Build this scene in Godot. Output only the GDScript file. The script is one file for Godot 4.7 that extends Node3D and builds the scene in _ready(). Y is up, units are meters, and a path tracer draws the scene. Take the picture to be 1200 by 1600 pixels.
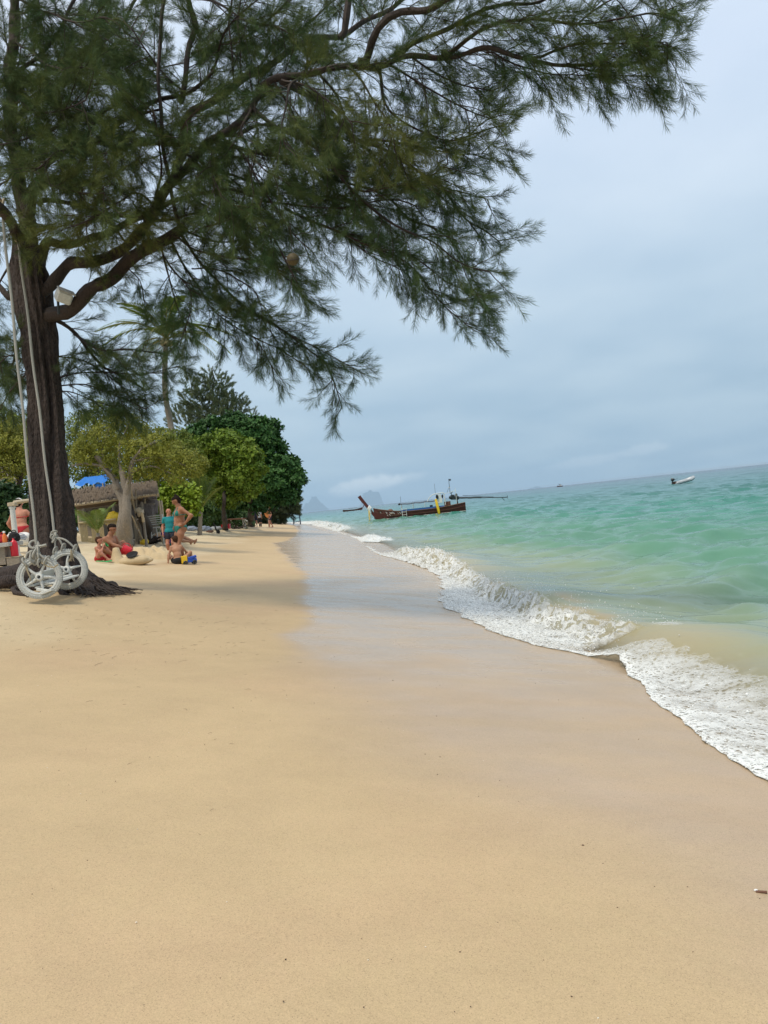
extends Node3D

var rng := RandomNumberGenerator.new()
var taken := {}
var noise_a := FastNoiseLite.new()
var noise_b := FastNoiseLite.new()
var noise_c := FastNoiseLite.new()
var M := {}
const UP := Vector3.UP


# ------------------------------------------------------------ mesh collector
class Shape:
	var v := PackedVector3Array()
	var c := PackedColorArray()
	var uv := PackedVector2Array()
	var ix := PackedInt32Array()
	var tint := Color.WHITE
	var tinted := false

	func put(p: Vector3, t := Vector2.ZERO) -> int:
		v.append(p)
		uv.append(t)
		c.append(tint)
		return v.size() - 1

	func tri(a: int, b: int, d: int) -> void:
		ix.append(a)
		ix.append(b)
		ix.append(d)

	func quad(a: int, b: int, d: int, e: int) -> void:
		ix.append_array(PackedInt32Array([a, b, d, a, d, e]))

	func face(a: Vector3, b: Vector3, d: Vector3) -> void:
		var n := v.size()
		put(a)
		put(b)
		put(d)
		tri(n, n + 1, n + 2)

	func face4(a: Vector3, b: Vector3, d: Vector3, e: Vector3) -> void:
		var n := v.size()
		put(a, Vector2(0, 0))
		put(b, Vector2(1, 0))
		put(d, Vector2(1, 1))
		put(e, Vector2(0, 1))
		quad(n, n + 1, n + 2, n + 3)

	# a tube along a polyline; uv.x runs round it, uv.y along it in metres
	func tube(pts: PackedVector3Array, rad: PackedFloat32Array, sides := 6, caps := true) -> void:
		var n := pts.size()
		var first := v.size()
		var along := 0.0
		var side := Vector3.ZERO
		for i in n:
			var t := (pts[mini(i + 1, n - 1)] - pts[maxi(i - 1, 0)]).normalized()
			if i == 0:
				side = t.cross(Vector3.UP if absf(t.y) < 0.9 else Vector3.RIGHT).normalized()
			else:
				along += pts[i].distance_to(pts[i - 1])
				side = (side - t * side.dot(t)).normalized()
			var up := side.cross(t)
			for k in sides + 1:
				var a := TAU * k / sides
				put(pts[i] + (side * cos(a) + up * sin(a)) * rad[i], Vector2(float(k) / sides, along))
		for i in n - 1:
			for k in sides:
				var a := first + i * (sides + 1) + k
				quad(a, a + sides + 1, a + sides + 2, a + 1)
		if caps:
			for e in 2:
				var at := first + (n - 1) * (sides + 1) * e
				var m := put(pts[(n - 1) * e])
				for k in sides:
					if e == 0:
						tri(m, at + k, at + k + 1)
					else:
						tri(m, at + k + 1, at + k)

	func rod(a: Vector3, b: Vector3, ra: float, rb := -1.0, sides := 6) -> void:
		tube(PackedVector3Array([a, b]), PackedFloat32Array([ra, ra if rb < 0.0 else rb]), sides)

	# box with its edges chamfered by e; t places it
	func box(t: Transform3D, size: Vector3, e := 0.01) -> void:
		var h := size / 2.0
		e = minf(e, minf(h.x, minf(h.y, h.z)) * 0.6)
		var p := {}
		for i in 8:
			var s := Vector3(1 if i & 1 else -1, 1 if i & 2 else -1, 1 if i & 4 else -1)
			for ax in 3:
				var q := Vector3(h.x, h.y, h.z)
				for o in 3:
					if o != ax:
						q[o] -= e
				p[[i, ax]] = t * (q * s)
		var o := t.origin
		for ax in 3:
			var b1 := 1 << ((ax + 1) % 3)
			var b2 := 1 << ((ax + 2) % 3)
			for sgn in 2:
				var k := (1 << ax) * sgn
				out4(p[[k, ax]], p[[k | b1, ax]], p[[k | b1 | b2, ax]], p[[k | b2, ax]], o)
			var ax1 := (ax + 1) % 3
			var ax2 := (ax + 2) % 3
			for i in 4:
				var k := (b1 if i & 1 else 0) | (b2 if i & 2 else 0)
				var k2 := k | (1 << ax)
				out4(p[[k, ax1]], p[[k2, ax1]], p[[k2, ax2]], p[[k, ax2]], o)
		for i in 8:
			out3(p[[i, 0]], p[[i, 1]], p[[i, 2]], o)

	# faces turned away from o
	func out3(a: Vector3, b: Vector3, d: Vector3, o: Vector3) -> void:
		if (d - a).cross(b - a).dot((a + b + d) / 3.0 - o) >= 0.0:
			face(a, b, d)
		else:
			face(a, d, b)

	func out4(a: Vector3, b: Vector3, d: Vector3, e: Vector3, o: Vector3) -> void:
		if (d - a).cross(b - a).dot((a + b + d + e) / 4.0 - o) >= 0.0:
			face4(a, b, d, e)
		else:
			face4(a, e, d, b)

	func ball(t: Transform3D, rings := 8, segs := 12, top := 0.0, bottom := 1.0) -> void:
		var first := v.size()
		for i in rings + 1:
			var a := PI * lerpf(top, bottom, float(i) / rings)
			for k in segs + 1:
				var b := TAU * k / segs
				put(t * Vector3(sin(a) * cos(b), cos(a), sin(a) * sin(b)), Vector2(float(k) / segs, float(i) / rings))
		for i in rings:
			for k in segs:
				var a := first + i * (segs + 1) + k
				quad(a, a + 1, a + segs + 2, a + segs + 1)

	# profile of (radius, height) turned round y
	func lathe(t: Transform3D, profile: Array, segs := 16) -> void:
		var first := v.size()
		for i in profile.size():
			for k in segs + 1:
				var b := TAU * k / segs
				put(t * Vector3(profile[i].x * cos(b), profile[i].y, profile[i].x * sin(b)), Vector2(float(k) / segs, float(i)))
		for i in profile.size() - 1:
			for k in segs:
				var a := first + i * (segs + 1) + k
				quad(a, a + segs + 1, a + segs + 2, a + 1)

	# torus round the axis y of t
	func ring(t: Transform3D, big: float, small: float, segs := 32, sides := 8, squash := 1.0) -> void:
		var first := v.size()
		for i in segs + 1:
			var a := TAU * i / segs
			for k in sides + 1:
				var b := TAU * k / sides
				var q := big + small * cos(b)
				put(t * Vector3(q * cos(a), small * squash * sin(b), q * sin(a)), Vector2(float(i) / segs, float(k) / sides))
		for i in segs:
			for k in sides:
				var a := first + i * (sides + 1) + k
				quad(a, a + sides + 1, a + sides + 2, a + 1)

	func grid(nx: int, ny: int, at: Callable) -> void:
		var first := v.size()
		for j in ny + 1:
			for i in nx + 1:
				var a := float(i) / nx
				var b := float(j) / ny
				put(at.call(a, b), Vector2(a, b))
		for j in ny:
			for i in nx:
				var a := first + j * (nx + 1) + i
				quad(a, a + 1, a + nx + 2, a + nx + 1)

	func mesh(flat := false) -> ArrayMesh:
		var arrays := []
		arrays.resize(Mesh.ARRAY_MAX)
		var nv := PackedVector3Array()
		if flat:
			var fv := PackedVector3Array()
			var fc := PackedColorArray()
			var fu := PackedVector2Array()
			for i in range(0, ix.size(), 3):
				var a := v[ix[i]]
				var b := v[ix[i + 1]]
				var d := v[ix[i + 2]]
				var n := (d - a).cross(b - a).normalized()
				for k in 3:
					fv.append(v[ix[i + k]])
					fc.append(c[ix[i + k]])
					fu.append(uv[ix[i + k]])
					nv.append(n)
			arrays[Mesh.ARRAY_VERTEX] = fv
			arrays[Mesh.ARRAY_TEX_UV] = fu
			if tinted:
				arrays[Mesh.ARRAY_COLOR] = fc
		else:
			nv.resize(v.size())
			for i in range(0, ix.size(), 3):
				var a := v[ix[i]]
				var n := (v[ix[i + 2]] - a).cross(v[ix[i + 1]] - a)
				nv[ix[i]] += n
				nv[ix[i + 1]] += n
				nv[ix[i + 2]] += n
			for i in nv.size():
				nv[i] = nv[i].normalized()
			arrays[Mesh.ARRAY_VERTEX] = v
			arrays[Mesh.ARRAY_TEX_UV] = uv
			arrays[Mesh.ARRAY_INDEX] = ix
			if tinted:
				arrays[Mesh.ARRAY_COLOR] = c
		arrays[Mesh.ARRAY_NORMAL] = nv
		var m := ArrayMesh.new()
		m.add_surface_from_arrays(Mesh.PRIMITIVE_TRIANGLES, arrays)
		return m


# ------------------------------------------------------------ naming and tagging
func numbered(called: String) -> String:
	var n: int = taken.get(called, 0)
	taken[called] = n + 1
	return called if n == 0 else "%s_%03d" % [called, n]


func thing(called: String, label: String, category: String, at := Vector3.ZERO, turn := 0.0, group := "") -> Node3D:
	var o := Node3D.new()
	o.name = numbered(called)
	add_child(o)
	o.position = at
	o.rotation.y = turn
	return tag(o, label, category, group)


func tag(o: Node3D, label: String, category := "", group := "", kind := "") -> Node3D:
	o.set_meta("label", label)
	if category:
		o.set_meta("category", category)
	if group:
		o.set_meta("group", group)
	if kind:
		o.set_meta("kind", kind)
	return o


func obj(called: String, s, m: Material, parent: Node3D = self, flat := false) -> MeshInstance3D:
	var o := MeshInstance3D.new()
	o.name = numbered(called) if parent == self else sub_name(called, parent)
	o.mesh = s.mesh(flat) if s is Shape else s
	o.material_override = m
	parent.add_child(o, true)
	return o


func sub_name(called: String, parent: Node) -> String:
	if not parent.has_node(NodePath(called)):
		return called
	var n := 1
	while parent.has_node(NodePath("%s_%03d" % [called, n])):
		n += 1
	return "%s_%03d" % [called, n]


func scatter(called: String, m: Mesh, mat: Material, places: Array[Transform3D], colors: PackedColorArray, parent: Node3D = self) -> MultiMeshInstance3D:
	var mm := MultiMesh.new()
	mm.transform_format = MultiMesh.TRANSFORM_3D
	mm.use_colors = colors.size() > 0
	mm.mesh = m
	mm.instance_count = places.size()
	for i in places.size():
		mm.set_instance_transform(i, places[i])
		if mm.use_colors:
			mm.set_instance_color(i, colors[i])
	var o := MultiMeshInstance3D.new()
	o.name = numbered(called) if parent == self else sub_name(called, parent)
	o.multimesh = mm
	o.material_override = mat
	o.set_meta("kind", "stuff")
	parent.add_child(o, true)
	return o


func dup(root: Node3D, at: Vector3, turn: float, label: String) -> Node3D:
	var r: Node3D = root.duplicate()
	r.name = numbered(String(root.name).rstrip("0123456789").trim_suffix("_"))
	add_child(r)
	r.position = at
	r.rotation.y = turn
	r.set_meta("label", label)
	return r


# ------------------------------------------------------------ materials; colours are linear values
func lin(r: float, g: float, b: float, a := 1.0) -> Color:
	var k := Color(r, g, b).linear_to_srgb()
	k.a = a
	return k


func mat(called: String, r: float, g: float, b: float, rough := 0.8, shine := 0.5) -> StandardMaterial3D:
	var m := StandardMaterial3D.new()
	m.resource_name = called
	m.albedo_color = lin(r, g, b)
	m.roughness = rough
	m.metallic_specular = shine
	M[called] = m
	return m


func tinted(called: String, rough := 0.8, shine := 0.5) -> StandardMaterial3D:
	var m := mat(called, 1, 1, 1, rough, shine)
	m.vertex_color_use_as_albedo = true
	return m


func noise_map(freq: float, size: int, ramp: Array, octaves := 4, kind := FastNoiseLite.TYPE_SIMPLEX_SMOOTH) -> NoiseTexture2D:
	var n := FastNoiseLite.new()
	n.noise_type = kind
	n.frequency = freq
	n.fractal_octaves = octaves
	n.seed = 7
	var t := NoiseTexture2D.new()
	t.width = size
	t.height = size
	t.seamless = true
	t.noise = n
	if ramp:
		var g := Gradient.new()
		g.offsets = PackedFloat32Array()
		g.colors = PackedColorArray()
		var off := PackedFloat32Array()
		var col := PackedColorArray()
		for k in ramp.size():
			off.append(float(k) / (ramp.size() - 1))
			col.append(ramp[k])
		g.offsets = off
		g.colors = col
		t.color_ramp = g
	return t


# grain: the colour of m varies between lo and hi times its own, and its surface is uneven
func grain(m: StandardMaterial3D, scale: Vector3, lo: float, hi: float, relief := 0.0, freq := 0.02) -> StandardMaterial3D:
	m.albedo_texture = noise_map(freq, 256, [Color(lo, lo, lo).linear_to_srgb(), Color(hi, hi, hi).linear_to_srgb()])
	m.uv1_triplanar = true
	m.uv1_scale = scale
	if relief > 0.0:
		m.heightmap_enabled = true
		m.heightmap_texture = noise_map(freq * 1.3, 256, [])
		m.heightmap_scale = relief
	return m


# ------------------------------------------------------------ small helpers
func r(a: float, b: float) -> float:
	return rng.randf_range(a, b)


func any_dir() -> Vector3:
	var y := r(-1, 1)
	var a := r(0, TAU)
	var q := sqrt(1.0 - y * y)
	return Vector3(q * cos(a), y, q * sin(a))


func facing(dir: Vector3, roll := 0.0) -> Basis:
	# y axis along dir
	var y := dir.normalized()
	var x := y.cross(Vector3(0.31, 0.12, 0.94)).normalized()
	if x.length() < 0.5:
		x = y.cross(Vector3.RIGHT).normalized()
	var z := x.cross(y)
	return Basis(x, y, z) * Basis(Vector3.UP, roll)


func smooth_line(pts: Array, step: float) -> PackedVector3Array:
	var out := PackedVector3Array()
	var n := pts.size()
	for i in n - 1:
		var p0: Vector3 = pts[maxi(i - 1, 0)]
		var p1: Vector3 = pts[i]
		var p2: Vector3 = pts[i + 1]
		var p3: Vector3 = pts[mini(i + 2, n - 1)]
		var m := maxi(1, int(ceil(p1.distance_to(p2) / step)))
		for k in m:
			out.append(p1.cubic_interpolate(p2, p0, p3, float(k) / m))
	out.append(pts[n - 1])
	return out


func taper(n: int, a: float, b: float, power := 1.0) -> PackedFloat32Array:
	var out := PackedFloat32Array()
	for i in n:
		out.append(lerpf(a, b, pow(float(i) / maxi(1, n - 1), power)))
	return out


func table(t: PackedFloat32Array, z: float) -> float:
	# pairs (z, value), z falling
	var n := t.size() / 2
	if z >= t[0]:
		return t[1]
	for i in range(1, n):
		if z >= t[2 * i]:
			var k := (z - t[2 * i]) / (t[2 * i - 2] - t[2 * i])
			return lerpf(t[2 * i + 1], t[2 * i - 1], k)
	return t[2 * n - 1]


# ------------------------------------------------------------ the lie of the land: shoreline and height of the sand
func shore(z: float) -> float:
	if z >= -300.0:
		return 2.6 + 0.075 * z - 0.00042 * z * z
	return -57.7 + 0.327 * (z + 300.0)


func height(x: float, z: float) -> float:
	var s := shore(z) - x
	var h := 0.06 + 0.14 * s
	if s > 7.0:
		h += 0.05 * (s - 7.0)
	var t := maxf(0.5 - absf(h - 2.1), 0.0) / 0.5
	h = minf(h, 2.1) - t * t * 0.125
	return maxf(h, -3.0) + 0.2 * exp(-(pow(x + 4.9, 2) + pow(z + 10.3, 2)) / 6.5)


func on_sand(x: float, z: float, up := 0.0) -> Vector3:
	return Vector3(x, height(x, z) + up, z)


func _ready() -> void:
	rng.seed = 20240611
	noise_a.seed = 3
	noise_a.noise_type = FastNoiseLite.TYPE_SIMPLEX_SMOOTH
	noise_a.fractal_octaves = 3
	noise_a.frequency = 1.0
	noise_b.seed = 11
	noise_b.noise_type = FastNoiseLite.TYPE_SIMPLEX_SMOOTH
	noise_b.fractal_octaves = 1
	noise_b.frequency = 1.0
	noise_c.seed = 5
	noise_c.noise_type = FastNoiseLite.TYPE_CELLULAR
	noise_c.cellular_return_type = FastNoiseLite.RETURN_DISTANCE2_SUB
	noise_c.fractal_type = FastNoiseLite.FRACTAL_NONE
	noise_c.frequency = 1.0
	# camera
	var cam := Camera3D.new()
	cam.name = "camera"
	cam.position = Vector3(0, 1.85, 0)
	cam.rotation_degrees = Vector3(-0.57, 0, -6.0)
	cam.fov = 67.38
	cam.near = 0.1
	cam.far = 400000.0
	add_child(cam)
	cam.current = true
	# overcast daylight: the sky, and a sun blurred by cloud high on the left
	var env := Environment.new()
	env.background_mode = Environment.BG_SKY
	env.sky = Sky.new()
	env.sky.sky_material = overcast_sky()
	env.sky_rotation = Vector3(0, PI, 0)
	env.tonemap_mode = Environment.TONE_MAPPER_LINEAR
	env.tonemap_exposure = 1.18
	# sea air
	env.fog_enabled = true
	env.fog_density = 0.000015
	env.fog_light_color = Color(0.78, 0.90, 1.0)
	env.sdfgi_enabled = true
	env.ssao_enabled = true
	env.ssil_enabled = true
	var we := WorldEnvironment.new()
	we.name = "daylight"
	we.environment = env
	add_child(we)
	var sun := DirectionalLight3D.new()
	sun.name = "sun"
	sun.light_color = Color(1.0, 0.95, 0.86)
	sun.light_energy = 0.62
	sun.light_angular_distance = 10.0
	sun.shadow_enabled = true
	sun.rotation_degrees = Vector3(-62, -35, 0)
	add_child(sun)
	make_materials()
	build_sand()
	build_sea()
	build_far_land()
	build_big_tree()
	build_swing()
	build_background_trees()
	build_camp()
	build_people()
	build_boats()
	build_litter()


# the cloud layer: bands of grey blue, with small white heaps low over the sea all the way round
func overcast_sky() -> PanoramaSkyMaterial:
	var w := 1024
	var h := 512
	var n := FastNoiseLite.new()
	n.seed = 21
	n.noise_type = FastNoiseLite.TYPE_SIMPLEX_SMOOTH
	n.fractal_octaves = 5
	n.frequency = 1.0
	var low := [Color(0.385, 0.52, 0.625), Color(0.42, 0.555, 0.665), Color(0.48, 0.605, 0.725), Color(0.565, 0.67, 0.815), Color(0.72, 0.79, 0.89), Color(0.92, 0.95, 1.0)]
	var els := [0.0, 5.0, 14.0, 26.0, 45.0, 90.0]
	var im := Image.create(w, h, false, Image.FORMAT_RGBF)
	for y in h:
		var el := 90.0 - (y + 0.5) / h * 180.0
		var base := Color(0.3, 0.3, 0.28)
		if el > 0.0:
			var k := 0
			while k < 4 and el > els[k + 1]:
				k += 1
			base = low[k].lerp(low[k + 1], (el - els[k]) / (els[k + 1] - els[k]))
		for x in w:
			var q := base
			if el > -1.0:
				var az := ((x + 0.5) / w - 0.5) * TAU
				var e := deg_to_rad(maxf(el, 0.0))
				# the layer is flat: look it up where the line of sight meets it
				var d := 1.0 / (sin(e) + 0.12)
				var p := Vector2(sin(az), cos(az)) * cos(e) * d
				var f := n.get_noise_2d(p.x * 0.9, p.y * 0.9) + 0.5 * n.get_noise_2d(p.x * 0.3 + 40.0, p.y * 0.3)
				q = Color(base.r * (1.0 + 0.20 * f), base.g * (1.0 + 0.14 * f), base.b * (1.0 + 0.09 * f))
			im.set_pixel(x, y, q)
	im.resize(2048, 1024, Image.INTERPOLATE_CUBIC)
	# low heaps of cloud: azimuth, elevation, width and height in degrees
	var heaps := [[-1.2, 1.45, 3.4, 0.85], [1.7, 1.7, 2.2, 0.5], [15.0, 1.5, 3.0, 0.5], [19.0, 1.9, 2.0, 0.5], [-14.0, 1.6, 4.0, 0.8], [38.0, 1.8, 4.0, 0.7], [60.0, 1.5, 5.0, 0.8], [-40.0, 1.7, 4.0, 0.9], [95.0, 1.8, 5.0, 0.9], [130.0, 1.5, 4.0, 0.8], [170.0, 1.8, 5.0, 0.9], [-80.0, 1.6, 4.0, 0.8], [-120.0, 1.7, 4.0, 0.9], [-150.0, 1.5, 4.0, 0.8]]
	for b in heaps:
		for y in range(int((90.0 - b[1] - 2.5) / 180.0 * 1024), int((90.0 - b[1] + 2.0) / 180.0 * 1024)):
			var el := 90.0 - (y + 0.5) / 1024.0 * 180.0
			for x in range(int((b[0] - b[2] - 1.0 + 180.0) / 360.0 * 2048), int((b[0] + b[2] + 1.0 + 180.0) / 360.0 * 2048)):
				var az := (x + 0.5) / 2048.0 * 360.0 - 180.0
				var u: float = (az - b[0]) / b[2]
				# rises to the right like a drifting plume
				var v: float = (el - b[1] - 0.35 * u * b[3]) / b[3]
				var f := n.get_noise_2d(az * 0.9 + 7.0, el * 1.6) * 0.5 + n.get_noise_2d(az * 3.0, el * 4.0) * 0.3 + 0.1
				var edge := 1.0 - u * u - (v * v if v > 0.0 else v * v * 2.2) + f * 0.9
				var k := smoothstep(0.15, 0.75, edge) * (0.75 if b[3] > 0.6 else 0.3)
				if k > 0.0 and el > 0.05:
					im.set_pixel(posmod(x, 2048), y, im.get_pixel(posmod(x, 2048), y).lerp(Color(0.92, 0.97, 0.98), k))
	var sky := PanoramaSkyMaterial.new()
	sky.panorama = ImageTexture.create_from_image(im)
	return sky


func make_materials() -> void:
	tinted("paint", 0.6)
	tinted("leaf", 0.55, 0.4)
	M.leaf.backlight_enabled = true
	M.leaf.backlight = Color(0.5, 0.5, 0.5)
	tinted("needle", 0.7, 0.3)
	M.needle.backlight_enabled = true
	M.needle.backlight = Color(0.35, 0.35, 0.35)
	grain(mat("skin", 0.43, 0.225, 0.135, 0.55, 0.4), Vector3(3, 3, 3), 0.88, 1.05)
	grain(mat("skin_tan", 0.34, 0.155, 0.085, 0.5, 0.4), Vector3(3, 3, 3), 0.88, 1.05)
	grain(mat("skin_pink", 0.48, 0.21, 0.135, 0.55, 0.4), Vector3(3, 3, 3), 0.88, 1.05)
	mat("hair_dark", 0.018, 0.012, 0.009, 0.75, 0.2)
	mat("hair_brown", 0.06, 0.03, 0.018, 0.75, 0.2)
	mat("eye", 0.02, 0.015, 0.012, 0.2)
	mat("lip", 0.36, 0.13, 0.10, 0.5)
	mat("bikini_green", 0.008, 0.16, 0.13, 0.7)
	mat("cloth_teal", 0.01, 0.22, 0.24, 0.85)
	mat("cloth_navy", 0.012, 0.014, 0.026, 0.85)
	mat("cloth_black", 0.010, 0.010, 0.011, 0.85)
	mat("cloth_red", 0.45, 0.012, 0.022, 0.7)
	mat("cloth_grey", 0.30, 0.32, 0.34, 0.85)
	mat("cloth_white", 0.75, 0.74, 0.71, 0.85)
	mat("cloth_purple", 0.07, 0.025, 0.20, 0.85)
	grain(mat("cloth_blue_grey", 0.24, 0.28, 0.36, 0.9), Vector3(4, 4, 4), 0.75, 1.2)
	grain(mat("cloth_peach", 0.62, 0.40, 0.24, 0.9), Vector3(9, 9, 9), 0.6, 1.2)
	mat("plastic_red", 0.62, 0.014, 0.03, 0.3)
	mat("plastic_green", 0.02, 0.36, 0.10, 0.3)
	mat("plastic_blue", 0.015, 0.07, 0.42, 0.35)
	mat("plastic_yellow", 0.80, 0.52, 0.02, 0.4)
	mat("plastic_orange", 0.75, 0.18, 0.03, 0.35)
	grain(mat("tarp_yellow", 0.82, 0.56, 0.03, 0.5), Vector3(5, 5, 5), 0.8, 1.1)
	grain(mat("tarp_blue", 0.008, 0.17, 0.58, 0.5), Vector3(2, 2, 2), 0.8, 1.1)
	grain(mat("white_paint", 0.72, 0.73, 0.69, 0.55), Vector3(9, 9, 9), 0.62, 1.08, 0.15)
	grain(mat("white_rubber", 0.60, 0.62, 0.59, 0.7), Vector3(12, 12, 12), 0.45, 1.1, 0.2)
	grain(mat("rope", 0.46, 0.45, 0.40, 0.9), Vector3(30, 30, 30), 0.6, 1.1, 0.3)
	grain(mat("rope_tan", 0.46, 0.38, 0.25, 0.9), Vector3(30, 30, 30), 0.6, 1.1, 0.3)
	grain(mat("bark_dark", 0.066, 0.048, 0.041, 0.9), Vector3(4, 1.5, 4), 0.35, 1.6, 3.0, 0.025)
	grain(mat("bark_limb", 0.062, 0.046, 0.039, 0.9), Vector3(6, 3, 6), 0.5, 1.4, 1.0)
	grain(mat("bark_grey", 0.30, 0.255, 0.205, 0.9), Vector3(4, 2, 4), 0.55, 1.25, 1.5)
	grain(mat("bark_palm", 0.26, 0.22, 0.17, 0.9), Vector3(3, 9, 3), 0.6, 1.2, 0.8)
	grain(mat("twig", 0.055, 0.042, 0.03, 0.9), Vector3(9, 9, 9), 0.7, 1.2)
	grain(mat("wood_grey", 0.30, 0.26, 0.21, 0.85), Vector3(2, 14, 14), 0.55, 1.2, 0.3)
	grain(mat("wood_pale", 0.52, 0.43, 0.30, 0.85), Vector3(2, 12, 12), 0.7, 1.15, 0.3)
	grain(mat("wood_brown", 0.16, 0.075, 0.045, 0.8), Vector3(3, 9, 9), 0.6, 1.3, 0.3)
	grain(mat("wood_dark", 0.045, 0.034, 0.028, 0.85), Vector3(3, 9, 9), 0.6, 1.3, 0.3)
	grain(mat("bamboo", 0.52, 0.41, 0.22, 0.7), Vector3(14, 1.5, 14), 0.65, 1.15, 0.2)
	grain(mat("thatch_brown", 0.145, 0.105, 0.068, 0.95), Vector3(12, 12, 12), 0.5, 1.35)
	grain(mat("thatch_grey", 0.30, 0.26, 0.24, 0.95), Vector3(12, 12, 12), 0.55, 1.3)
	grain(mat("concrete", 0.42, 0.42, 0.40, 0.9), Vector3(4, 4, 4), 0.7, 1.1, 0.3)
	grain(mat("hull_red", 0.095, 0.017, 0.012, 0.45), Vector3(0.7, 5, 5), 0.6, 1.35)
	mat("hull_white", 0.7, 0.7, 0.66, 0.5)
	mat("slate_blue", 0.03, 0.055, 0.09, 0.7)
	mat("boat_blue", 0.02, 0.11, 0.32, 0.5)
	mat("steel_dark", 0.02, 0.025, 0.028, 0.4)
	mat("rubber_grey", 0.37, 0.40, 0.42, 0.5)
	mat("glass_dark", 0.02, 0.022, 0.025, 0.1)


# ------------------------------------------------------------ sand
func wet_line(z: float) -> float:
	# how far up the beach, measured from the shore, the last waves have left a film of water
	return table(PackedFloat32Array([2.0, 0.6, -2.0, 0.9, -3.5, 1.5, -4.2, 2.0, -5.0, 2.35, -6.6, 2.65, -8.6, 3.2, -9.3, 3.0, -10.3, 2.85, -12.0, 3.0, -17.2, 3.1, -22.0, 3.6, -29.0, 4.2, -33.0, 4.5, -36.0, 4.0, -45.0, 3.6, -60.0, 3.4]), z)


func build_sand() -> void:
	# maps in beach coordinates: across from 10 m inland to 3 m seaward, along from 3 m behind to 61 m ahead (denser near)
	var w := 512
	var h := 1024
	var col := Image.create(w, h, false, Image.FORMAT_RGB8)
	var rough := Image.create(w, h, false, Image.FORMAT_RGB8)
	for y in h:
		var q := (y + 0.5) / h
		var z := 3.0 - 64.0 * q * q
		var line := wet_line(z) + 0.16 * noise_a.get_noise_2d(z * 0.6, 3.0) + 0.05 * noise_a.get_noise_2d(z * 2.4, 9.0)
		var soft := lerpf(0.95, 0.2, smoothstep(-5.2, -8.6, z))
		for x in w:
			var s := 10.0 - 13.0 * (x + 0.5) / w
			var wx := shore(z) - s
			var wob := 0.2 * noise_a.get_noise_2d(wx * 0.5, z * 0.35)
			var wet := smoothstep(line + soft, line - soft * 0.6, s + wob * soft)
			wet *= 0.78 + 0.22 * noise_a.get_noise_2d(wx * 0.9 + 30.0, z * 2.2)
			# the damp, smooth lower beach and the drier sand above it
			var dry := smoothstep(5.5, 8.5, s + noise_a.get_noise_2d(wx * 0.4, z * 0.25) * 1.6)
			var blot := 1.0 + 0.07 * noise_a.get_noise_2d(wx * 0.35, z * 0.55 + 9.0) + 0.05 * noise_a.get_noise_2d(wx * 1.6, z * 2.6) + 0.03 * noise_a.get_noise_2d(wx * 6.0, z * 9.0)
			var c := Color(0.595, 0.448, 0.266).lerp(Color(0.74, 0.62, 0.42), dry)
			var pinkish := noise_a.get_noise_2d(wx * 0.25 + 50.0, z * 0.4)
			c = c.lerp(Color(0.56, 0.385, 0.245), clampf(pinkish, 0.0, 1.0) * 0.6)
			c = c.lerp(Color(0.53, 0.40, 0.275), wet)
			c *= blot
			col.set_pixel(x, y, c.linear_to_srgb())
			# the film has drained from the sand nearest us, which only stays damp
			var film := wet * lerpf(0.74, 1.15, smoothstep(-5.0, -9.5, z - 0.5 * (line - s) + 1.2 * noise_a.get_noise_2d(wx * 0.6, z * 0.4 + 70.0)))
			var ro := lerpf(0.80, 0.17, clampf(film, 0.0, 1.0))
			rough.set_pixel(x, y, Color(ro, ro, ro))
	var m := StandardMaterial3D.new()
	m.resource_name = "sand"
	m.albedo_texture = ImageTexture.create_from_image(col)
	m.roughness = 1.0
	m.roughness_texture = ImageTexture.create_from_image(rough)
	m.detail_enabled = true
	m.detail_blend_mode = BaseMaterial3D.BLEND_MODE_MUL
	m.detail_uv_layer = BaseMaterial3D.DETAIL_UV_2
	m.uv2_triplanar = true
	m.uv2_world_triplanar = true
	m.uv2_scale = Vector3(0.42, 0.42, 0.42)
	m.metallic_specular = 0.36
	# grains: fine light and dark specks with a few darker bits
	var g := Image.create(1024, 1024, false, Image.FORMAT_RGB8)
	var own := RandomNumberGenerator.new()
	own.seed = 99
	for y in 1024:
		for x in 1024:
			var k := own.randf()
			var b := 0.87 + 0.13 * own.randf()
			if k < 0.012:
				b = 0.55 + 0.25 * own.randf()
			elif k < 0.05:
				b = 0.8
			elif k > 0.985:
				b = 1.0
			g.set_pixel(x, y, Color(b, b * 0.995, b * 0.985))
	m.detail_albedo = ImageTexture.create_from_image(g)
	M["sand"] = m
	var s := Shape.new()
	var rows := PackedFloat32Array()
	var z := 8.0
	while z > -420.0:
		rows.append(z)
		z -= 0.05 + 0.014 * absf(z)
	var cols := PackedFloat32Array()
	var t := 140.0
	while t > -6.0:
		cols.append(t)
		t -= 0.06 + 0.02 * maxf(t - 3.0, 0.0)
	var nc := cols.size()
	for zz in rows:
		var sh := shore(zz)
		for ss in cols:
			var x := sh - ss
			var y := height(x, zz)
			if ss > -1.0:
				var rough_part := smoothstep(5.0, 9.0, ss)
				y += 0.012 * noise_b.get_noise_2d(x * 0.5, zz * 0.5) * smoothstep(1.0, 4.0, ss)
				y += rough_part * (0.035 * noise_a.get_noise_2d(x * 1.1, zz * 1.1) + 0.02 * noise_b.get_noise_2d(x * 3.5, zz * 3.5))
				if ss > 1.0 and zz > -14.0:
					y += 0.0022 * noise_b.get_noise_2d(x * 2.2, zz * 5.0)
			var q := sqrt(clampf((3.0 - zz) / 64.0, 0.0, 4.0))
			s.put(Vector3(x, y, zz), Vector2(clampf((10.0 - ss) / 13.0, 0.002, 0.998), clampf(q, 0.002, 0.998)))
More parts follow.
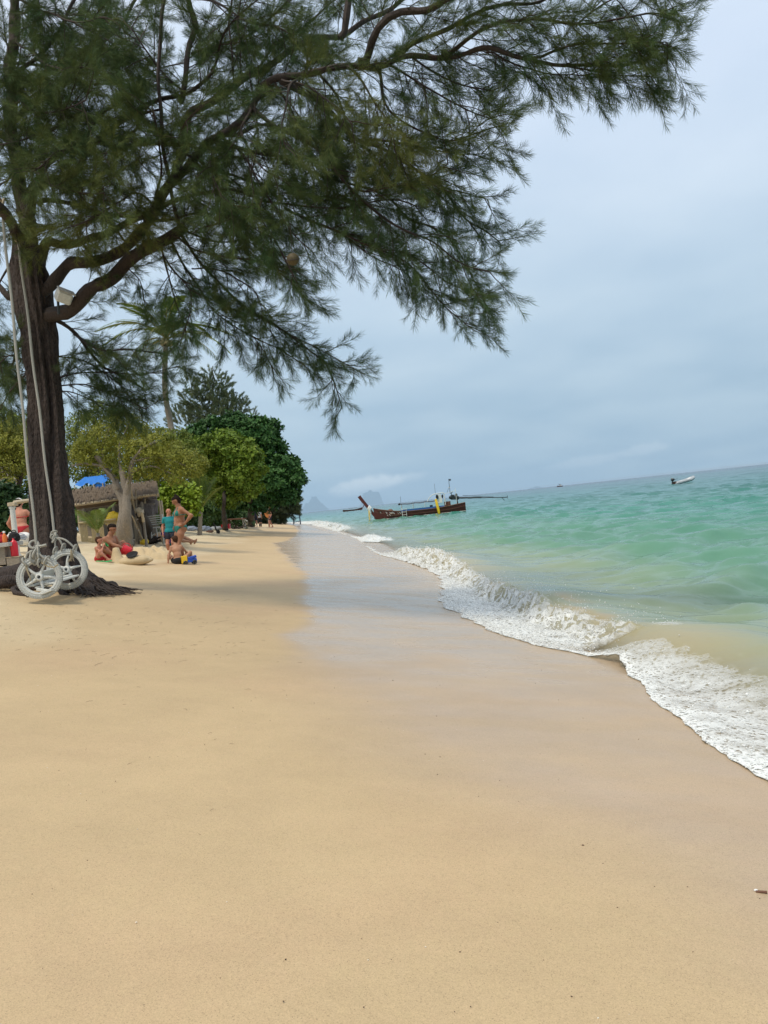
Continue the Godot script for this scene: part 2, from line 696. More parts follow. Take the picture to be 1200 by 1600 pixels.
	for j in rows.size() - 1:
		for i in nc - 1:
			var a := j * nc + i
			s.quad(a, a + nc, a + nc + 1, a + 1)
	var o := obj("beach_sand", s, m)
	tag(o, "smooth golden sand beach running from the foreground to the trees", "", "", "structure")


# ------------------------------------------------------------ sea
func edge(z: float) -> float:
	# where the thin front of the water lies just now
	var t := PackedFloat32Array([6.0, 3.3, 0.0, 2.5, -3.0, 2.05, -4.2, 1.94, -4.7, 1.91, -5.45, 1.93, -6.0, 1.97, -6.8, 2.05, -7.4, 2.12, -7.62, 2.14, -8.03, 1.84, -8.45, 1.53, -9.23, 1.22, -10.1, 1.01, -11.7, 0.81, -12.8, 0.79, -14.5, 0.98, -17.6, 1.14, -20.0, 0.92, -22.2, 0.58, -26.4, -0.38, -33.0, -0.95, -43.0, -1.65, -63.0, -4.3, -110.0, -11.1])
	if z < -110.0:
		return shore(z) - 0.4
	var d := absf(z)
	return table(t, z) + 0.07 * noise_a.get_noise_2d(z * 1.3, 77.0) * clampf(d * 0.12, 0.5, 2.0) + 0.035 * noise_a.get_noise_2d(z * 5.0, 7.0)


func crest(z: float) -> float:
	return table(PackedFloat32Array([6.0, 5.2, 0.0, 4.6, -4.0, 3.9, -6.8, 3.26, -7.5, 2.98, -8.9, 2.54, -10.7, 2.19, -14.0, 1.83, -18.4, 1.75, -23.0, 1.25, -27.0, 0.5, -35.0, 0.3, -43.0, -0.9, -63.0, -3.3, -110.0, -9.9]), z) if z > -110.0 else shore(z) + 0.8


func breaker(z: float) -> float:
	var k := table(PackedFloat32Array([6.0, 0.09, -4.0, 0.10, -6.8, 0.15, -8.4, 0.32, -11.5, 0.34, -13.5, 0.25, -16.0, 0.20, -18.5, 0.22, -21.0, 0.30, -25.5, 0.28, -29.0, 0.10, -38.0, 0.1, -41.0, 0.22, -46.0, 0.1, -58.0, 0.15, -68.0, 0.36, -95.0, 0.4, -120.0, 0.3, -160.0, 0.1]), z)
	return k * (1.0 + 0.25 * noise_b.get_noise_2d(z * 0.5, 1.0))


# how much of the water is white: 0 .. 1, before the lace pattern
func froth(z: float, g: float, c: float) -> float:
	var d := -z
	var wob := 1.0 + 0.5 * noise_b.get_noise_2d(z * 1.7, 21.0)
	var front := smoothstep(0.26 * wob, 0.0, g)
	var f := front * 0.9 * (1.0 if d < 24.0 else lerpf(1.0, 0.45, smoothstep(24.0, 29.0, d)))
	if d < 8.2:
		# the sheet that runs up the sand: dense at its front, lacy behind
		f = maxf(front * 0.9, 0.70 * smoothstep(minf(1.9, c + 0.05), 0.0, g) * (1.0 if d < 7.0 else 1.0 - 0.6 * (d - 7.0)))
		f = maxf(f, 0.42 * exp(-pow((g - c - 0.08) / 0.12, 2)) * smoothstep(-0.3, 0.4, noise_b.get_noise_2d(z * 0.9, 55.0)))
	elif d < 14.0:
		var k := smoothstep(7.9, 8.5, d)
		f = maxf(f, k * 0.95 * smoothstep(c + 0.0, c - 0.35, g) * (1.0 - 0.35 * smoothstep(0.25, 0.6, noise_b.get_noise_2d(z * 1.3, g * 3.0 + 90.0))))
	if d >= 14.0 and d < 31.0:
		var k := 0.74 + 0.26 * smoothstep(15.0, 14.0, d) + 0.26 * smoothstep(17.5, 20.5, d) * smoothstep(28.0, 25.0, d)
		k *= smoothstep(29.0, 24.0, d)
		f = maxf(f, k * smoothstep(c + 0.2, c - 0.2, g))
	if d > 36.0 and d < 47.0:
		f = maxf(f, 0.8 * smoothstep(36.0, 39.0, d) * smoothstep(47.0, 44.0, d) * smoothstep(c + 0.7, c - 0.2, g))
	if d > 55.0 and d < 170.0:
		f = maxf(f, (0.35 + 0.6 * smoothstep(60.0, 70.0, d)) * smoothstep(c + 1.6, c - 0.3, g) * (0.65 + 0.5 * noise_b.get_noise_2d(z * 0.15, 4.0)))
	return f


func lace(x: float, z: float, f: float) -> float:
	if f <= 0.01:
		return 0.0
	var k := clampf(absf(z) * 0.06, 0.6, 3.0)
	var cells := noise_c.get_noise_2d(x * 4.2 / k + 0.4 * noise_b.get_noise_2d(x * 3.0, z * 3.0), z * 3.0 / k) * 0.5 + 0.5
	var n := noise_a.get_noise_2d(x * 3.0 / k, z * 2.1 / k) * 0.5 + 0.5
	var v := (1.0 - cells) * 0.45 + n * 0.6
	return smoothstep(1.03 - f, 1.22 - f * 0.95, v + 0.12)


func sea_swell(x: float, z: float, g: float) -> float:
	var deep := smoothstep(0.3, 6.0, g)
	var gust := 0.65 + 0.7 * (noise_b.get_noise_2d(x * 0.06, z * 0.05) * 0.5 + 0.5)
	var wx := x + 0.6 * noise_b.get_noise_2d(x * 0.25, z * 0.25)
	var wz := z + 0.6 * noise_b.get_noise_2d(x * 0.25 + 30.0, z * 0.25)
	var y := 0.055 * sin(wx * 0.50 + wz * 1.05 + 0.4) + 0.065 * sin(wx * 1.0 + wz * 1.9 + 1.4) + 0.055 * sin(-wx * 0.7 + wz * 2.7 + 2.0)
	y += 0.028 * sin(wx * 2.6 + wz * 4.0) + 0.022 * sin(-wx * 2.0 + wz * 5.4 + 0.7)
	y += 0.05 * noise_b.get_noise_2d(x * 1.3 + 0.5 * z, z * 3.1)
	y += 0.085 * noise_a.get_noise_2d(x * 0.55 + 0.3 * z, z * 1.15)
	return y * gust * deep


# the height of the water's surface; g is measured seaward from its thin front
func water_top(x: float, z: float, g: float, c: float, a: float, sand: float, f: float, l: float) -> float:
	if g == 0.0:
		return sand + 0.0003
	var d := absf(z)
	var y := sea_swell(x, z, g) if g < 4000.0 and d < 4000.0 else 0.0
	var q := g - c
	var steep := lerpf(0.9, 0.11, smoothstep(7.2, 8.7, d))
	y += a * exp(-q * q / (1.5 if q > 0.0 else steep))
	if g < 8.0:
		if q < 0.1:
			y += (l * (0.10 if d > 8.2 else 0.012) * (noise_a.get_noise_2d(x * 6.0, z * 6.0) + 0.5) + (0.03 * l * noise_b.get_noise_2d(x * 21.0, z * 21.0) if d > 8.2 else 0.0)) * (a / 0.3)
		var sheet := 0.0025 + (0.012 + 0.028 * f) * (1.0 - exp(-g / 0.20)) * (1.0 + 0.6 * noise_a.get_noise_2d(x * 4.0, z * 4.0))
		y = maxf(y, sand + sheet)
	return y


func build_sea() -> void:
	var m := StandardMaterial3D.new()
	m.resource_name = "sea_water"
	m.vertex_color_use_as_albedo = true
	m.transparency = BaseMaterial3D.TRANSPARENCY_ALPHA
	var plain_white := Image.create(4, 4, false, Image.FORMAT_RGB8)
	plain_white.fill(Color.WHITE)
	m.albedo_texture = ImageTexture.create_from_image(plain_white)
	m.roughness = 0.14
	m.metallic_specular = 0.17
	m.normal_enabled = true
	m.normal_scale = 0.8
	var rn := FastNoiseLite.new()
	rn.noise_type = FastNoiseLite.TYPE_SIMPLEX_SMOOTH
	rn.frequency = 0.006
	rn.fractal_octaves = 5
	rn.fractal_gain = 0.55
	var rt := NoiseTexture2D.new()
	rt.width = 1024
	rt.height = 1024
	rt.seamless = true
	rt.noise = rn
	rt.as_normal_map = true
	rt.bump_strength = 2.6
	m.normal_texture = rt
	m.uv1_scale = Vector3(0.07, 0.11, 1)
	M["sea_water"] = m
	var rows := PackedFloat32Array()
	var z := 10.0
	while z > -22000.0:
		rows.append(z)
		var d := absf(z)
		z -= (0.03 + 0.0055 * d) if d < 32.0 else 0.02 * d - 0.43
	var cols := PackedFloat32Array()
	var g := 0.0
	while g < 24000.0:
		cols.append(g)
		g += 0.018 + 0.024 * g
	var nc := cols.size()
	var s := Shape.new()
	s.tinted = true
	for zz in rows:
		var e := edge(zz)
		var c := crest(zz) - e
		var a := breaker(zz)
		var d := absf(zz)
		for gg in cols:
			var x := e + gg
			var q := gg - c
			var sand := height(x, zz)
			var f := froth(zz, gg, c)
			var l := lace(x, zz, f)
			var y := water_top(x, zz, gg, c, a, sand, f, l)
			# colour of the water itself: stirred-up sand near the shore, then pale green, turquoise and the deep blue green far out
			var off := gg + 3.0 * noise_b.get_noise_2d(x * 0.05, zz * 0.05) * smoothstep(4.0, 30.0, gg)
			var col := Color(0.40, 0.35, 0.215).lerp(Color(0.27, 0.32, 0.205), smoothstep(0.4, 2.0, off))
			col = col.lerp(Color(0.120, 0.260, 0.185), smoothstep(1.8, 6.0, off))
			col = col.lerp(Color(0.044, 0.210, 0.155), smoothstep(5.0, 18.0, off))
			col = col.lerp(Color(0.010, 0.140, 0.110), smoothstep(14.0, 48.0, off))
			col = col.lerp(Color(0.004, 0.085, 0.076), smoothstep(48.0, 150.0, off))
			col = col.lerp(Color(0.006, 0.026, 0.040), smoothstep(240.0, 560.0, off))
			if gg < 400.0:
				col *= 1.0 + 0.10 * noise_a.get_noise_2d(x * 0.16 + zz * 0.05, zz * 0.33)  # patchy water tint, its streaks also painting light and dark wave bands
			var thick := y - sand
			var al := clampf(1.0 - exp(-maxf(thick, 0.0) * 9.0), 0.03, 1.0)
			if d > 8.3 and d < 13.5:
				# sand torn up by the break
				col = col.lerp(Color(0.43, 0.335, 0.19), 0.75 * exp(-pow((q - 0.05) / 0.3, 2)) * smoothstep(-0.1, 0.35, noise_a.get_noise_2d(zz * 0.7, q * 1.5 + 12.0)))
			if l > 0.0:
				# milky with air under the foam; far off, where the foam is not built, white itself
				var whiten := l * lerpf(0.12, 1.0, smoothstep(24.0, 33.0, d))
				col = col.lerp(Color(0.78, 0.79, 0.75), whiten)
				al = lerpf(al, 1.0, whiten)
			col.a = al
			s.tint = col
			s.put(Vector3(x, y, zz), Vector2(x, zz))
	for j in rows.size() - 1:
		for i in nc - 1:
			var a := j * nc + i
			s.quad(a, a + nc, a + nc + 1, a + 1)
	var o := obj("sea_water", s, m)
	tag(o, "turquoise sea with low waves breaking along the beach", "", "", "structure")
	build_foam()


func build_foam() -> void:
	var kinds: Array[Mesh] = []
	for k in 3:
		var b := Shape.new()
		b.ball(Transform3D.IDENTITY, 4, 6)
		for i in b.v.size():
			b.v[i] *= 1.0 + 0.35 * noise_b.get_noise_3dv(b.v[i] * 1.3 + Vector3(k * 9.0, 0, 0))
		kinds.append(b.mesh())
	var m := tinted("foam", 0.6)
	var lists := [[], [], []]
	var cols := [PackedColorArray(), PackedColorArray(), PackedColorArray()]
	var want := 20000
	var tries := 0
	while want > 0 and tries < 1500000:
		tries += 1
		var d := 3.2 * exp(rng.randf() * 3.9)
		var z := -d
		var g := pow(rng.randf(), 1.6) * 2.3
		var e := edge(z)
		var c := crest(z) - e
		var f := froth(z, g, c)
		var x := e + g
		if f < 0.05 or (d < 8.0 and rng.randf() < 0.8):
			continue
		var l := lace(x, z, f)
		if rng.randf() > l * l * 1.2 + 0.02:
			continue
		var a := breaker(z)
		var q := g - c
		var sand := height(x, z)
		var y := water_top(x, z, g, c, a, sand, f, l) + 0.008
		var churn := clampf((a - 0.18) * 5.0, 0.0, 1.0) * (1.0 if d > 8.0 else 0.25)
		y += absf(rng.randfn(0.0, 1.0)) * (0.006 + 0.06 * churn * l)
		var size := r(0.0018, 0.0042) * (1.0 + 0.07 * d) * (1.6 if rng.randf() < 0.05 else 0.9)
		var k := rng.randi() % 3
		lists[k].append(Transform3D(Basis.from_euler(Vector3(r(0, TAU), r(0, TAU), 0)).scaled(Vector3(1.3, 0.8, 1.2) * size), Vector3(x, y, z)))
		var w := r(0.68, 0.86)
		cols[k].append(Color(w, w, w * 0.97))
		want -= 1
	# lacy sheets of foam floating on the water
	var webs := []
	for k in 2:
		var n := FastNoiseLite.new()
		n.seed = 31 + k
		n.noise_type = FastNoiseLite.TYPE_CELLULAR
		n.cellular_return_type = FastNoiseLite.RETURN_DISTANCE2_SUB
		n.fractal_type = FastNoiseLite.FRACTAL_FBM
		n.fractal_octaves = 3
		n.fractal_gain = 0.55
		n.frequency = 0.014 if k == 0 else 0.02
		n.domain_warp_enabled = true
		n.domain_warp_amplitude = 42.0
		n.domain_warp_frequency = 0.011
		n.domain_warp_fractal_octaves = 3
		var t := NoiseTexture2D.new()
		t.width = 1024
		t.height = 1024
		t.seamless = true
		t.noise = n
		var ramp := Gradient.new()
		ramp.offsets = PackedFloat32Array([0.0, 0.22, 0.62, 1.0] if k == 0 else [0.0, 0.30, 0.48, 1.0])
		ramp.colors = PackedColorArray([Color(1, 1, 1, 1), Color(1, 1, 1, 0.95), Color(1, 1, 1, 0.10 if k == 0 else 0.04), Color(1, 1, 1, 0.0)])
		t.color_ramp = ramp
		var fm := StandardMaterial3D.new()
		fm.resource_name = "foam_web"
		fm.albedo_color = lin(0.80, 0.81, 0.78)
		fm.albedo_texture = t
		fm.vertex_color_use_as_albedo = true
		fm.transparency = BaseMaterial3D.TRANSPARENCY_ALPHA
		fm.roughness = 0.7
		fm.uv1_scale = Vector3(0.62, 0.42, 1) if k == 0 else Vector3(0.95, 0.85, 1)
		webs.append(fm)
	var sheets := [Shape.new(), Shape.new()]
	var rows := PackedFloat32Array()
	var zr := -2.6
	while zr > -33.0:
		rows.append(zr)
		zr -= 0.028 + 0.005 * absf(zr)
	var nc := 74
	for k in 2:
		var sh: Shape = sheets[k]
		sh.tinted = true
		for zz in rows:
			var e := edge(zz)
			var c := crest(zz) - e
			var a := breaker(zz)
			for i in nc:
				var gg := 0.006 + 2.9 * pow(i / (nc - 1.0), 1.5)
				var x := e + gg
				var f := froth(zz, gg, c)
				var l := lace(x, zz, f)
				var y := water_top(x, zz, gg, c, a, height(x, zz), f, l) + 0.003 + 0.004 * k
				y += l * 0.007 * noise_b.get_noise_2d(x * 16.0 + k * 40.0, zz * 16.0)
				var broken := 0.5 + 0.9 * noise_a.get_noise_2d(x * 1.4 + k * 30.0, zz * 3.4 - x * 1.2)
				sh.tint = Color(1, 1, 1, clampf(f * (0.50 + 1.0 * broken) + 0.30 * smoothstep(0.16, 0.0, gg), 0.0, 1.0) * smoothstep(2.9, 2.4, gg))
				sh.put(Vector3(x, y, zz), Vector2(x, zz))
		for j in rows.size() - 1:
			for i in nc - 1:
				var p := j * nc + i
				if sh.c[p].a > 0.3 or sh.c[p + 1].a > 0.3 or sh.c[p + nc].a > 0.3:
					sh.quad(p, p + nc, p + nc + 1, p + 1)
	# drops thrown up from the breaking wave
	for i in 800:
		var z := -r(8.2, 13.5) if i % 3 else -r(18.0, 26.0)
		var e := edge(z)
		var c := crest(z) - e
		var g := clampf(c + rng.randfn(-0.25, 0.35), 0.0, 3.0)
		var x := e + g
		var a := breaker(z)
		var q := g - c
		var up := absf(rng.randfn(0.0, 0.10)) + 0.02
		var y := maxf(a * exp(-q * q / (1.5 if q > 0.0 else 0.11)), height(x, z)) + up
		var k := rng.randi() % 3
		lists[k].append(Transform3D(Basis().scaled(Vector3.ONE * r(0.0015, 0.0045) * (1.0 + 0.04 * absf(z))), Vector3(x, y, z)))
		cols[k].append(Color(0.8, 0.8, 0.78))
	var root := thing("sea_foam", "white bubbling foam along the breaking wave and the front of the wash", "foam")
	root.set_meta("kind", "stuff")
	for k in 3:
		var places: Array[Transform3D] = []
		places.assign(lists[k])
		if k < 2:
			obj("foam_web", sheets[k], webs[k], root).set_meta("kind", "stuff")
		scatter("foam_bubbles", kinds[k], m, places, cols[k], root)


# ------------------------------------------------------------ islands on the horizon
func build_far_land() -> void:
	var rock := grain(mat("island_green", 0.05, 0.075, 0.06, 0.95), Vector3(0.0008, 0.0008, 0.0008), 0.6, 1.4)
	var list := [
		[-5.15, 120000.0, 2400.0, 2150.0, "pointed wooded island on the horizon beside the beach trees", 2],
		[-0.85, 128000.0, 2160.0, 2500.0, "steep flat-topped island on the horizon behind the red longtail boat", 3],
		[11.3, 112000.0, 1200.0, 270.0, "low faint islet on the open horizon right of the longtail boat", 4]]
	for a in list:
		var az := deg_to_rad(a[0])
		var at: Vector3 = Vector3(sin(az), 0, -cos(az)) * a[1]
		var s := Shape.new()
		var sd: float = a[5] * 17.0
		s.grid(48, 24, func(u: float, v: float) -> Vector3:
			var x := u * 2.0 - 1.0
			var zz := v * 2.0 - 1.0
			var q := sqrt(x * x + zz * zz)
			var hh := maxf(0.0, 1.0 - q) * (1.0 + 0.7 * noise_a.get_noise_2d(x * 1.6 + sd, zz * 1.6)) + 0.12 * noise_a.get_noise_2d(x * 6.0, zz * 6.0 + sd) * (1.0 - q)
			if sd == 51.0:
				hh = smoothstep(0.02, 0.5, hh) * 0.75 + hh * 0.25
			return Vector3(x * a[2], maxf(hh, 0.0) * a[3] - 1.0 - 20.0 * maxf(0.0, q - 0.9), zz * a[2]))
		var o := obj("island_hill", s, rock)
		o.position = at
		o.rotation.y = -az
		tag(o, a[4], "island", "", "structure")


# ------------------------------------------------------------ the big casuarina
var twig_shape: Shape
var spray_at: Array[Array] = [[], [], [], []]
var spray_tint: Array[PackedColorArray] = [PackedColorArray(), PackedColorArray(), PackedColorArray(), PackedColorArray()]
var big_tree: Node3D


# a branchlet: a thin stem with needles standing off it
func branchlet(length: float, n: int, seed_: int, wide := 0.0028, reach := 0.105) -> ArrayMesh:
	var own := RandomNumberGenerator.new()
	own.seed = seed_
	var s := Shape.new()
	var bend := Vector3(own.randf_range(-0.2, 0.2), 0, own.randf_range(-0.2, 0.2))
	var at := func(t: float) -> Vector3: return Vector3(0, t * length, 0) + bend * length * t * t
	s.tube(PackedVector3Array([at.call(0.0), at.call(0.5), at.call(1.0)]), PackedFloat32Array([0.003, 0.002, 0.001]), 3, false)
	for i in n:
		var t := pow(own.randf(), 0.75)
		var a := own.randf_range(0, TAU)
		var lean := own.randf_range(0.35, 0.95) * (1.0 if t < 0.93 else 0.55)
		var dir := Vector3(cos(a) * sin(lean), cos(lean), sin(a) * sin(lean))
		var l := reach * own.randf_range(0.67, 1.33)
		var p: Vector3 = at.call(t)
		var mid := p + dir * l * 0.55
		var tip := p + (dir + Vector3(0, 0.12, 0)).normalized() * l
		var side := dir.cross(Vector3(own.randf_range(-1, 1), own.randf_range(-1, 1), own.randf_range(-1, 1))).normalized() * wide * 0.5
		var k := s.v.size()
		s.put(p - side * 0.7)
		s.put(p + side * 0.7)
		s.put(mid + side)
		s.put(mid - side)
		s.put(tip)
		s.quad(k, k + 1, k + 2, k + 3)
		s.tri(k + 3, k + 2, k + 4)
	return s.mesh()


func add_spray(p: Vector3, dir: Vector3, size: float, tone: float) -> void:
	var k := rng.randi() % 4
	spray_at[k].append(Transform3D(facing(dir, r(0, TAU)).scaled(Vector3.ONE * size), p))
	var c := Color(0.052, 0.096, 0.036).lerp(Color(0.145, 0.158, 0.044), tone)
	spray_tint[k].append(c * r(0.75, 1.3))


# one limb with its own twigs; tone 0 deep green .. 1 olive, high to paint sunlit needles
func limb(pts: Array, ra: float, rb: float, reach := 0.9, bare := 0.15, tone := 0.25, every := 0.12, droop := 0.35) -> void:
	var line := smooth_line(pts, 0.12)
	var n := line.size()
	for i in range(1, n):
		line[i] += Vector3(noise_b.get_noise_3dv(line[i] * 1.1), noise_b.get_noise_3dv(line[i] * 1.1 + Vector3(40, 0, 0)), noise_b.get_noise_3dv(line[i] * 1.1 + Vector3(0, 40, 0))) * (0.09 if ra > 0.03 else 0.06)
	var s := Shape.new()
	var rad := taper(n, ra * 0.85, rb, 0.65)
	for i in n:
		rad[i] *= 1.0 + 0.18 * noise_b.get_noise_1d(i * 0.9 + ra * 900.0)
	s.tube(line, rad, 9 if ra > 0.04 else 5)
	obj("limb", s, M.bark_limb, big_tree)
	if reach <= 0.0:
		return
	var total := 0.0
	for i in range(1, n):
		total += line[i].distance_to(line[i - 1])
	var go := 0.0
	var due := total * bare
	for i in range(1, n):
		var seg := line[i].distance_to(line[i - 1])
		while go + seg >= due:
			var p := line[i - 1].lerp(line[i], (due - go) / seg)
			twig(p, (line[i] - line[i - 1]).normalized(), reach * lerpf(1.0, 0.55, due / total) * r(0.55, 1.2), tone, droop)
			due += every * 1.0 * r(0.6, 1.4)
		go += seg
	twig(line[n - 1], (line[n - 1] - line[n - 2]).normalized(), reach * 0.5, tone, droop)


func twig(p: Vector3, along: Vector3, length: float, tone: float, droop: float) -> void:
	var side := along.cross(any_dir()).normalized()
	var dir := (along * r(0.35, 1.1) + side * r(0.4, 1.0) + Vector3(0, -droop * r(0.0, 1.0), 0)).normalized()
	var n := maxi(3, int(length / 0.085))
	var step := length / n
	var line := PackedVector3Array([p])
	for i in n:
		dir = (dir + any_dir() * 0.16 + Vector3(0, -0.06 if i < n * 0.6 else 0.05, 0) * droop * 2.0).normalized()
		p += dir * step
		line.append(p)
		if i >= 1 or n < 4:
			var out := dir.cross(any_dir()).normalized()
			add_spray(p, dir + out * r(0.3, 0.9), r(0.65, 1.05), clampf(tone + rng.randfn(0.0, 0.16) + 0.25 * noise_b.get_noise_3dv(p * 0.8), 0.0, 1.0))
			if rng.randf() < 0.9:
				add_spray(p - dir * step * 0.5, dir - out * r(0.3, 0.9), r(0.6, 1.0), clampf(tone + rng.randfn(0.0, 0.16), 0.0, 1.0))
	add_spray(p, dir, r(0.75, 1.05), clampf(tone + 0.1, 0.0, 1.0))
	twig_shape.tube(line, taper(line.size(), 0.007, 0.0025), 4, false)


func build_big_tree() -> void:
	big_tree = thing("casuarina_tree", "large dark casuarina whose needle branches arch over the beach above the wheel swing", "tree")
	twig_shape = Shape.new()
	# trunk, furrowed and fluted
	var core := smooth_line([Vector3(-4.69, 1.29, -10.80), Vector3(-4.69, 1.67, -10.80), Vector3(-4.65, 2.41, -10.80), Vector3(-4.60, 3.13, -10.80), Vector3(-4.55, 3.85, -10.80), Vector3(-4.55, 4.52, -10.80), Vector3(-4.56, 5.02, -10.80), Vector3(-4.58, 5.56, -10.80), Vector3(-4.60, 6.19, -10.80)], 0.05)
	var s := Shape.new()
	var seg := 72
	var n := core.size()
	for i in n:
		var y := core[i].y
		var t := float(i) / (n - 1)
		var rr := lerpf(0.285, 0.175, smoothstep(0.0, 0.62, t)) + 0.15 * exp(-t * 22.0) + 0.05 * exp(-pow((t - 0.80) * 9.0, 2))
		rr *= lerpf(1.0, 0.55, smoothstep(0.86, 1.0, t))
		for k in seg + 1:
			var a := TAU * k / seg
			var d := Vector3(cos(a), 0, sin(a))
			var flute := 0.042 * noise_b.get_noise_3d(d.x * 1.5, y * 0.28, d.z * 1.5) + 0.03 * noise_b.get_noise_3d(d.x * 3.4 + 9.0, y * 0.5, d.z * 3.4)
			var bark := absf(noise_b.get_noise_3d(d.x * 8.0, y * 1.1 + 4.0, d.z * 8.0)) * 0.040 + 0.014 * noise_b.get_noise_3d(d.x * 13.0, y * 5.0, d.z * 13.0) + 0.012 * absf(noise_b.get_noise_3d(d.x * 6.0 + 50.0, y * 4.0, d.z * 6.0))
			var groove := -0.12 * exp(-pow(wrapf(a - 0.95 - 0.12 * sin(y * 1.2), -PI, PI) / 0.17, 2)) * smoothstep(0.0, 0.12, t) * smoothstep(0.8, 0.6, t)
			var buttress := 0.09 * exp(-t * 13.0) * cos(a * 5.0 + 1.0)
			s.put(core[i] + d * (rr + flute + bark + groove + buttress), Vector2(float(k) / seg, y))
	for i in n - 1:
		for k in seg:
			var a := i * (seg + 1) + k
			s.quad(a, a + seg + 1, a + seg + 2, a + 1)
	obj("trunk", s, M.bark_dark, big_tree)
	# roots that run out over the sand
	for a in [[175.0, 2.3, 0.20], [200.0, 2.8, 0.17], [150.0, 1.6, 0.13], [232.0, 1.5, 0.13], [300.0, 0.75, 0.12], [335.0, 0.8, 0.13], [5.0, 0.75, 0.12], [40.0, 0.9, 0.11], [85.0, 1.4, 0.12], [265.0, 1.0, 0.11]]:
		var pts := PackedVector3Array()
		var ang := deg_to_rad(a[0])
		var m := 16
		for i in m + 1:
			var t := float(i) / m
			var q: float = 0.12 + a[1] * t
			var b := ang + 0.25 * noise_b.get_noise_1d(t * 2.0 + a[0])
			var x := core[0].x + 0.05 + cos(b) * q
			var z := -10.8 - sin(b) * q
			pts.append(Vector3(x, height(x, z) + lerpf(0.34, 0.0, sqrt(t)) + 0.03 * noise_b.get_noise_1d(t * 5.0 + a[0]), z))
		var w := Shape.new()
		var rad := taper(m + 1, a[2], 0.02, 0.9)
		for i in m + 1:
			rad[i] *= 1.0 + 0.2 * noise_b.get_noise_1d(i * 1.3 + a[0])
		w.tube(pts, rad, 10)
		obj("root", w, M.bark_dark, big_tree)
	# mats of thin rootlets
	var f := Shape.new()
	for i in 170:
		var to_right := i < 125
		var ang := r(-0.85, 0.35) if to_right else r(2.6, 3.9)
		var q := r(0.45, 0.9)
		var p := Vector3(core[0].x + cos(ang) * q, 0, -10.75 - sin(ang) * q)
		p.y = height(p.x, p.z) + r(0.02, 0.32) * (1.2 - q)
		var line := PackedVector3Array([p])
		var b := ang + r(-0.4, 0.4)
		for k in 6:
			p += Vector3(cos(b), 0, -sin(b)) * r(0.03, 0.085)
			b += r(-0.5, 0.5)
			p.y = lerpf(p.y, height(p.x, p.z) + 0.012, 0.4) + r(-0.01, 0.02)
			line.append(p)
		f.tube(line, taper(7, r(0.008, 0.018), 0.003), 5, false)
	obj("rootlets", f, M.bark_limb, big_tree).set_meta("kind", "stuff")
	build_limbs()
	var twigs := obj("twigs", twig_shape, M.twig, big_tree)
	twigs.set_meta("kind", "stuff")
	for k in 4:
		var places: Array[Transform3D] = []
		places.assign(spray_at[k])
		scatter("needle_foliage", branchlet(0.22, 64, 40 + k), M.needle, places, spray_tint[k], big_tree)
	print("sprays ", spray_at[0].size() * 4)


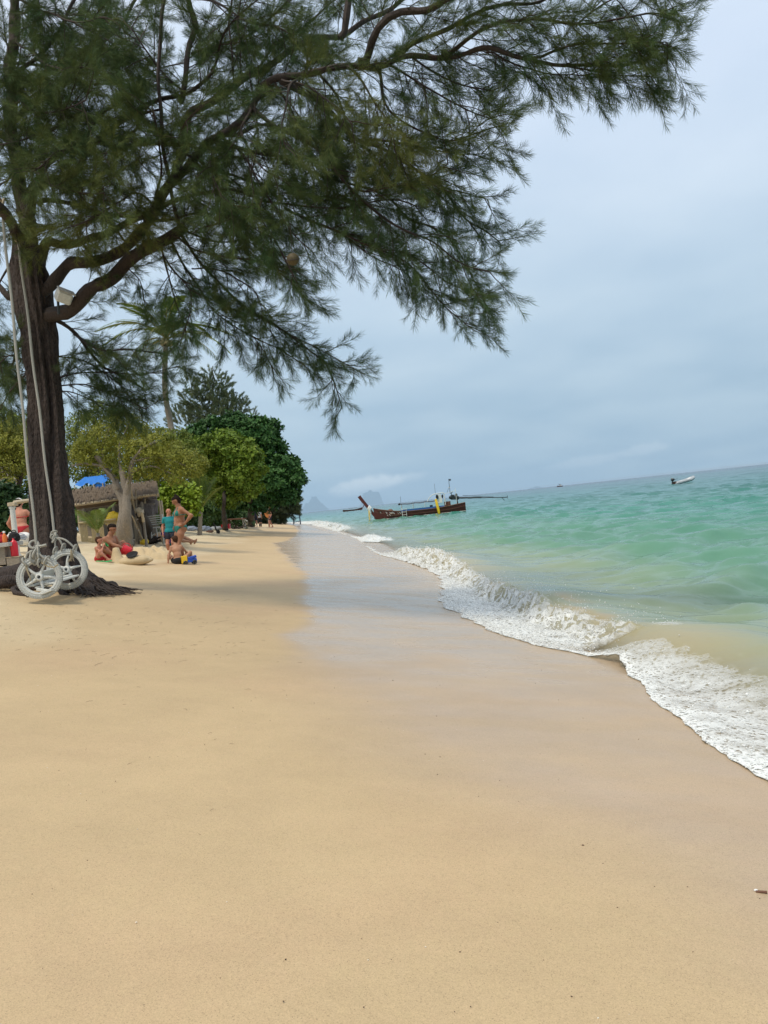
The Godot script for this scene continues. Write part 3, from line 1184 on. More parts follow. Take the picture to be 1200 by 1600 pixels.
func build_limbs() -> void:
	# main limbs out of the fork
	limb([Vector3(-4.53, 4.88, -10.80), Vector3(-4.15, 4.98, -10.70), Vector3(-3.80, 5.14, -10.60), Vector3(-3.47, 5.26, -10.50), Vector3(-3.17, 5.44, -10.40), Vector3(-2.80, 5.53, -10.30), Vector3(-2.53, 5.59, -10.20), Vector3(-2.23, 5.75, -10.10)], 0.125, 0.075, 0.6, 0.3, 0.3, 0.14)
	limb([Vector3(-4.55, 5.20, -10.80), Vector3(-4.28, 5.49, -10.80), Vector3(-3.99, 5.66, -10.80), Vector3(-3.61, 5.68, -10.70), Vector3(-3.21, 5.73, -10.60), Vector3(-2.91, 5.87, -10.40), Vector3(-2.56, 6.12, -10.20), Vector3(-2.26, 6.28, -10.00), Vector3(-1.96, 6.47, -9.80), Vector3(-1.51, 6.57, -9.50), Vector3(-1.10, 6.82, -9.30), Vector3(-0.67, 6.94, -9.10), Vector3(-0.20, 6.90, -8.90), Vector3(0.23, 6.88, -8.80), Vector3(0.66, 6.85, -8.70), Vector3(1.19, 6.78, -8.60), Vector3(1.66, 6.68, -8.50), Vector3(2.11, 6.51, -8.40), Vector3(2.57, 6.40, -8.40), Vector3(3.00, 6.32, -8.40), Vector3(3.28, 6.32, -8.40), Vector3(3.53, 6.37, -8.40)], 0.115, 0.012, 0.95, 0.3, 0.22, 0.10, 0.25)
	limb([Vector3(-4.57, 5.47, -10.80), Vector3(-4.40, 5.99, -11.00), Vector3(-4.22, 6.11, -11.20), Vector3(-3.90, 6.18, -11.30), Vector3(-3.55, 6.33, -11.50), Vector3(-3.00, 6.64, -11.70), Vector3(-2.43, 6.95, -11.90), Vector3(-1.86, 7.07, -12.10)], 0.11, 0.02, 1.0, 0.35, 0.3)
	limb([Vector3(-4.62, 5.83, -10.80), Vector3(-4.65, 6.78, -10.90), Vector3(-4.71, 7.74, -11.00), Vector3(-4.61, 8.70, -11.10), Vector3(-4.48, 9.67, -11.20), Vector3(-4.36, 10.91, -11.40)], 0.14, 0.06, 1.1, 0.25, 0.3, 0.11)
	limb([Vector3(-4.61, 6.28, -10.80), Vector3(-4.25, 6.61, -10.60), Vector3(-3.73, 6.68, -10.40), Vector3(-3.18, 7.06, -10.20), Vector3(-2.50, 7.31, -10.00), Vector3(-1.95, 7.31, -9.80), Vector3(-1.56, 7.44, -9.60)], 0.09, 0.02, 1.0, 0.3, 0.3)
	limb([Vector3(-4.32, 6.48, -10.70), Vector3(-4.06, 6.46, -10.70), Vector3(-3.63, 6.33, -10.60), Vector3(-3.07, 6.18, -10.50), Vector3(-2.59, 6.01, -10.40), Vector3(-1.96, 5.99, -10.30)], 0.045, 0.015, 0.9, 0.3, 0.3)
	limb([Vector3(-4.59, 6.08, -10.80), Vector3(-4.47, 5.88, -10.30), Vector3(-4.35, 5.79, -9.90), Vector3(-4.14, 5.80, -9.20), Vector3(-4.03, 5.77, -8.60)], 0.09, 0.06, 0.7, 0.5, 0.7, 0.2)
	# upper middle: stems that go on up out of the picture
	limb([Vector3(-2.03, 7.19, -9.80), Vector3(-1.92, 7.59, -9.80), Vector3(-1.82, 7.98, -9.80), Vector3(-1.73, 8.54, -9.80), Vector3(-1.68, 9.26, -9.90)], 0.045, 0.03, 0.9, 0.1, 0.25)
	limb([Vector3(-2.26, 6.28, -10.00), Vector3(-2.08, 7.07, -10.20), Vector3(-1.74, 7.48, -10.40), Vector3(-1.11, 7.96, -10.60), Vector3(-0.47, 8.36, -10.80), Vector3(0.09, 8.56, -11.00), Vector3(0.76, 8.93, -11.20), Vector3(1.38, 9.47, -11.40)], 0.08, 0.03, 1.0, 0.2, 0.25)
	limb([Vector3(0.07, 7.30, -9.00), Vector3(0.11, 7.48, -9.00), Vector3(0.22, 7.81, -9.00)], 0.05, 0.04, 0.7, 0.3, 0.3)
	limb([Vector3(0.25, 6.89, -8.80), Vector3(0.44, 7.02, -8.60), Vector3(0.72, 7.12, -8.40), Vector3(1.11, 7.11, -8.20), Vector3(1.63, 7.13, -8.00)], 0.055, 0.03, 0.9, 0.2, 0.35)
	limb([Vector3(-1.82, 7.78, -9.80), Vector3(-1.22, 7.86, -9.70), Vector3(-0.61, 8.15, -9.60), Vector3(-0.25, 8.49, -9.60)], 0.025, 0.012, 0.9, 0.1, 0.3)
	limb([Vector3(-2.96, 9.29, -10.60), Vector3(-3.16, 8.93, -10.70), Vector3(-3.46, 8.62, -10.80), Vector3(-3.95, 8.24, -10.90), Vector3(-4.61, 8.04, -11.00), Vector3(-5.12, 7.98, -11.00)], 0.022, 0.015, 0.9, 0.05, 0.2)
	limb([Vector3(-2.25, 7.02, -9.60), Vector3(-2.79, 7.07, -9.80), Vector3(-3.44, 7.13, -10.00), Vector3(-4.19, 7.20, -10.20), Vector3(-4.80, 7.24, -10.40)], 0.018, 0.01, 0.9, 0.05, 0.2)
	limb([Vector3(-4.69, 7.73, -11.00), Vector3(-4.30, 8.31, -11.30), Vector3(-3.78, 8.99, -11.60), Vector3(-3.22, 9.70, -11.90), Vector3(-2.73, 10.54, -12.20)], 0.05, 0.02, 1.1, 0.1, 0.2)
	limb([Vector3(-4.61, 8.51, -11.10), Vector3(-4.11, 8.86, -11.00), Vector3(-3.65, 9.29, -10.90), Vector3(-3.28, 9.81, -10.80)], 0.04, 0.02, 1.1, 0.1, 0.25)
	limb([Vector3(-4.72, 7.46, -11.00), Vector3(-5.03, 7.85, -10.80), Vector3(-5.43, 8.05, -10.60)], 0.05, 0.02, 1.1, 0.1, 0.25)
	limb([Vector3(-4.73, 6.55, -11.00), Vector3(-4.29, 7.46, -11.50), Vector3(-3.85, 7.94, -12.00), Vector3(-3.27, 7.96, -12.40), Vector3(-2.64, 8.08, -12.80), Vector3(-1.96, 8.04, -13.10)], 0.06, 0.02, 1.1, 0.15, 0.25)
	limb([Vector3(-3.12, 5.70, -10.60), Vector3(-3.35, 6.18, -10.40), Vector3(-3.64, 6.00, -10.20), Vector3(-3.99, 5.91, -10.00), Vector3(-4.31, 5.89, -9.80)], 0.02, 0.01, 0.75, 0.05, 0.85, 0.1, 0.7)  # olive tone here colours the needles near the trunk as if sunlit
	limb([Vector3(-3.61, 5.68, -10.70), Vector3(-3.58, 5.80, -10.00), Vector3(-3.22, 5.78, -9.70), Vector3(-2.85, 5.61, -9.50)], 0.02, 0.01, 0.7, 0.05, 0.9, 0.1, 0.7)  # sunlight on this clump is put into its olive tone
	# the dark bare stem that hangs in front and the arcs beside it
	limb([Vector3(-1.84, 8.10, -8.90), Vector3(-1.93, 7.81, -9.00), Vector3(-2.04, 7.43, -9.10), Vector3(-2.13, 6.97, -9.20), Vector3(-2.21, 6.57, -9.40), Vector3(-2.26, 6.24, -9.70), Vector3(-2.27, 5.87, -9.90), Vector3(-2.28, 5.70, -10.00)], 0.022, 0.028, 0.0)
	limb([Vector3(-1.00, 7.23, -9.20), Vector3(-1.11, 6.29, -9.30), Vector3(-1.24, 5.81, -9.40), Vector3(-1.59, 5.53, -9.50), Vector3(-2.04, 5.49, -9.70)], 0.012, 0.010, 0.6, 0.3, 0.3, 0.3)
	limb([Vector3(-1.22, 8.30, -9.40), Vector3(-1.26, 7.68, -9.40), Vector3(-1.30, 7.14, -9.40)], 0.014, 0.010, 0.6, 0.1, 0.3, 0.2)
	limb([Vector3(-1.07, 8.22, -9.30), Vector3(-1.13, 7.68, -9.30), Vector3(-1.16, 7.15, -9.30)], 0.016, 0.010, 0.6, 0.1, 0.3, 0.2)
	# the upper right arm
	limb([Vector3(0.68, 6.85, -8.70), Vector3(1.20, 7.08, -8.60), Vector3(1.69, 7.11, -8.50), Vector3(2.31, 7.12, -8.40), Vector3(2.88, 7.23, -8.40)], 0.04, 0.012, 1.0, 0.1, 0.2, 0.1)
	limb([Vector3(1.17, 6.79, -8.60), Vector3(1.51, 6.85, -8.40), Vector3(2.03, 6.78, -8.20), Vector3(2.54, 6.63, -8.10), Vector3(2.98, 6.62, -8.00), Vector3(3.21, 6.63, -8.00), Vector3(3.37, 6.58, -8.00)], 0.035, 0.008, 0.75, 0.1, 0.2, 0.09)
	limb([Vector3(2.11, 6.51, -8.40), Vector3(2.48, 6.48, -8.20), Vector3(2.92, 6.40, -8.10), Vector3(3.21, 6.31, -8.00), Vector3(3.44, 6.29, -8.00)], 0.02, 0.006, 0.55, 0.1, 0.2, 0.08)
	limb([Vector3(2.45, 6.41, -8.40), Vector3(2.85, 6.26, -8.40), Vector3(3.13, 6.19, -8.40), Vector3(3.43, 6.13, -8.40)], 0.014, 0.005, 0.38, 0.1, 0.15, 0.08)
	limb([Vector3(1.65, 6.68, -8.50), Vector3(1.92, 6.54, -8.50), Vector3(2.26, 6.43, -8.50), Vector3(2.61, 6.34, -8.50), Vector3(2.88, 6.25, -8.50)], 0.014, 0.005, 0.38, 0.1, 0.15, 0.09)
	limb([Vector3(2.54, 6.63, -8.10), Vector3(2.93, 6.83, -8.00), Vector3(3.47, 6.87, -8.00)], 0.014, 0.006, 0.8, 0.1, 0.2, 0.09)
	limb([Vector3(0.83, 6.87, -8.70), Vector3(1.08, 6.60, -8.60), Vector3(1.35, 6.43, -8.60), Vector3(1.70, 6.32, -8.60)], 0.018, 0.006, 0.6, 0.1, 0.2, 0.1)
	# the middle right fan: long limbs that slope down to the right
	limb([Vector3(-0.67, 6.93, -9.10), Vector3(-0.26, 6.62, -9.20), Vector3(0.24, 6.26, -9.30), Vector3(0.75, 5.94, -9.40), Vector3(1.13, 5.58, -9.50), Vector3(1.48, 5.21, -9.60), Vector3(1.84, 4.96, -9.70)], 0.045, 0.008, 0.8, 0.12, 0.15, 0.10)
	limb([Vector3(0.24, 6.26, -9.30), Vector3(0.76, 6.09, -9.20), Vector3(1.20, 5.92, -9.10), Vector3(1.63, 5.79, -9.00)], 0.02, 0.006, 0.75, 0.1, 0.2, 0.10)
	limb([Vector3(0.44, 6.88, -8.80), Vector3(0.49, 6.43, -8.70), Vector3(0.68, 6.12, -8.70), Vector3(0.90, 5.95, -8.70), Vector3(1.16, 5.86, -8.70), Vector3(1.38, 5.90, -8.70), Vector3(1.75, 5.97, -8.70)], 0.025, 0.007, 0.8, 0.1, 0.5, 0.10)
	limb([Vector3(0.54, 6.90, -8.80), Vector3(0.92, 6.47, -8.60), Vector3(1.24, 6.14, -8.50), Vector3(1.63, 5.90, -8.40)], 0.02, 0.007, 0.75, 0.1, 0.4, 0.10)
	limb([Vector3(0.10, 6.86, -8.80), Vector3(0.31, 6.46, -8.60), Vector3(0.46, 6.11, -8.50), Vector3(0.51, 5.64, -8.40)], 0.02, 0.007, 0.8, 0.1, 0.75, 0.10)
	limb([Vector3(-1.10, 6.80, -9.30), Vector3(-0.74, 6.36, -9.20), Vector3(-0.32, 5.96, -9.10), Vector3(0.08, 5.53, -9.00), Vector3(0.43, 5.15, -8.90), Vector3(0.79, 4.85, -8.90), Vector3(1.18, 4.52, -8.90), Vector3(1.50, 4.39, -8.90)], 0.04, 0.008, 0.8, 0.1, 0.12, 0.10)
	limb([Vector3(0.75, 5.94, -9.40), Vector3(1.10, 5.60, -9.30), Vector3(1.44, 5.49, -9.30), Vector3(1.66, 5.39, -9.30)], 0.016, 0.006, 0.6, 0.1, 0.15, 0.09)
	limb([Vector3(-1.58, 6.52, -9.60), Vector3(-1.01, 6.39, -9.70), Vector3(-0.55, 6.21, -9.80), Vector3(0.03, 6.00, -9.90), Vector3(0.66, 5.61, -10.00), Vector3(1.20, 5.17, -10.10), Vector3(1.62, 4.56, -10.20)], 0.035, 0.008, 0.8, 0.15, 0.12, 0.10)
	limb([Vector3(-2.02, 6.09, -9.90), Vector3(-1.42, 5.95, -9.70), Vector3(-0.86, 5.67, -9.50), Vector3(-0.23, 5.43, -9.30), Vector3(0.31, 5.47, -9.20), Vector3(0.75, 5.33, -9.10)], 0.03, 0.008, 0.85, 0.15, 0.15, 0.10)
	limb([Vector3(-0.82, 5.61, -9.50), Vector3(-0.42, 5.32, -9.50), Vector3(0.24, 5.02, -9.50), Vector3(0.70, 4.63, -9.50), Vector3(1.00, 4.29, -9.50), Vector3(1.28, 3.90, -9.50)], 0.022, 0.006, 0.65, 0.1, 0.1, 0.09)
	limb([Vector3(0.34, 4.97, -9.50), Vector3(0.71, 4.78, -9.40), Vector3(1.11, 4.47, -9.40), Vector3(1.47, 4.16, -9.40)], 0.014, 0.005, 0.55, 0.1, 0.1, 0.09)
	limb([Vector3(-0.57, 5.42, -9.50), Vector3(-0.12, 5.20, -9.60), Vector3(0.25, 4.93, -9.70), Vector3(0.63, 4.63, -9.80)], 0.014, 0.005, 0.5, 0.1, 0.1, 0.10)
	limb([Vector3(-0.75, 6.92, -9.10), Vector3(-0.52, 6.51, -9.40), Vector3(-0.42, 6.12, -9.60), Vector3(-0.22, 5.86, -9.80)], 0.02, 0.007, 0.9, 0.1, 0.2, 0.10)
	limb([Vector3(-1.51, 6.57, -9.50), Vector3(-1.18, 6.07, -9.30), Vector3(-0.96, 5.66, -9.10), Vector3(-0.76, 5.22, -9.00), Vector3(-0.57, 4.94, -9.00)], 0.025, 0.007, 0.75, 0.1, 0.2, 0.11)
	limb([Vector3(-1.96, 6.45, -9.80), Vector3(-1.64, 5.93, -9.60), Vector3(-1.35, 5.51, -9.50), Vector3(-0.97, 5.22, -9.40)], 0.02, 0.007, 0.8, 0.1, 0.25, 0.11)
	limb([Vector3(-0.96, 5.66, -9.10), Vector3(-1.05, 5.33, -9.00), Vector3(-0.87, 4.90, -9.00), Vector3(-0.74, 4.55, -9.00)], 0.014, 0.006, 0.55, 0.1, 0.15, 0.11)
	limb([Vector3(0.10, 5.53, -9.00), Vector3(0.39, 5.47, -8.80), Vector3(0.82, 5.45, -8.70), Vector3(1.11, 5.52, -8.60)], 0.018, 0.006, 0.8, 0.1, 0.3, 0.11)
	limb([Vector3(-0.20, 6.90, -8.90), Vector3(-0.02, 6.72, -9.30), Vector3(0.15, 6.22, -9.60)], 0.02, 0.007, 0.9, 0.1, 0.3, 0.11)
	# the lower fan, from the knob down to the right
	limb([Vector3(-2.33, 5.69, -10.10), Vector3(-2.16, 5.47, -10.20), Vector3(-1.89, 5.04, -10.30), Vector3(-1.53, 4.60, -10.40), Vector3(-1.13, 4.32, -10.50), Vector3(-0.66, 3.90, -10.60), Vector3(-0.45, 3.29, -10.70)], 0.03, 0.006, 0.55, 0.1, 0.08, 0.09)
	limb([Vector3(-1.45, 4.51, -10.40), Vector3(-1.03, 4.25, -10.30), Vector3(-0.62, 4.01, -10.30), Vector3(-0.22, 3.71, -10.30)], 0.014, 0.005, 0.45, 0.05, 0.08, 0.09)
	limb([Vector3(-2.37, 5.64, -10.10), Vector3(-1.86, 5.25, -9.90), Vector3(-1.29, 5.08, -9.80), Vector3(-0.91, 4.80, -9.80), Vector3(-0.73, 4.53, -9.80)], 0.02, 0.006, 0.6, 0.1, 0.1, 0.10)
	limb([Vector3(-2.44, 5.62, -10.10), Vector3(-2.32, 5.29, -10.40), Vector3(-2.09, 4.82, -10.70), Vector3(-1.72, 4.47, -10.90), Vector3(-1.21, 4.21, -11.00), Vector3(-0.87, 3.95, -11.00)], 0.022, 0.006, 0.6, 0.1, 0.08, 0.10)
	limb([Vector3(-2.58, 5.60, -10.20), Vector3(-2.57, 5.23, -10.40), Vector3(-2.54, 4.93, -10.60), Vector3(-2.49, 4.67, -10.80)], 0.02, 0.006, 0.6, 0.15, 0.1, 0.11)
	limb([Vector3(-3.17, 5.42, -10.40), Vector3(-2.95, 5.16, -10.30), Vector3(-2.87, 4.86, -10.20)], 0.012, 0.006, 0.3, 0.3, 0.15, 0.14)
	# low limbs behind the trunk
	limb([Vector3(-4.49, 4.92, -10.80), Vector3(-4.31, 4.86, -11.00), Vector3(-4.16, 4.72, -11.20), Vector3(-4.09, 4.55, -11.40), Vector3(-3.95, 4.33, -11.60), Vector3(-3.69, 4.14, -11.80), Vector3(-3.53, 3.96, -12.00)], 0.045, 0.01, 0.6, 0.15, 0.12, 0.10)
	limb([Vector3(-4.53, 4.02, -10.80), Vector3(-4.40, 4.12, -11.00), Vector3(-4.19, 4.22, -11.20), Vector3(-3.93, 4.26, -11.40), Vector3(-3.50, 4.20, -11.60), Vector3(-2.89, 4.32, -11.80)], 0.014, 0.008, 0.5, 0.1, 0.12, 0.09)
	limb([Vector3(-4.55, 3.98, -10.80), Vector3(-4.16, 4.03, -11.20), Vector3(-3.82, 3.87, -11.50), Vector3(-3.45, 3.67, -11.80)], 0.014, 0.008, 0.7, 0.05, 0.12, 0.10)
	limb([Vector3(-4.56, 4.70, -10.80), Vector3(-4.89, 4.64, -11.00), Vector3(-5.29, 4.44, -11.40), Vector3(-5.75, 4.31, -11.80), Vector3(-6.37, 4.23, -12.20)], 0.03, 0.01, 0.8, 0.1, 0.2, 0.10)
	limb([Vector3(-4.54, 4.25, -10.80), Vector3(-4.91, 4.19, -11.00), Vector3(-5.23, 4.08, -11.30), Vector3(-5.60, 3.88, -11.60)], 0.02, 0.008, 0.6, 0.1, 0.2, 0.10)
	limb([Vector3(-4.78, 5.22, -10.80), Vector3(-4.97, 5.51, -10.80), Vector3(-5.27, 5.63, -10.80), Vector3(-5.64, 5.58, -10.80)], 0.06, 0.015, 0.9, 0.2, 0.25, 0.11)
	# the front of the crown, before the trunk and the main limbs
	limb([Vector3(-4.50, 8.99, -11.00), Vector3(-3.91, 8.19, -10.20), Vector3(-3.38, 7.67, -9.60), Vector3(-2.86, 7.35, -9.20)], 0.025, 0.008, 0.85, 0.1, 0.25, 0.10)
	limb([Vector3(-4.57, 8.21, -10.90), Vector3(-3.99, 7.42, -10.00), Vector3(-3.40, 7.01, -9.40), Vector3(-2.91, 6.87, -9.00)], 0.025, 0.008, 0.85, 0.1, 0.3, 0.10)
	limb([Vector3(-4.67, 7.59, -10.90), Vector3(-4.14, 6.77, -10.00), Vector3(-3.61, 6.21, -9.40), Vector3(-3.17, 5.89, -9.10), Vector3(-2.81, 5.77, -8.90)], 0.025, 0.008, 0.8, 0.1, 0.4, 0.10)
	limb([Vector3(-4.63, 7.00, -10.80), Vector3(-4.51, 6.48, -10.00), Vector3(-4.54, 6.04, -9.50)], 0.025, 0.008, 0.85, 0.1, 0.35, 0.10)
	limb([Vector3(-4.59, 8.64, -11.00), Vector3(-4.48, 8.00, -10.20), Vector3(-4.47, 7.50, -9.60)], 0.025, 0.008, 0.9, 0.1, 0.25, 0.10)
	limb([Vector3(-4.49, 9.42, -11.10), Vector3(-3.95, 9.06, -10.50), Vector3(-3.37, 8.51, -10.00), Vector3(-2.83, 8.27, -9.70), Vector3(-2.40, 7.90, -9.50)], 0.025, 0.008, 0.9, 0.1, 0.25, 0.10)
	limb([Vector3(-2.50, 7.31, -10.00), Vector3(-2.52, 6.77, -9.50), Vector3(-2.65, 6.45, -9.20), Vector3(-2.84, 6.19, -9.00)], 0.02, 0.008, 0.8, 0.1, 0.3, 0.10)
	limb([Vector3(-1.95, 7.31, -9.80), Vector3(-2.14, 7.36, -9.50), Vector3(-2.29, 7.57, -9.30), Vector3(-2.39, 7.83, -9.20)], 0.02, 0.008, 0.85, 0.1, 0.25, 0.10)
	limb([Vector3(-1.96, 6.45, -9.80), Vector3(-1.94, 6.33, -9.20), Vector3(-1.79, 6.39, -8.80), Vector3(-1.55, 6.44, -8.60)], 0.02, 0.008, 0.75, 0.1, 0.3, 0.10)
	limb([Vector3(-1.52, 6.55, -9.50), Vector3(-1.54, 6.05, -9.00), Vector3(-1.45, 5.62, -8.70), Vector3(-1.31, 5.35, -8.60)], 0.02, 0.008, 0.75, 0.1, 0.25, 0.10)
	limb([Vector3(-2.61, 6.11, -10.20), Vector3(-2.66, 6.08, -9.70), Vector3(-2.78, 5.89, -9.40), Vector3(-3.05, 5.65, -9.20), Vector3(-3.33, 5.49, -9.10)], 0.02, 0.008, 0.65, 0.1, 0.6, 0.10)
	limb([Vector3(-1.56, 7.44, -9.60), Vector3(-1.37, 7.55, -9.30), Vector3(-1.12, 7.71, -9.10), Vector3(-0.78, 7.84, -9.00)], 0.02, 0.008, 0.85, 0.1, 0.25, 0.10)
	limb([Vector3(-1.10, 6.80, -9.30), Vector3(-1.19, 6.34, -8.90), Vector3(-1.04, 5.89, -8.60), Vector3(-0.80, 5.61, -8.50)], 0.02, 0.008, 0.75, 0.1, 0.25, 0.10)
	limb([Vector3(-0.36, 6.93, -9.00), Vector3(-0.54, 6.48, -8.60), Vector3(-0.66, 6.11, -8.40), Vector3(-0.62, 5.78, -8.30)], 0.02, 0.008, 0.75, 0.1, 0.35, 0.10)
	limb([Vector3(-4.55, 4.50, -10.80), Vector3(-4.95, 4.51, -11.20), Vector3(-4.95, 4.43, -10.80), Vector3(-5.05, 4.25, -10.50), Vector3(-5.19, 4.02, -10.30)], 0.015, 0.006, 0.6, 0.1, 0.2, 0.10)
	limb([Vector3(-4.51, 4.38, -10.80), Vector3(-4.27, 4.41, -11.00), Vector3(-4.07, 4.39, -11.30), Vector3(-3.78, 4.07, -11.60), Vector3(-3.63, 3.71, -11.90)], 0.015, 0.006, 0.6, 0.1, 0.15, 0.09)
	# more of the crown between them
	limb([Vector3(-1.96, 6.47, -9.80), Vector3(-1.67, 6.52, -10.40), Vector3(-1.23, 6.60, -11.00), Vector3(-0.64, 6.60, -11.50), Vector3(0.09, 6.43, -12.00)], 0.035, 0.01, 0.95, 0.1, 0.2, 0.10)
	limb([Vector3(-1.51, 6.57, -9.50), Vector3(-1.13, 6.87, -10.00), Vector3(-0.67, 7.03, -10.50), Vector3(-0.08, 7.12, -11.00), Vector3(0.53, 6.82, -11.40)], 0.035, 0.01, 0.95, 0.1, 0.2, 0.10)
	limb([Vector3(-2.61, 6.07, -10.20), Vector3(-2.33, 6.24, -9.60), Vector3(-2.19, 6.44, -9.20), Vector3(-2.16, 6.66, -8.90)], 0.025, 0.01, 0.85, 0.15, 0.35, 0.10)
	limb([Vector3(-2.26, 6.28, -10.00), Vector3(-2.01, 6.20, -10.60), Vector3(-1.67, 6.09, -11.10), Vector3(-1.30, 5.81, -11.50), Vector3(-1.06, 5.56, -11.70)], 0.025, 0.008, 0.8, 0.1, 0.15, 0.10)
	limb([Vector3(-3.73, 6.68, -10.40), Vector3(-3.28, 6.35, -9.80), Vector3(-2.79, 6.16, -9.30), Vector3(-2.43, 6.14, -9.00)], 0.02, 0.008, 0.75, 0.1, 0.4, 0.10)
	limb([Vector3(-3.18, 7.06, -10.20), Vector3(-3.25, 6.66, -9.60), Vector3(-3.42, 6.41, -9.20), Vector3(-3.66, 6.12, -8.90)], 0.02, 0.008, 0.8, 0.1, 0.4, 0.10)
	limb([Vector3(-4.61, 8.70, -11.10), Vector3(-4.35, 8.97, -11.80), Vector3(-3.85, 9.00, -12.30), Vector3(-3.23, 9.26, -12.70), Vector3(-2.53, 9.62, -13.00)], 0.03, 0.01, 1.0, 0.1, 0.2, 0.10)
	limb([Vector3(-4.71, 7.74, -11.00), Vector3(-4.01, 7.33, -10.40), Vector3(-3.39, 7.19, -10.00), Vector3(-2.82, 7.18, -9.70), Vector3(-2.38, 7.31, -9.50)], 0.03, 0.01, 0.9, 0.1, 0.3, 0.10)
	limb([Vector3(-4.48, 9.67, -11.20), Vector3(-3.73, 9.02, -10.60), Vector3(-3.12, 8.45, -10.20), Vector3(-2.65, 7.88, -9.90)], 0.03, 0.01, 0.9, 0.1, 0.25, 0.10)
	limb([Vector3(-1.73, 8.54, -9.80), Vector3(-1.29, 8.07, -9.40), Vector3(-0.91, 7.68, -9.20), Vector3(-0.53, 7.40, -9.00)], 0.025, 0.01, 0.85, 0.1, 0.25, 0.10)
	limb([Vector3(-1.11, 7.96, -10.60), Vector3(-0.74, 8.60, -11.00), Vector3(-0.17, 9.16, -11.40), Vector3(0.44, 9.67, -11.70)], 0.03, 0.01, 0.95, 0.1, 0.25, 0.10)
	limb([Vector3(-0.67, 6.94, -9.10), Vector3(-0.36, 6.59, -8.70), Vector3(-0.09, 6.22, -8.40), Vector3(0.06, 5.90, -8.20)], 0.02, 0.008, 0.75, 0.1, 0.55, 0.10)
	limb([Vector3(-2.21, 5.25, -10.30), Vector3(-1.74, 5.07, -10.00), Vector3(-1.40, 4.77, -9.80), Vector3(-1.26, 4.44, -9.70)], 0.014, 0.006, 0.55, 0.1, 0.12, 0.10)
	limb([Vector3(-2.26, 5.71, -10.10), Vector3(-1.95, 5.70, -10.50), Vector3(-1.49, 5.72, -10.90), Vector3(-1.19, 5.51, -11.20)], 0.02, 0.007, 0.7, 0.1, 0.15, 0.10)
	limb([Vector3(-2.09, 4.82, -10.70), Vector3(-1.72, 4.45, -10.40), Vector3(-1.38, 4.07, -10.20), Vector3(-1.22, 3.78, -10.10)], 0.012, 0.005, 0.5, 0.1, 0.1, 0.10)
	limb([Vector3(-2.58, 5.46, -10.30), Vector3(-2.23, 4.92, -9.90), Vector3(-2.14, 4.49, -9.70), Vector3(-2.24, 4.16, -9.60)], 0.014, 0.006, 0.55, 0.15, 0.12, 0.10)
	limb([Vector3(-4.20, 4.77, -11.15), Vector3(-3.69, 4.43, -10.80), Vector3(-3.23, 4.34, -10.60), Vector3(-2.82, 4.19, -10.50)], 0.02, 0.008, 0.65, 0.1, 0.15, 0.09)
	limb([Vector3(-4.54, 3.89, -10.80), Vector3(-4.44, 3.98, -11.30), Vector3(-4.21, 3.90, -11.80), Vector3(-3.92, 3.77, -12.20)], 0.014, 0.006, 0.6, 0.1, 0.15, 0.10)
	limb([Vector3(-4.80, 5.85, -10.80), Vector3(-5.33, 5.29, -11.20), Vector3(-5.54, 4.84, -11.60), Vector3(-5.53, 4.47, -12.00)], 0.02, 0.008, 0.7, 0.2, 0.15, 0.10)


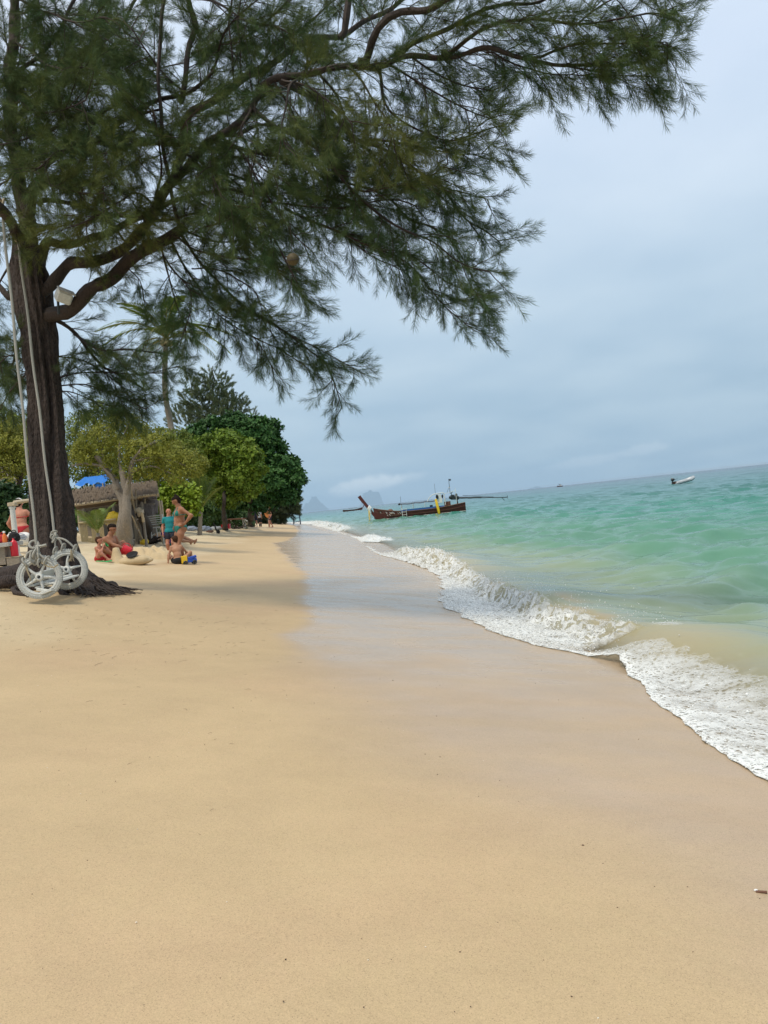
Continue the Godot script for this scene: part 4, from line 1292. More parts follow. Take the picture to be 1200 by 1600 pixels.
# ------------------------------------------------------------ swing of two motorcycle wheels, hung from the casuarina
func build_swing() -> void:
	var a := Vector3(-4.23, 1.41, -9.30)
	var b := Vector3(-4.18, 1.44, -10.00)
	var root := thing("wheel_swing", "swing of two white painted spoked wheels hung by long ropes beside the casuarina trunk", "swing", a)
	for k in 2:
		var c := Vector3.ZERO if k == 0 else b - a
		# the wheel's axle points at the beach in front and a little to the right
		var axle := Vector3(0.20, 0.05, 1.0) if k == 0 else Vector3(0.02, 0.02, 1.0)
		var t := Transform3D(facing(axle, 0.3 + 0.5 * k), c)
		var w := obj("wheel", wheel_tyre(t), M.white_rubber, root)
		var rim := Shape.new()
		rim.ring(t, 0.206, 0.015, 48, 8, 2.2)
		rim.ring(t, 0.190, 0.008, 48, 6, 2.0)
		obj("rim", rim, M.white_paint, w)
		for i in 5:
			var sp := Shape.new()
			var ang := TAU * i / 5.0
			var d := Vector3(cos(ang), 0, sin(ang))
			var e := Vector3(cos(ang + 0.35), 0, sin(ang + 0.35))
			sp.tube(PackedVector3Array([t * (d * 0.03), t * (d * 0.11 + Vector3(0, 0.012, 0)), t * (d * 0.16 + e * 0.03), t * (e * 0.198)]), PackedFloat32Array([0.022, 0.016, 0.013, 0.017]), 8)
			obj("spoke", sp, M.white_paint, w)
		var hub := Shape.new()
		hub.lathe(t, [Vector2(0.0, -0.05), Vector2(0.045, -0.05), Vector2(0.05, -0.02), Vector2(0.04, 0.0), Vector2(0.05, 0.02), Vector2(0.042, 0.045), Vector2(0.02, 0.05), Vector2(0.018, 0.03), Vector2(0.0, 0.03)], 16)
		obj("hub", hub, M.white_paint, w)
		var pin := Shape.new()
		pin.rod(t * Vector3(0, 0.028, 0), t * Vector3(0, 0.056, 0), 0.014, 0.012, 8)
		obj("axle", pin, M.steel_dark, w)
	# the seat: boards from wheel to wheel
	var dir := (b - a).normalized()
	var right := dir.cross(UP).normalized()
	for i in 4:
		var s := Shape.new()
		var mid := (b - a) * 0.5 + right * (i * 0.088 - 0.14) + Vector3(0, -0.10 - 0.03 * sin(i * 2.0), 0)
		s.box(Transform3D(Basis(right, right.cross(dir) * -1.0, dir), mid), Vector3(0.08, 0.022, (b - a).length() * 0.93), 0.004)
		obj("seat_board", s, M.white_paint, root)
	var back := Shape.new()
	back.box(Transform3D(Basis(right, UP, dir) * Basis(Vector3(0, 0, 1), 0.9), (b - a) * 0.5 + right * -0.16 + Vector3(0, -0.02, 0)), Vector3(0.16, 0.02, (b - a).length() * 0.9), 0.004)
	obj("backrest", back, M.white_paint, root)
	for i in 2:
		var foot := Shape.new()
		foot.box(Transform3D(Basis(right, UP, dir) * Basis(Vector3(0, 0, 1), -0.25 + 0.5 * i), Vector3(0.03 + 0.05 * i, -0.16 - 0.02 * i, 0.02 + 0.02 * i)), Vector3(0.15, 0.035, 0.045), 0.005)
		obj("crosspiece", foot, M.white_paint, root)
	# ropes and their knots
	var knot_a := Vector3(-4.23, 1.81, -9.30) - a
	var knot_b := Vector3(-4.30, 1.95, -10.00) - a
	var top_a := Vector3(-4.18, 5.81, -9.26) - a
	var top_b := Vector3(-4.35, 5.78, -10.00) - a
	for k in 2:
		var from := knot_a if k == 0 else knot_b
		var to := top_a if k == 0 else top_b
		var line := PackedVector3Array()
		for i in 25:
			line.append(from.lerp(to, i / 24.0) + Vector3(0.006 * sin(i * 0.8), 0, 0))
		var s := Shape.new()
		s.tube(line, taper(25, 0.017, 0.017), 8)
		var rp := obj("rope", s, M.rope, root)
		# turns of rope round the limb above
		var lp := Shape.new()
		lp.ring(Transform3D(Basis(Vector3(0, 0, 1), 1.25) * Basis(Vector3(1, 0, 0), 0.5), to + Vector3(0.0, 0.06, 0)), 0.10, 0.016, 20, 6)
		lp.ring(Transform3D(Basis(Vector3(0, 0, 1), 1.5) * Basis(Vector3(1, 0, 0), 0.2), to + Vector3(0.0, 0.05, 0.04)), 0.10, 0.016, 20, 6)
		obj("rope_loop", lp, M.rope_tan, rp)
	# the bundle of knots on the near wheel
	var kn := Shape.new()
	for i in 9:
		var c := knot_a + Vector3(r(-0.05, 0.03), -0.10 + r(-0.11, 0.12), r(-0.03, 0.03))
		kn.ring(Transform3D(Basis.from_euler(Vector3(r(0, PI), r(0, PI), r(0, PI))), c), r(0.035, 0.075), 0.015, 16, 6)
	kn.tube(PackedVector3Array([knot_a + Vector3(0, -0.02, 0), knot_a + Vector3(0.07, -0.03, 0.02), knot_a + Vector3(0.13, -0.02, 0.02)]), PackedFloat32Array([0.017, 0.017, 0.018]), 7)
	obj("knot", kn, M.rope, root)
	var ties := Shape.new()
	for k in 4:
		var foot := Vector3(-0.14 + 0.085 * k, 0.20 + 0.03 * sin(k * 2.0), 0.02)
		ties.tube(smooth_line([knot_a + Vector3(0.01 * k - 0.02, -0.06, 0.02), knot_a * 0.5 + foot * 0.5 + Vector3(-0.03, 0.0, 0.03), foot], 0.05), taper(smooth_line([knot_a + Vector3(0.01 * k - 0.02, -0.06, 0.02), knot_a * 0.5 + foot * 0.5 + Vector3(-0.03, 0.0, 0.03), foot], 0.05).size(), 0.013, 0.013), 6)
		ties.ring(Transform3D(Basis(Vector3(0, 0, 1), PI / 2 + 0.6 * (k - 1.5) * -0.6), foot), 0.055, 0.012, 16, 6)
	obj("lashing", ties, M.rope, root)
	var tail := Shape.new()
	tail.tube(PackedVector3Array([Vector3(-0.13, 0.18, 0.05), Vector3(-0.11, 0.08, 0.06), Vector3(-0.09, 0.02, 0.06), Vector3(-0.085, -0.03, 0.06)]), PackedFloat32Array([0.01, 0.009, 0.008, 0.006]), 6)
	obj("rope_end", tail, M.rope_tan, root)
	tail = Shape.new()
	tail.tube(PackedVector3Array([Vector3(0.06, 0.17, 0.04), Vector3(0.14, 0.12, 0.06), Vector3(0.21, 0.10, 0.06), Vector3(0.26, 0.13, 0.05)]), PackedFloat32Array([0.01, 0.009, 0.009, 0.009]), 6)
	obj("rope_end", tail, M.rope_tan, root)
	# far wheel: a splayed lashing with two legs and a frayed tassel
	var f := b - a
	var far := Shape.new()
	for i in 6:
		far.ring(Transform3D(Basis.from_euler(Vector3(r(0, PI), r(0, PI), r(0, PI))), knot_b + Vector3(r(-0.025, 0.025), r(-0.14, 0.02), 0)), r(0.025, 0.05), 0.013, 14, 6)
	for leg in [Vector3(-0.13, 0.26, 0.0), Vector3(-0.02, 0.29, 0.0), Vector3(0.13, 0.26, 0.0)]:
		var line := smooth_line([knot_b + Vector3(0, -0.08, 0.01), (knot_b + f + leg) * 0.5 + Vector3(0.015, 0.0, 0.02), f + leg], 0.04)
		far.tube(line, taper(line.size(), 0.014, 0.012), 6)
		far.ring(Transform3D(Basis(Vector3(0, 0, 1), 1.2), f + leg), 0.05, 0.012, 14, 6)
	obj("knot", far, M.rope, root)
	var tas := Shape.new()
	for i in 16:
		var p := f + Vector3(0.10, 0.25, 0.06)
		tas.tube(PackedVector3Array([p, p + Vector3(r(-0.02, 0.02), -0.08, r(-0.01, 0.02)), p + Vector3(r(-0.06, 0.05), r(-0.16, -0.12), r(-0.02, 0.03))]), PackedFloat32Array([0.008, 0.006, 0.003]), 5)
	obj("tassel", tas, M.rope_tan, root)
	# white floodlight box on the limb and the ball hung from a twig
	var box := thing("flood_light", "small white floodlight box fixed where the lowest limb leaves the casuarina trunk", "lamp", Vector3(-4.00, 5.09, -10.40))
	var tb := Transform3D(Basis.from_euler(Vector3(0.5, 0.5, -0.35)), Vector3.ZERO)
	var hs := Shape.new()
	hs.box(tb, Vector3(0.20, 0.15, 0.20), 0.02)
	obj("housing", hs, M.white_paint, box)
	var lid := Shape.new()
	lid.box(tb * Transform3D(Basis(), Vector3(0.012, 0.086, 0)), Vector3(0.225, 0.02, 0.215), 0.006)
	obj("lid", lid, M.concrete, box)
	var arm := Shape.new()
	arm.rod(tb * Vector3(-0.05, -0.07, 0), Vector3(-0.10, -0.22, -0.03), 0.018, 0.018, 8)
	obj("bracket", arm, M.steel_dark, box)
	var ball := thing("hanging_float", "round weathered yellow-brown float hanging on a thread among the casuarina twigs", "float", Vector3(-0.70, 4.61, -8.40))
	var bs := Shape.new()
	bs.ball(Transform3D(Basis().scaled(Vector3(0.07, 0.066, 0.07)), Vector3.ZERO), 14, 20)
	grain(mat("float_skin", 0.09, 0.066, 0.022, 0.6), Vector3(9, 9, 9), 0.45, 1.3, 0.3)
	obj("ball", bs, M.float_skin, ball)
	var seam := Shape.new()
	seam.ring(Transform3D(Basis(Vector3(1, 0, 0), 0.4), Vector3.ZERO), 0.0715, 0.005, 24, 6)
	obj("band", seam, M.wood_dark, ball)
	var th := Shape.new()
	th.rod(Vector3(0, 0.066, 0), Vector3(0.01, 0.40, 0.0), 0.003, 0.003, 4)
	obj("thread", th, M.twig, ball)


func wheel_tyre(t: Transform3D) -> Shape:
	var s := Shape.new()
	s.ring(t, 0.233, 0.028, 56, 12, 1.15)
	# blocks of the tread
	for i in 60:
		var a := TAU * i / 60.0
		for k in 3:
			var o := (k - 1) * 0.022
			var q := 0.260 - 0.006 * absf(k - 1)
			var c := Vector3(cos(a + 0.03 * (k % 2)), 0, sin(a + 0.03 * (k % 2)))
			s.box(t * Transform3D(Basis(c, Vector3.UP, c.cross(Vector3.UP)), c * q + Vector3(0, o, 0)), Vector3(0.016, 0.017, 0.018), 0.003)
	return s


# ------------------------------------------------------------ other trees and plants
func leaf_blade(s: Shape, p: Vector3, dir: Vector3, up: Vector3, length: float, wide: float, fold := 0.25) -> void:
	var side := dir.cross(up).normalized()
	var nrm := side.cross(dir).normalized()
	var k := s.put(p)
	s.put(p + dir * length * 0.58 - side * wide * 0.5 + nrm * wide * fold)
	s.put(p + dir * length * 0.58 + side * wide * 0.5 + nrm * wide * fold)
	s.put(p + dir * length * 0.62)
	s.put(p + dir * length - nrm * wide * 0.12)
	s.tri(k, k + 1, k + 3)
	s.tri(k, k + 3, k + 2)
	s.tri(k + 1, k + 4, k + 3)
	s.tri(k + 3, k + 4, k + 2)


# a whorl of leaves at the end of a shoot
func leaf_whorl(n: int, length: float, wide: float, spread: float, seed_: int) -> ArrayMesh:
	var own := RandomNumberGenerator.new()
	own.seed = seed_
	var s := Shape.new()
	for i in n:
		var a := TAU * i / n * 2.4 + own.randf() * 0.6
		var lean := own.randf_range(0.6, 1.5)
		var dir := Vector3(cos(a) * sin(lean), cos(lean), sin(a) * sin(lean))
		var p := Vector3(own.randf_range(-1, 1), own.randf_range(-1, 0.6), own.randf_range(-1, 1)) * spread
		leaf_blade(s, p, dir, Vector3.UP + Vector3(own.randf_range(-0.4, 0.4), 0, own.randf_range(-0.4, 0.4)), length * own.randf_range(0.7, 1.1), wide * own.randf_range(0.8, 1.1))
	return s.mesh()


# a crown of clumped leaves over lobes [centre, radius]; dark and light are the two ends of its leaf colours
func crown(root: Node3D, lobes: Array, n: int, leaves: Array, dark: Color, light: Color, size: float, gaps := 0.0, flat := 0.85, m: Material = null) -> void:
	var volume := 0.0
	for l in lobes:
		volume += pow(l[1], 2)
	var lists: Array[Array] = []
	var cols: Array[PackedColorArray] = []
	for k in leaves.size():
		lists.append([])
		cols.append(PackedColorArray())
	for l in lobes:
		var c: Vector3 = l[0]
		var q: float = l[1]
		var own := int(n * q * q / volume)
		var tone0 := rng.randfn(0.0, 0.14)
		for i in own:
			var d := any_dir()
			d.y *= flat
			var clump := noise_b.get_noise_3dv(d * 2.3 + c * 1.7)
			var rr := q * (1.0 + 0.26 * clump) * lerpf(0.55, 1.0, sqrt(rng.randf()))
			var p := c + d * rr
			if gaps > 0.0 and noise_b.get_noise_3dv(p * 1.6 / maxf(q, 0.4)) < gaps * 2.0 - 1.0:
				continue
			var k := rng.randi() % leaves.size()
			var out := (d + Vector3(0, 0.5, 0) + any_dir() * 0.5).normalized()
			lists[k].append(Transform3D(facing(out, r(0, TAU)).scaled(Vector3.ONE * size * r(0.7, 1.25)), p))
			var t := clampf(0.45 + tone0 + rng.randfn(0.0, 0.25), 0.0, 1.0)
			cols[k].append(dark.lerp(light, t) * r(0.85, 1.15))
	for k in leaves.size():
		var places: Array[Transform3D] = []
		places.assign(lists[k])
		if places.size():
			scatter("crown", leaves[k], m if m else M.leaf, places, cols[k], root)


func branchy(root: Node3D, called: String, lines: Array, m: Material) -> void:
	# lines: [points, start radius, end radius]
	for l in lines:
		var s := Shape.new()
		var line := smooth_line(l[0], 0.25)
		for i in range(1, line.size() - 1):
			line[i] += any_dir() * l[1] * 0.25
		s.tube(line, taper(line.size(), l[1], l[2], 0.8), 10 if l[1] > 0.08 else 6)
		obj(called, s, m, root)
		called = "limb"


func tree_base(called: String, label: String, base: Vector3) -> Node3D:
	var t := thing(called, label, "tree" if not called.contains("shrub") else "shrub")
	t.set_meta("base", base)
	return t


func palm_frond(length: float, droop: float, leaflets: int, leaf_len: float, wide: float, seed_: int) -> Shape:
	var own := RandomNumberGenerator.new()
	own.seed = seed_
	var s := Shape.new()
	s.tinted = true
	var pts := PackedVector3Array()
	for i in 13:
		var t := i / 12.0
		pts.append(Vector3(0, length * (0.35 * t - droop * t * t), -length * t * (1.0 - 0.18 * droop * t)))
	s.tint = Color(0.26, 0.24, 0.07)
	s.tube(pts, taper(13, length * 0.011, length * 0.002), 5, false)
	for i in leaflets:
		var t := 0.12 + 0.88 * float(i) / leaflets
		var f := t * 12.0
		var k := mini(int(f), 11)
		var p := pts[k].lerp(pts[k + 1], f - k)
		var along := (pts[k + 1] - pts[k]).normalized()
		for sd in [-1.0, 1.0]:
			var l := leaf_len * sin(PI * clampf(0.16 + t * 0.78, 0.0, 1.0)) * own.randf_range(0.85, 1.1)
			var dir: Vector3 = (Vector3(sd, 0.25, 0) + along * 0.75).normalized()
			var tip: Vector3 = p + dir * l + Vector3(0, -l * own.randf_range(0.15, 0.5), 0)
			var mid: Vector3 = p + dir * l * 0.55 + Vector3(0, -l * 0.05, 0)
			var w := dir.cross(UP).normalized() * wide * 0.5
			var g := own.randf_range(0.8, 1.2)
			s.tint = Color(0.115, 0.17, 0.03) * g
			var q := s.put(p - w * 0.6)
			s.put(p + w * 0.6)
			s.put(mid + w)
			s.put(mid - w)
			s.put(tip)
			s.quad(q, q + 1, q + 2, q + 3)
			s.tri(q + 3, q + 2, q + 4)
	return s


func build_background_trees() -> void:
	var almond := [leaf_whorl(10, 0.30, 0.15, 0.05, 1), leaf_whorl(8, 0.26, 0.14, 0.10, 2), leaf_whorl(12, 0.28, 0.13, 0.12, 3)]
	var small := [leaf_whorl(12, 0.12, 0.065, 0.13, 4), leaf_whorl(14, 0.10, 0.06, 0.16, 5)]
	var round_leaf := [leaf_whorl(9, 0.19, 0.18, 0.12, 6), leaf_whorl(8, 0.17, 0.16, 0.14, 7)]
	var needles := [branchlet(0.8, 110, 61, 0.022, 0.26), branchlet(0.7, 100, 62, 0.022, 0.24)]
	# the two broad trees at the edge of the sand
	var t := tree_base("almond_tree", "tall dark green broad-leaved tree reaching out over the beach toward the sea", Vector3.ZERO)
	branchy(t, "trunk", [[[Vector3(-12.32, 1.14, -70.68), Vector3(-8.23, 2.64, -48.00), Vector3(-8.36, 4.06, -48.00), Vector3(-8.33, 6.27, -48.00)], 0.30, 0.14], [[Vector3(-8.33, 3.25, -48.00), Vector3(-7.15, 4.13, -48.00), Vector3(-5.73, 4.19, -48.00)], 0.14, 0.05], [[Vector3(-8.36, 4.06, -48.00), Vector3(-9.68, 5.84, -48.50), Vector3(-10.69, 7.00, -49.00)], 0.14, 0.05], [[Vector3(-8.37, 5.07, -48.00), Vector3(-6.74, 6.10, -48.00)], 0.10, 0.04]], M.bark_limb)
	crown(t, [[Vector3(-7.61, 6.91, -48.00), 1.35], [Vector3(-8.89, 7.50, -48.50), 1.2], [Vector3(-6.82, 7.23, -48.00), 0.9], [Vector3(-10.23, 7.44, -49.00), 1.2], [Vector3(-11.38, 7.07, -49.00), 1.1], [Vector3(-6.76, 5.90, -48.00), 1.1], [Vector3(-5.90, 4.66, -47.50), 1.05], [Vector3(-5.16, 3.97, -47.00), 0.62], [Vector3(-6.43, 3.83, -47.00), 1.1], [Vector3(-7.68, 4.79, -48.00), 1.5], [Vector3(-7.37, 3.15, -47.50), 1.05], [Vector3(-5.80, 3.09, -47.00), 0.7], [Vector3(-8.51, 3.48, -48.50), 1.2], [Vector3(-9.99, 4.89, -49.50), 1.8]], 5200, almond, Color(0.036, 0.098, 0.024), Color(0.060, 0.150, 0.032), 1.0)
	t = tree_base("bushy_tree", "mid green bushy tree in front of the tall dark broad-leaved tree", Vector3.ZERO)
	branchy(t, "trunk", [[[Vector3(-10.44, 1.27, -50.18), Vector3(-8.48, 2.50, -41.00), Vector3(-8.28, 3.69, -41.00), Vector3(-8.20, 5.05, -41.00)], 0.18, 0.08], [[Vector3(-8.37, 3.18, -41.00), Vector3(-7.44, 4.11, -41.00), Vector3(-6.73, 4.38, -41.00)], 0.09, 0.03], [[Vector3(-8.33, 3.52, -41.00), Vector3(-9.11, 4.63, -41.00)], 0.09, 0.03]], M.bark_limb)
	crown(t, [[Vector3(-8.13, 5.73, -41.00), 1.15], [Vector3(-7.16, 5.21, -41.00), 1.0], [Vector3(-6.63, 4.37, -41.00), 0.62], [Vector3(-9.17, 5.67, -41.00), 1.0], [Vector3(-7.54, 4.23, -41.00), 1.05], [Vector3(-8.91, 4.29, -41.50), 1.1], [Vector3(-7.18, 3.40, -41.00), 0.6], [Vector3(-6.59, 3.44, -41.00), 0.35], [Vector3(-8.33, 3.18, -41.50), 0.8], [Vector3(-10.04, 5.10, -41.50), 0.8]], 4300, [almond[1], small[0]], Color(0.115, 0.19, 0.016), Color(0.19, 0.26, 0.022), 0.9, 0.27)
	# thin yellow-green trees over the camp
	t = tree_base("grey_trunk_tree", "yellow-green tree with a forked grey trunk standing in the sand before the thatched hut", Vector3.ZERO)
	branchy(t, "trunk", [
		[[Vector3(-8.44, 1.40, -24.94), Vector3(-8.26, 1.96, -24.50), Vector3(-8.25, 2.58, -24.50), Vector3(-8.32, 3.10, -24.50), Vector3(-8.45, 3.56, -24.50), Vector3(-8.64, 3.99, -24.40), Vector3(-8.87, 4.33, -24.30)], 0.30, 0.07],
		[[Vector3(-8.42, 1.40, -25.00), Vector3(-8.09, 2.15, -24.30), Vector3(-8.05, 2.86, -24.30), Vector3(-8.06, 3.33, -24.30), Vector3(-8.11, 3.78, -24.30)], 0.20, 0.10],
		[[Vector3(-8.04, 2.96, -24.30), Vector3(-7.84, 3.55, -24.20), Vector3(-7.71, 4.00, -24.20), Vector3(-7.37, 4.37, -24.20), Vector3(-6.88, 4.56, -24.20)], 0.10, 0.04],
		[[Vector3(-8.31, 3.20, -24.40), Vector3(-8.49, 3.68, -24.30), Vector3(-8.77, 3.99, -24.20), Vector3(-9.22, 4.11, -24.10), Vector3(-9.55, 4.06, -24.00)], 0.07, 0.025],
		[[Vector3(-7.71, 4.00, -24.20), Vector3(-6.98, 4.05, -24.00), Vector3(-6.24, 3.82, -23.80), Vector3(-5.63, 3.49, -23.60)], 0.045, 0.015],
		[[Vector3(-7.92, 3.66, -24.30), Vector3(-7.10, 3.80, -24.00), Vector3(-6.53, 3.54, -23.80), Vector3(-6.05, 3.24, -23.60)], 0.04, 0.012],
		[[Vector3(-8.12, 3.68, -24.30), Vector3(-8.21, 4.42, -24.50), Vector3(-8.01, 5.03, -24.70), Vector3(-7.71, 5.54, -24.90)], 0.05, 0.015],
		[[Vector3(-8.64, 3.99, -24.40), Vector3(-8.75, 4.58, -24.60), Vector3(-8.50, 5.24, -24.80)], 0.04, 0.012]], M.bark_grey)
	crown(t, [[Vector3(-9.09, 4.82, -24.50), 0.62], [Vector3(-8.57, 4.97, -24.50), 0.6], [Vector3(-8.83, 4.32, -24.20), 0.6], [Vector3(-8.00, 4.50, -24.50), 0.55], [Vector3(-9.37, 4.38, -24.30), 0.42], [Vector3(-7.34, 4.37, -24.30), 0.55], [Vector3(-6.75, 4.33, -24.00), 0.6], [Vector3(-6.22, 4.02, -23.80), 0.6], [Vector3(-5.71, 3.70, -23.60), 0.55], [Vector3(-7.00, 3.79, -24.00), 0.5], [Vector3(-7.58, 3.72, -24.20), 0.4], [Vector3(-6.25, 3.50, -23.70), 0.5], [Vector3(-8.48, 3.83, -24.50), 0.35], [Vector3(-7.94, 5.35, -24.90), 0.5], [Vector3(-7.42, 5.04, -24.80), 0.45]], 2300, small, Color(0.16, 0.18, 0.02), Color(0.27, 0.27, 0.03), 0.62, 0.38)
	t = tree_base("pale_leaf_tree", "thin yellow-green tree at the left edge behind the casuarina trunk", Vector3.ZERO)
	branchy(t, "trunk", [[[Vector3(-10.14, 1.77, -21.38), Vector3(-10.82, 2.76, -23.00), Vector3(-10.78, 3.52, -23.00), Vector3(-10.85, 4.30, -23.00), Vector3(-11.01, 4.90, -23.00)], 0.12, 0.04], [[Vector3(-10.77, 3.62, -23.00), Vector3(-10.40, 4.35, -23.00), Vector3(-10.29, 4.82, -23.00)], 0.06, 0.02], [[Vector3(-10.82, 4.01, -23.00), Vector3(-11.26, 4.35, -23.00), Vector3(-11.73, 4.49, -23.00)], 0.05, 0.02]], M.bark_limb)
	crown(t, [[Vector3(-11.01, 4.90, -23.00), 0.6], [Vector3(-10.56, 4.66, -23.00), 0.45], [Vector3(-11.51, 4.76, -23.00), 0.7], [Vector3(-10.70, 4.18, -22.80), 0.4], [Vector3(-11.08, 4.22, -22.80), 0.45], [Vector3(-10.29, 3.95, -22.80), 0.2], [Vector3(-10.91, 3.68, -22.60), 0.25], [Vector3(-11.64, 4.27, -22.60), 0.6], [Vector3(-10.87, 5.32, -23.20), 0.4]], 1500, small, Color(0.16, 0.18, 0.022), Color(0.27, 0.27, 0.035), 0.62, 0.33)
	t = tree_base("lime_shrub", "bright lime green round-leaved shrub behind the woman in the green bikini", Vector3.ZERO)
	branchy(t, "stem", [[[Vector3(-8.61, 1.30, -32.32), Vector3(-7.94, 2.01, -30.00), Vector3(-8.05, 2.65, -30.00)], 0.05, 0.03], [[Vector3(-7.96, 2.14, -30.00), Vector3(-8.41, 2.81, -30.00)], 0.03, 0.015], [[Vector3(-7.92, 2.23, -30.00), Vector3(-7.45, 2.84, -30.00)], 0.03, 0.015]], M.bark_grey)
	crown(t, [[Vector3(-8.60, 2.96, -30.00), 0.42], [Vector3(-7.98, 3.27, -30.00), 0.45], [Vector3(-7.51, 2.97, -30.00), 0.42], [Vector3(-8.06, 2.78, -29.80), 0.45], [Vector3(-8.92, 2.79, -30.00), 0.22], [Vector3(-7.43, 2.58, -30.00), 0.3]], 620, round_leaf, Color(0.17, 0.26, 0.016), Color(0.28, 0.37, 0.028), 0.95)
	t = tree_base("dark_shrub", "dark glossy shrub at the left edge under the grey thatch", Vector3.ZERO)
	branchy(t, "stem", [[[Vector3(-9.84, 1.74, -20.06), Vector3(-10.25, 2.19, -21.00), Vector3(-10.16, 2.88, -21.00)], 0.05, 0.03]], M.bark_limb)
	crown(t, [[Vector3(-10.25, 3.16, -21.00), 0.36], [Vector3(-10.03, 2.94, -21.00), 0.26], [Vector3(-10.45, 2.65, -21.00), 0.45], [Vector3(-10.23, 2.36, -21.00), 0.35], [Vector3(-10.85, 2.96, -21.00), 0.5]], 420, almond, Color(0.025, 0.06, 0.018), Color(0.04, 0.09, 0.025), 0.75)
	# two casuarinas behind
	t = tree_base("far_casuarina", "feathery grey-green casuarina rising behind the broad-leaved trees", Vector3.ZERO)
	branchy(t, "trunk", [[[Vector3(-13.63, 1.11, -62.00), Vector3(-13.06, 7.80, -62.00), Vector3(-12.51, 14.37, -62.00)], 0.28, 0.03], [[Vector3(-12.95, 8.82, -62.00), Vector3(-11.45, 10.74, -62.00), Vector3(-10.65, 11.43, -62.00)], 0.07, 0.02], [[Vector3(-12.84, 9.85, -62.00), Vector3(-13.91, 12.03, -62.00), Vector3(-14.40, 13.22, -62.00)], 0.07, 0.02], [[Vector3(-11.27, 7.61, -62.00), Vector3(-10.02, 9.55, -62.00), Vector3(-9.55, 10.54, -62.00)], 0.05, 0.02]], M.bark_limb)
	crown(t, [[Vector3(-12.61, 13.45, -62.00), 0.65], [Vector3(-13.07, 12.56, -62.00), 0.95], [Vector3(-12.16, 12.37, -62.00), 0.95], [Vector3(-12.96, 11.15, -62.00), 1.6], [Vector3(-11.45, 10.74, -62.00), 1.3], [Vector3(-14.22, 11.55, -62.00), 1.1], [Vector3(-14.34, 12.85, -62.00), 0.6], [Vector3(-10.63, 10.65, -62.00), 0.7], [Vector3(-9.84, 9.79, -62.00), 0.5], [Vector3(-12.64, 9.31, -62.00), 2.2], [Vector3(-15.18, 9.83, -62.00), 1.4]], 1700, needles, Color(0.11, 0.15, 0.08), Color(0.18, 0.21, 0.11), 0.75, 0.42, 1.0, M.needle)
	t = tree_base("shore_casuarina", "low grey-green casuarina leaning over the far end of the beach", Vector3.ZERO)
	branchy(t, "trunk", [[[Vector3(-15.88, 0.95, -102.54), Vector3(-14.74, 2.83, -98.00), Vector3(-13.43, 4.34, -98.00)], 0.2, 0.06], [[Vector3(-14.78, 2.43, -98.00), Vector3(-12.91, 3.05, -98.00), Vector3(-11.71, 2.76, -98.00)], 0.1, 0.03]], M.bark_limb)
	crown(t, [[Vector3(-14.89, 3.67, -98.00), 2.2], [Vector3(-13.27, 3.50, -98.00), 2.0], [Vector3(-12.30, 2.58, -98.00), 1.3], [Vector3(-11.62, 3.57, -98.00), 0.8], [Vector3(-14.26, 1.96, -98.00), 1.4], [Vector3(-16.20, 2.99, -98.00), 2.2]], 1600, needles, Color(0.07, 0.10, 0.05), Color(0.12, 0.14, 0.075), 1.3, 0.2, 0.8, M.needle)
	for a in [[Vector3(-21.0, 0, -150.0), 3.0, "small dark trees in the distance at the end of the beach"], [Vector3(-31.0, 0, -190.0), 5.0, "farthest dark trees where the beach bends away"]]:
		var base := on_sand(a[0].x, a[0].z)
		t = tree_base("distant_tree", a[2], Vector3.ZERO)
		branchy(t, "trunk", [[[base, base + Vector3(0, a[1], 0)], 0.2, 0.1]], M.bark_limb)
		crown(t, [[base + Vector3(0, a[1], 0), a[1] * 0.7], [base + Vector3(-4, a[1] * 1.2, 2), a[1] * 0.9], [base + Vector3(-9, a[1] * 1.3, 0), a[1]]], 500, needles, Color(0.05, 0.085, 0.035), Color(0.08, 0.11, 0.05), 1.6, 0.0, 0.8, M.needle)
	# the thicket that closes the view behind the camp
	var hedge := thing("thicket", "dark undergrowth closing the view behind the huts", "undergrowth")
	hedge.set_meta("kind", "stuff")
	var lobes := []
	var from := Vector3(-17.49, 3.36, -33.00)
	var to := Vector3(-10.89, 2.64, -36.00)
	for i in 22:
		lobes.append([from.lerp(to, i / 21.0) + Vector3(0, r(-0.5, 0.6), r(-1, 1)), r(0.7, 1.0)])
	from = Vector3(-14.29, 2.89, -46.00)
	to = Vector3(-11.55, 2.37, -60.00)
	for i in 22:
		lobes.append([from.lerp(to, i / 21.0) + Vector3(0, r(-0.9, 0.9), r(-1, 1)), r(1.0, 1.5)])
	for i in 9:
		var z := -66.0 - i * 9.0
		lobes.append([on_sand(shore(z) - 12.0 - r(0, 3), z, r(0.5, 2.0)), r(1.8, 2.8)])
	crown(hedge, lobes, 6500, [almond[1], small[0]], Color(0.045, 0.10, 0.022), Color(0.08, 0.14, 0.03), 1.25)
	# taller growth behind the camp, half hidden
	t = tree_base("camp_tree", "olive tree behind the thatched hut, between the casuarina trunk and the forked grey trunk", Vector3.ZERO)
	branchy(t, "trunk", [[[Vector3(-13.49, 1.76, -36.00), Vector3(-13.36, 3.50, -36.00), Vector3(-13.22, 5.29, -36.00), Vector3(-12.97, 7.07, -36.00)], 0.2, 0.05], [[Vector3(-13.27, 4.54, -36.00), Vector3(-12.37, 5.65, -36.00), Vector3(-11.81, 6.65, -36.00)], 0.08, 0.03], [[Vector3(-13.27, 4.54, -36.00), Vector3(-13.79, 5.65, -36.00)], 0.08, 0.03]], M.bark_grey)
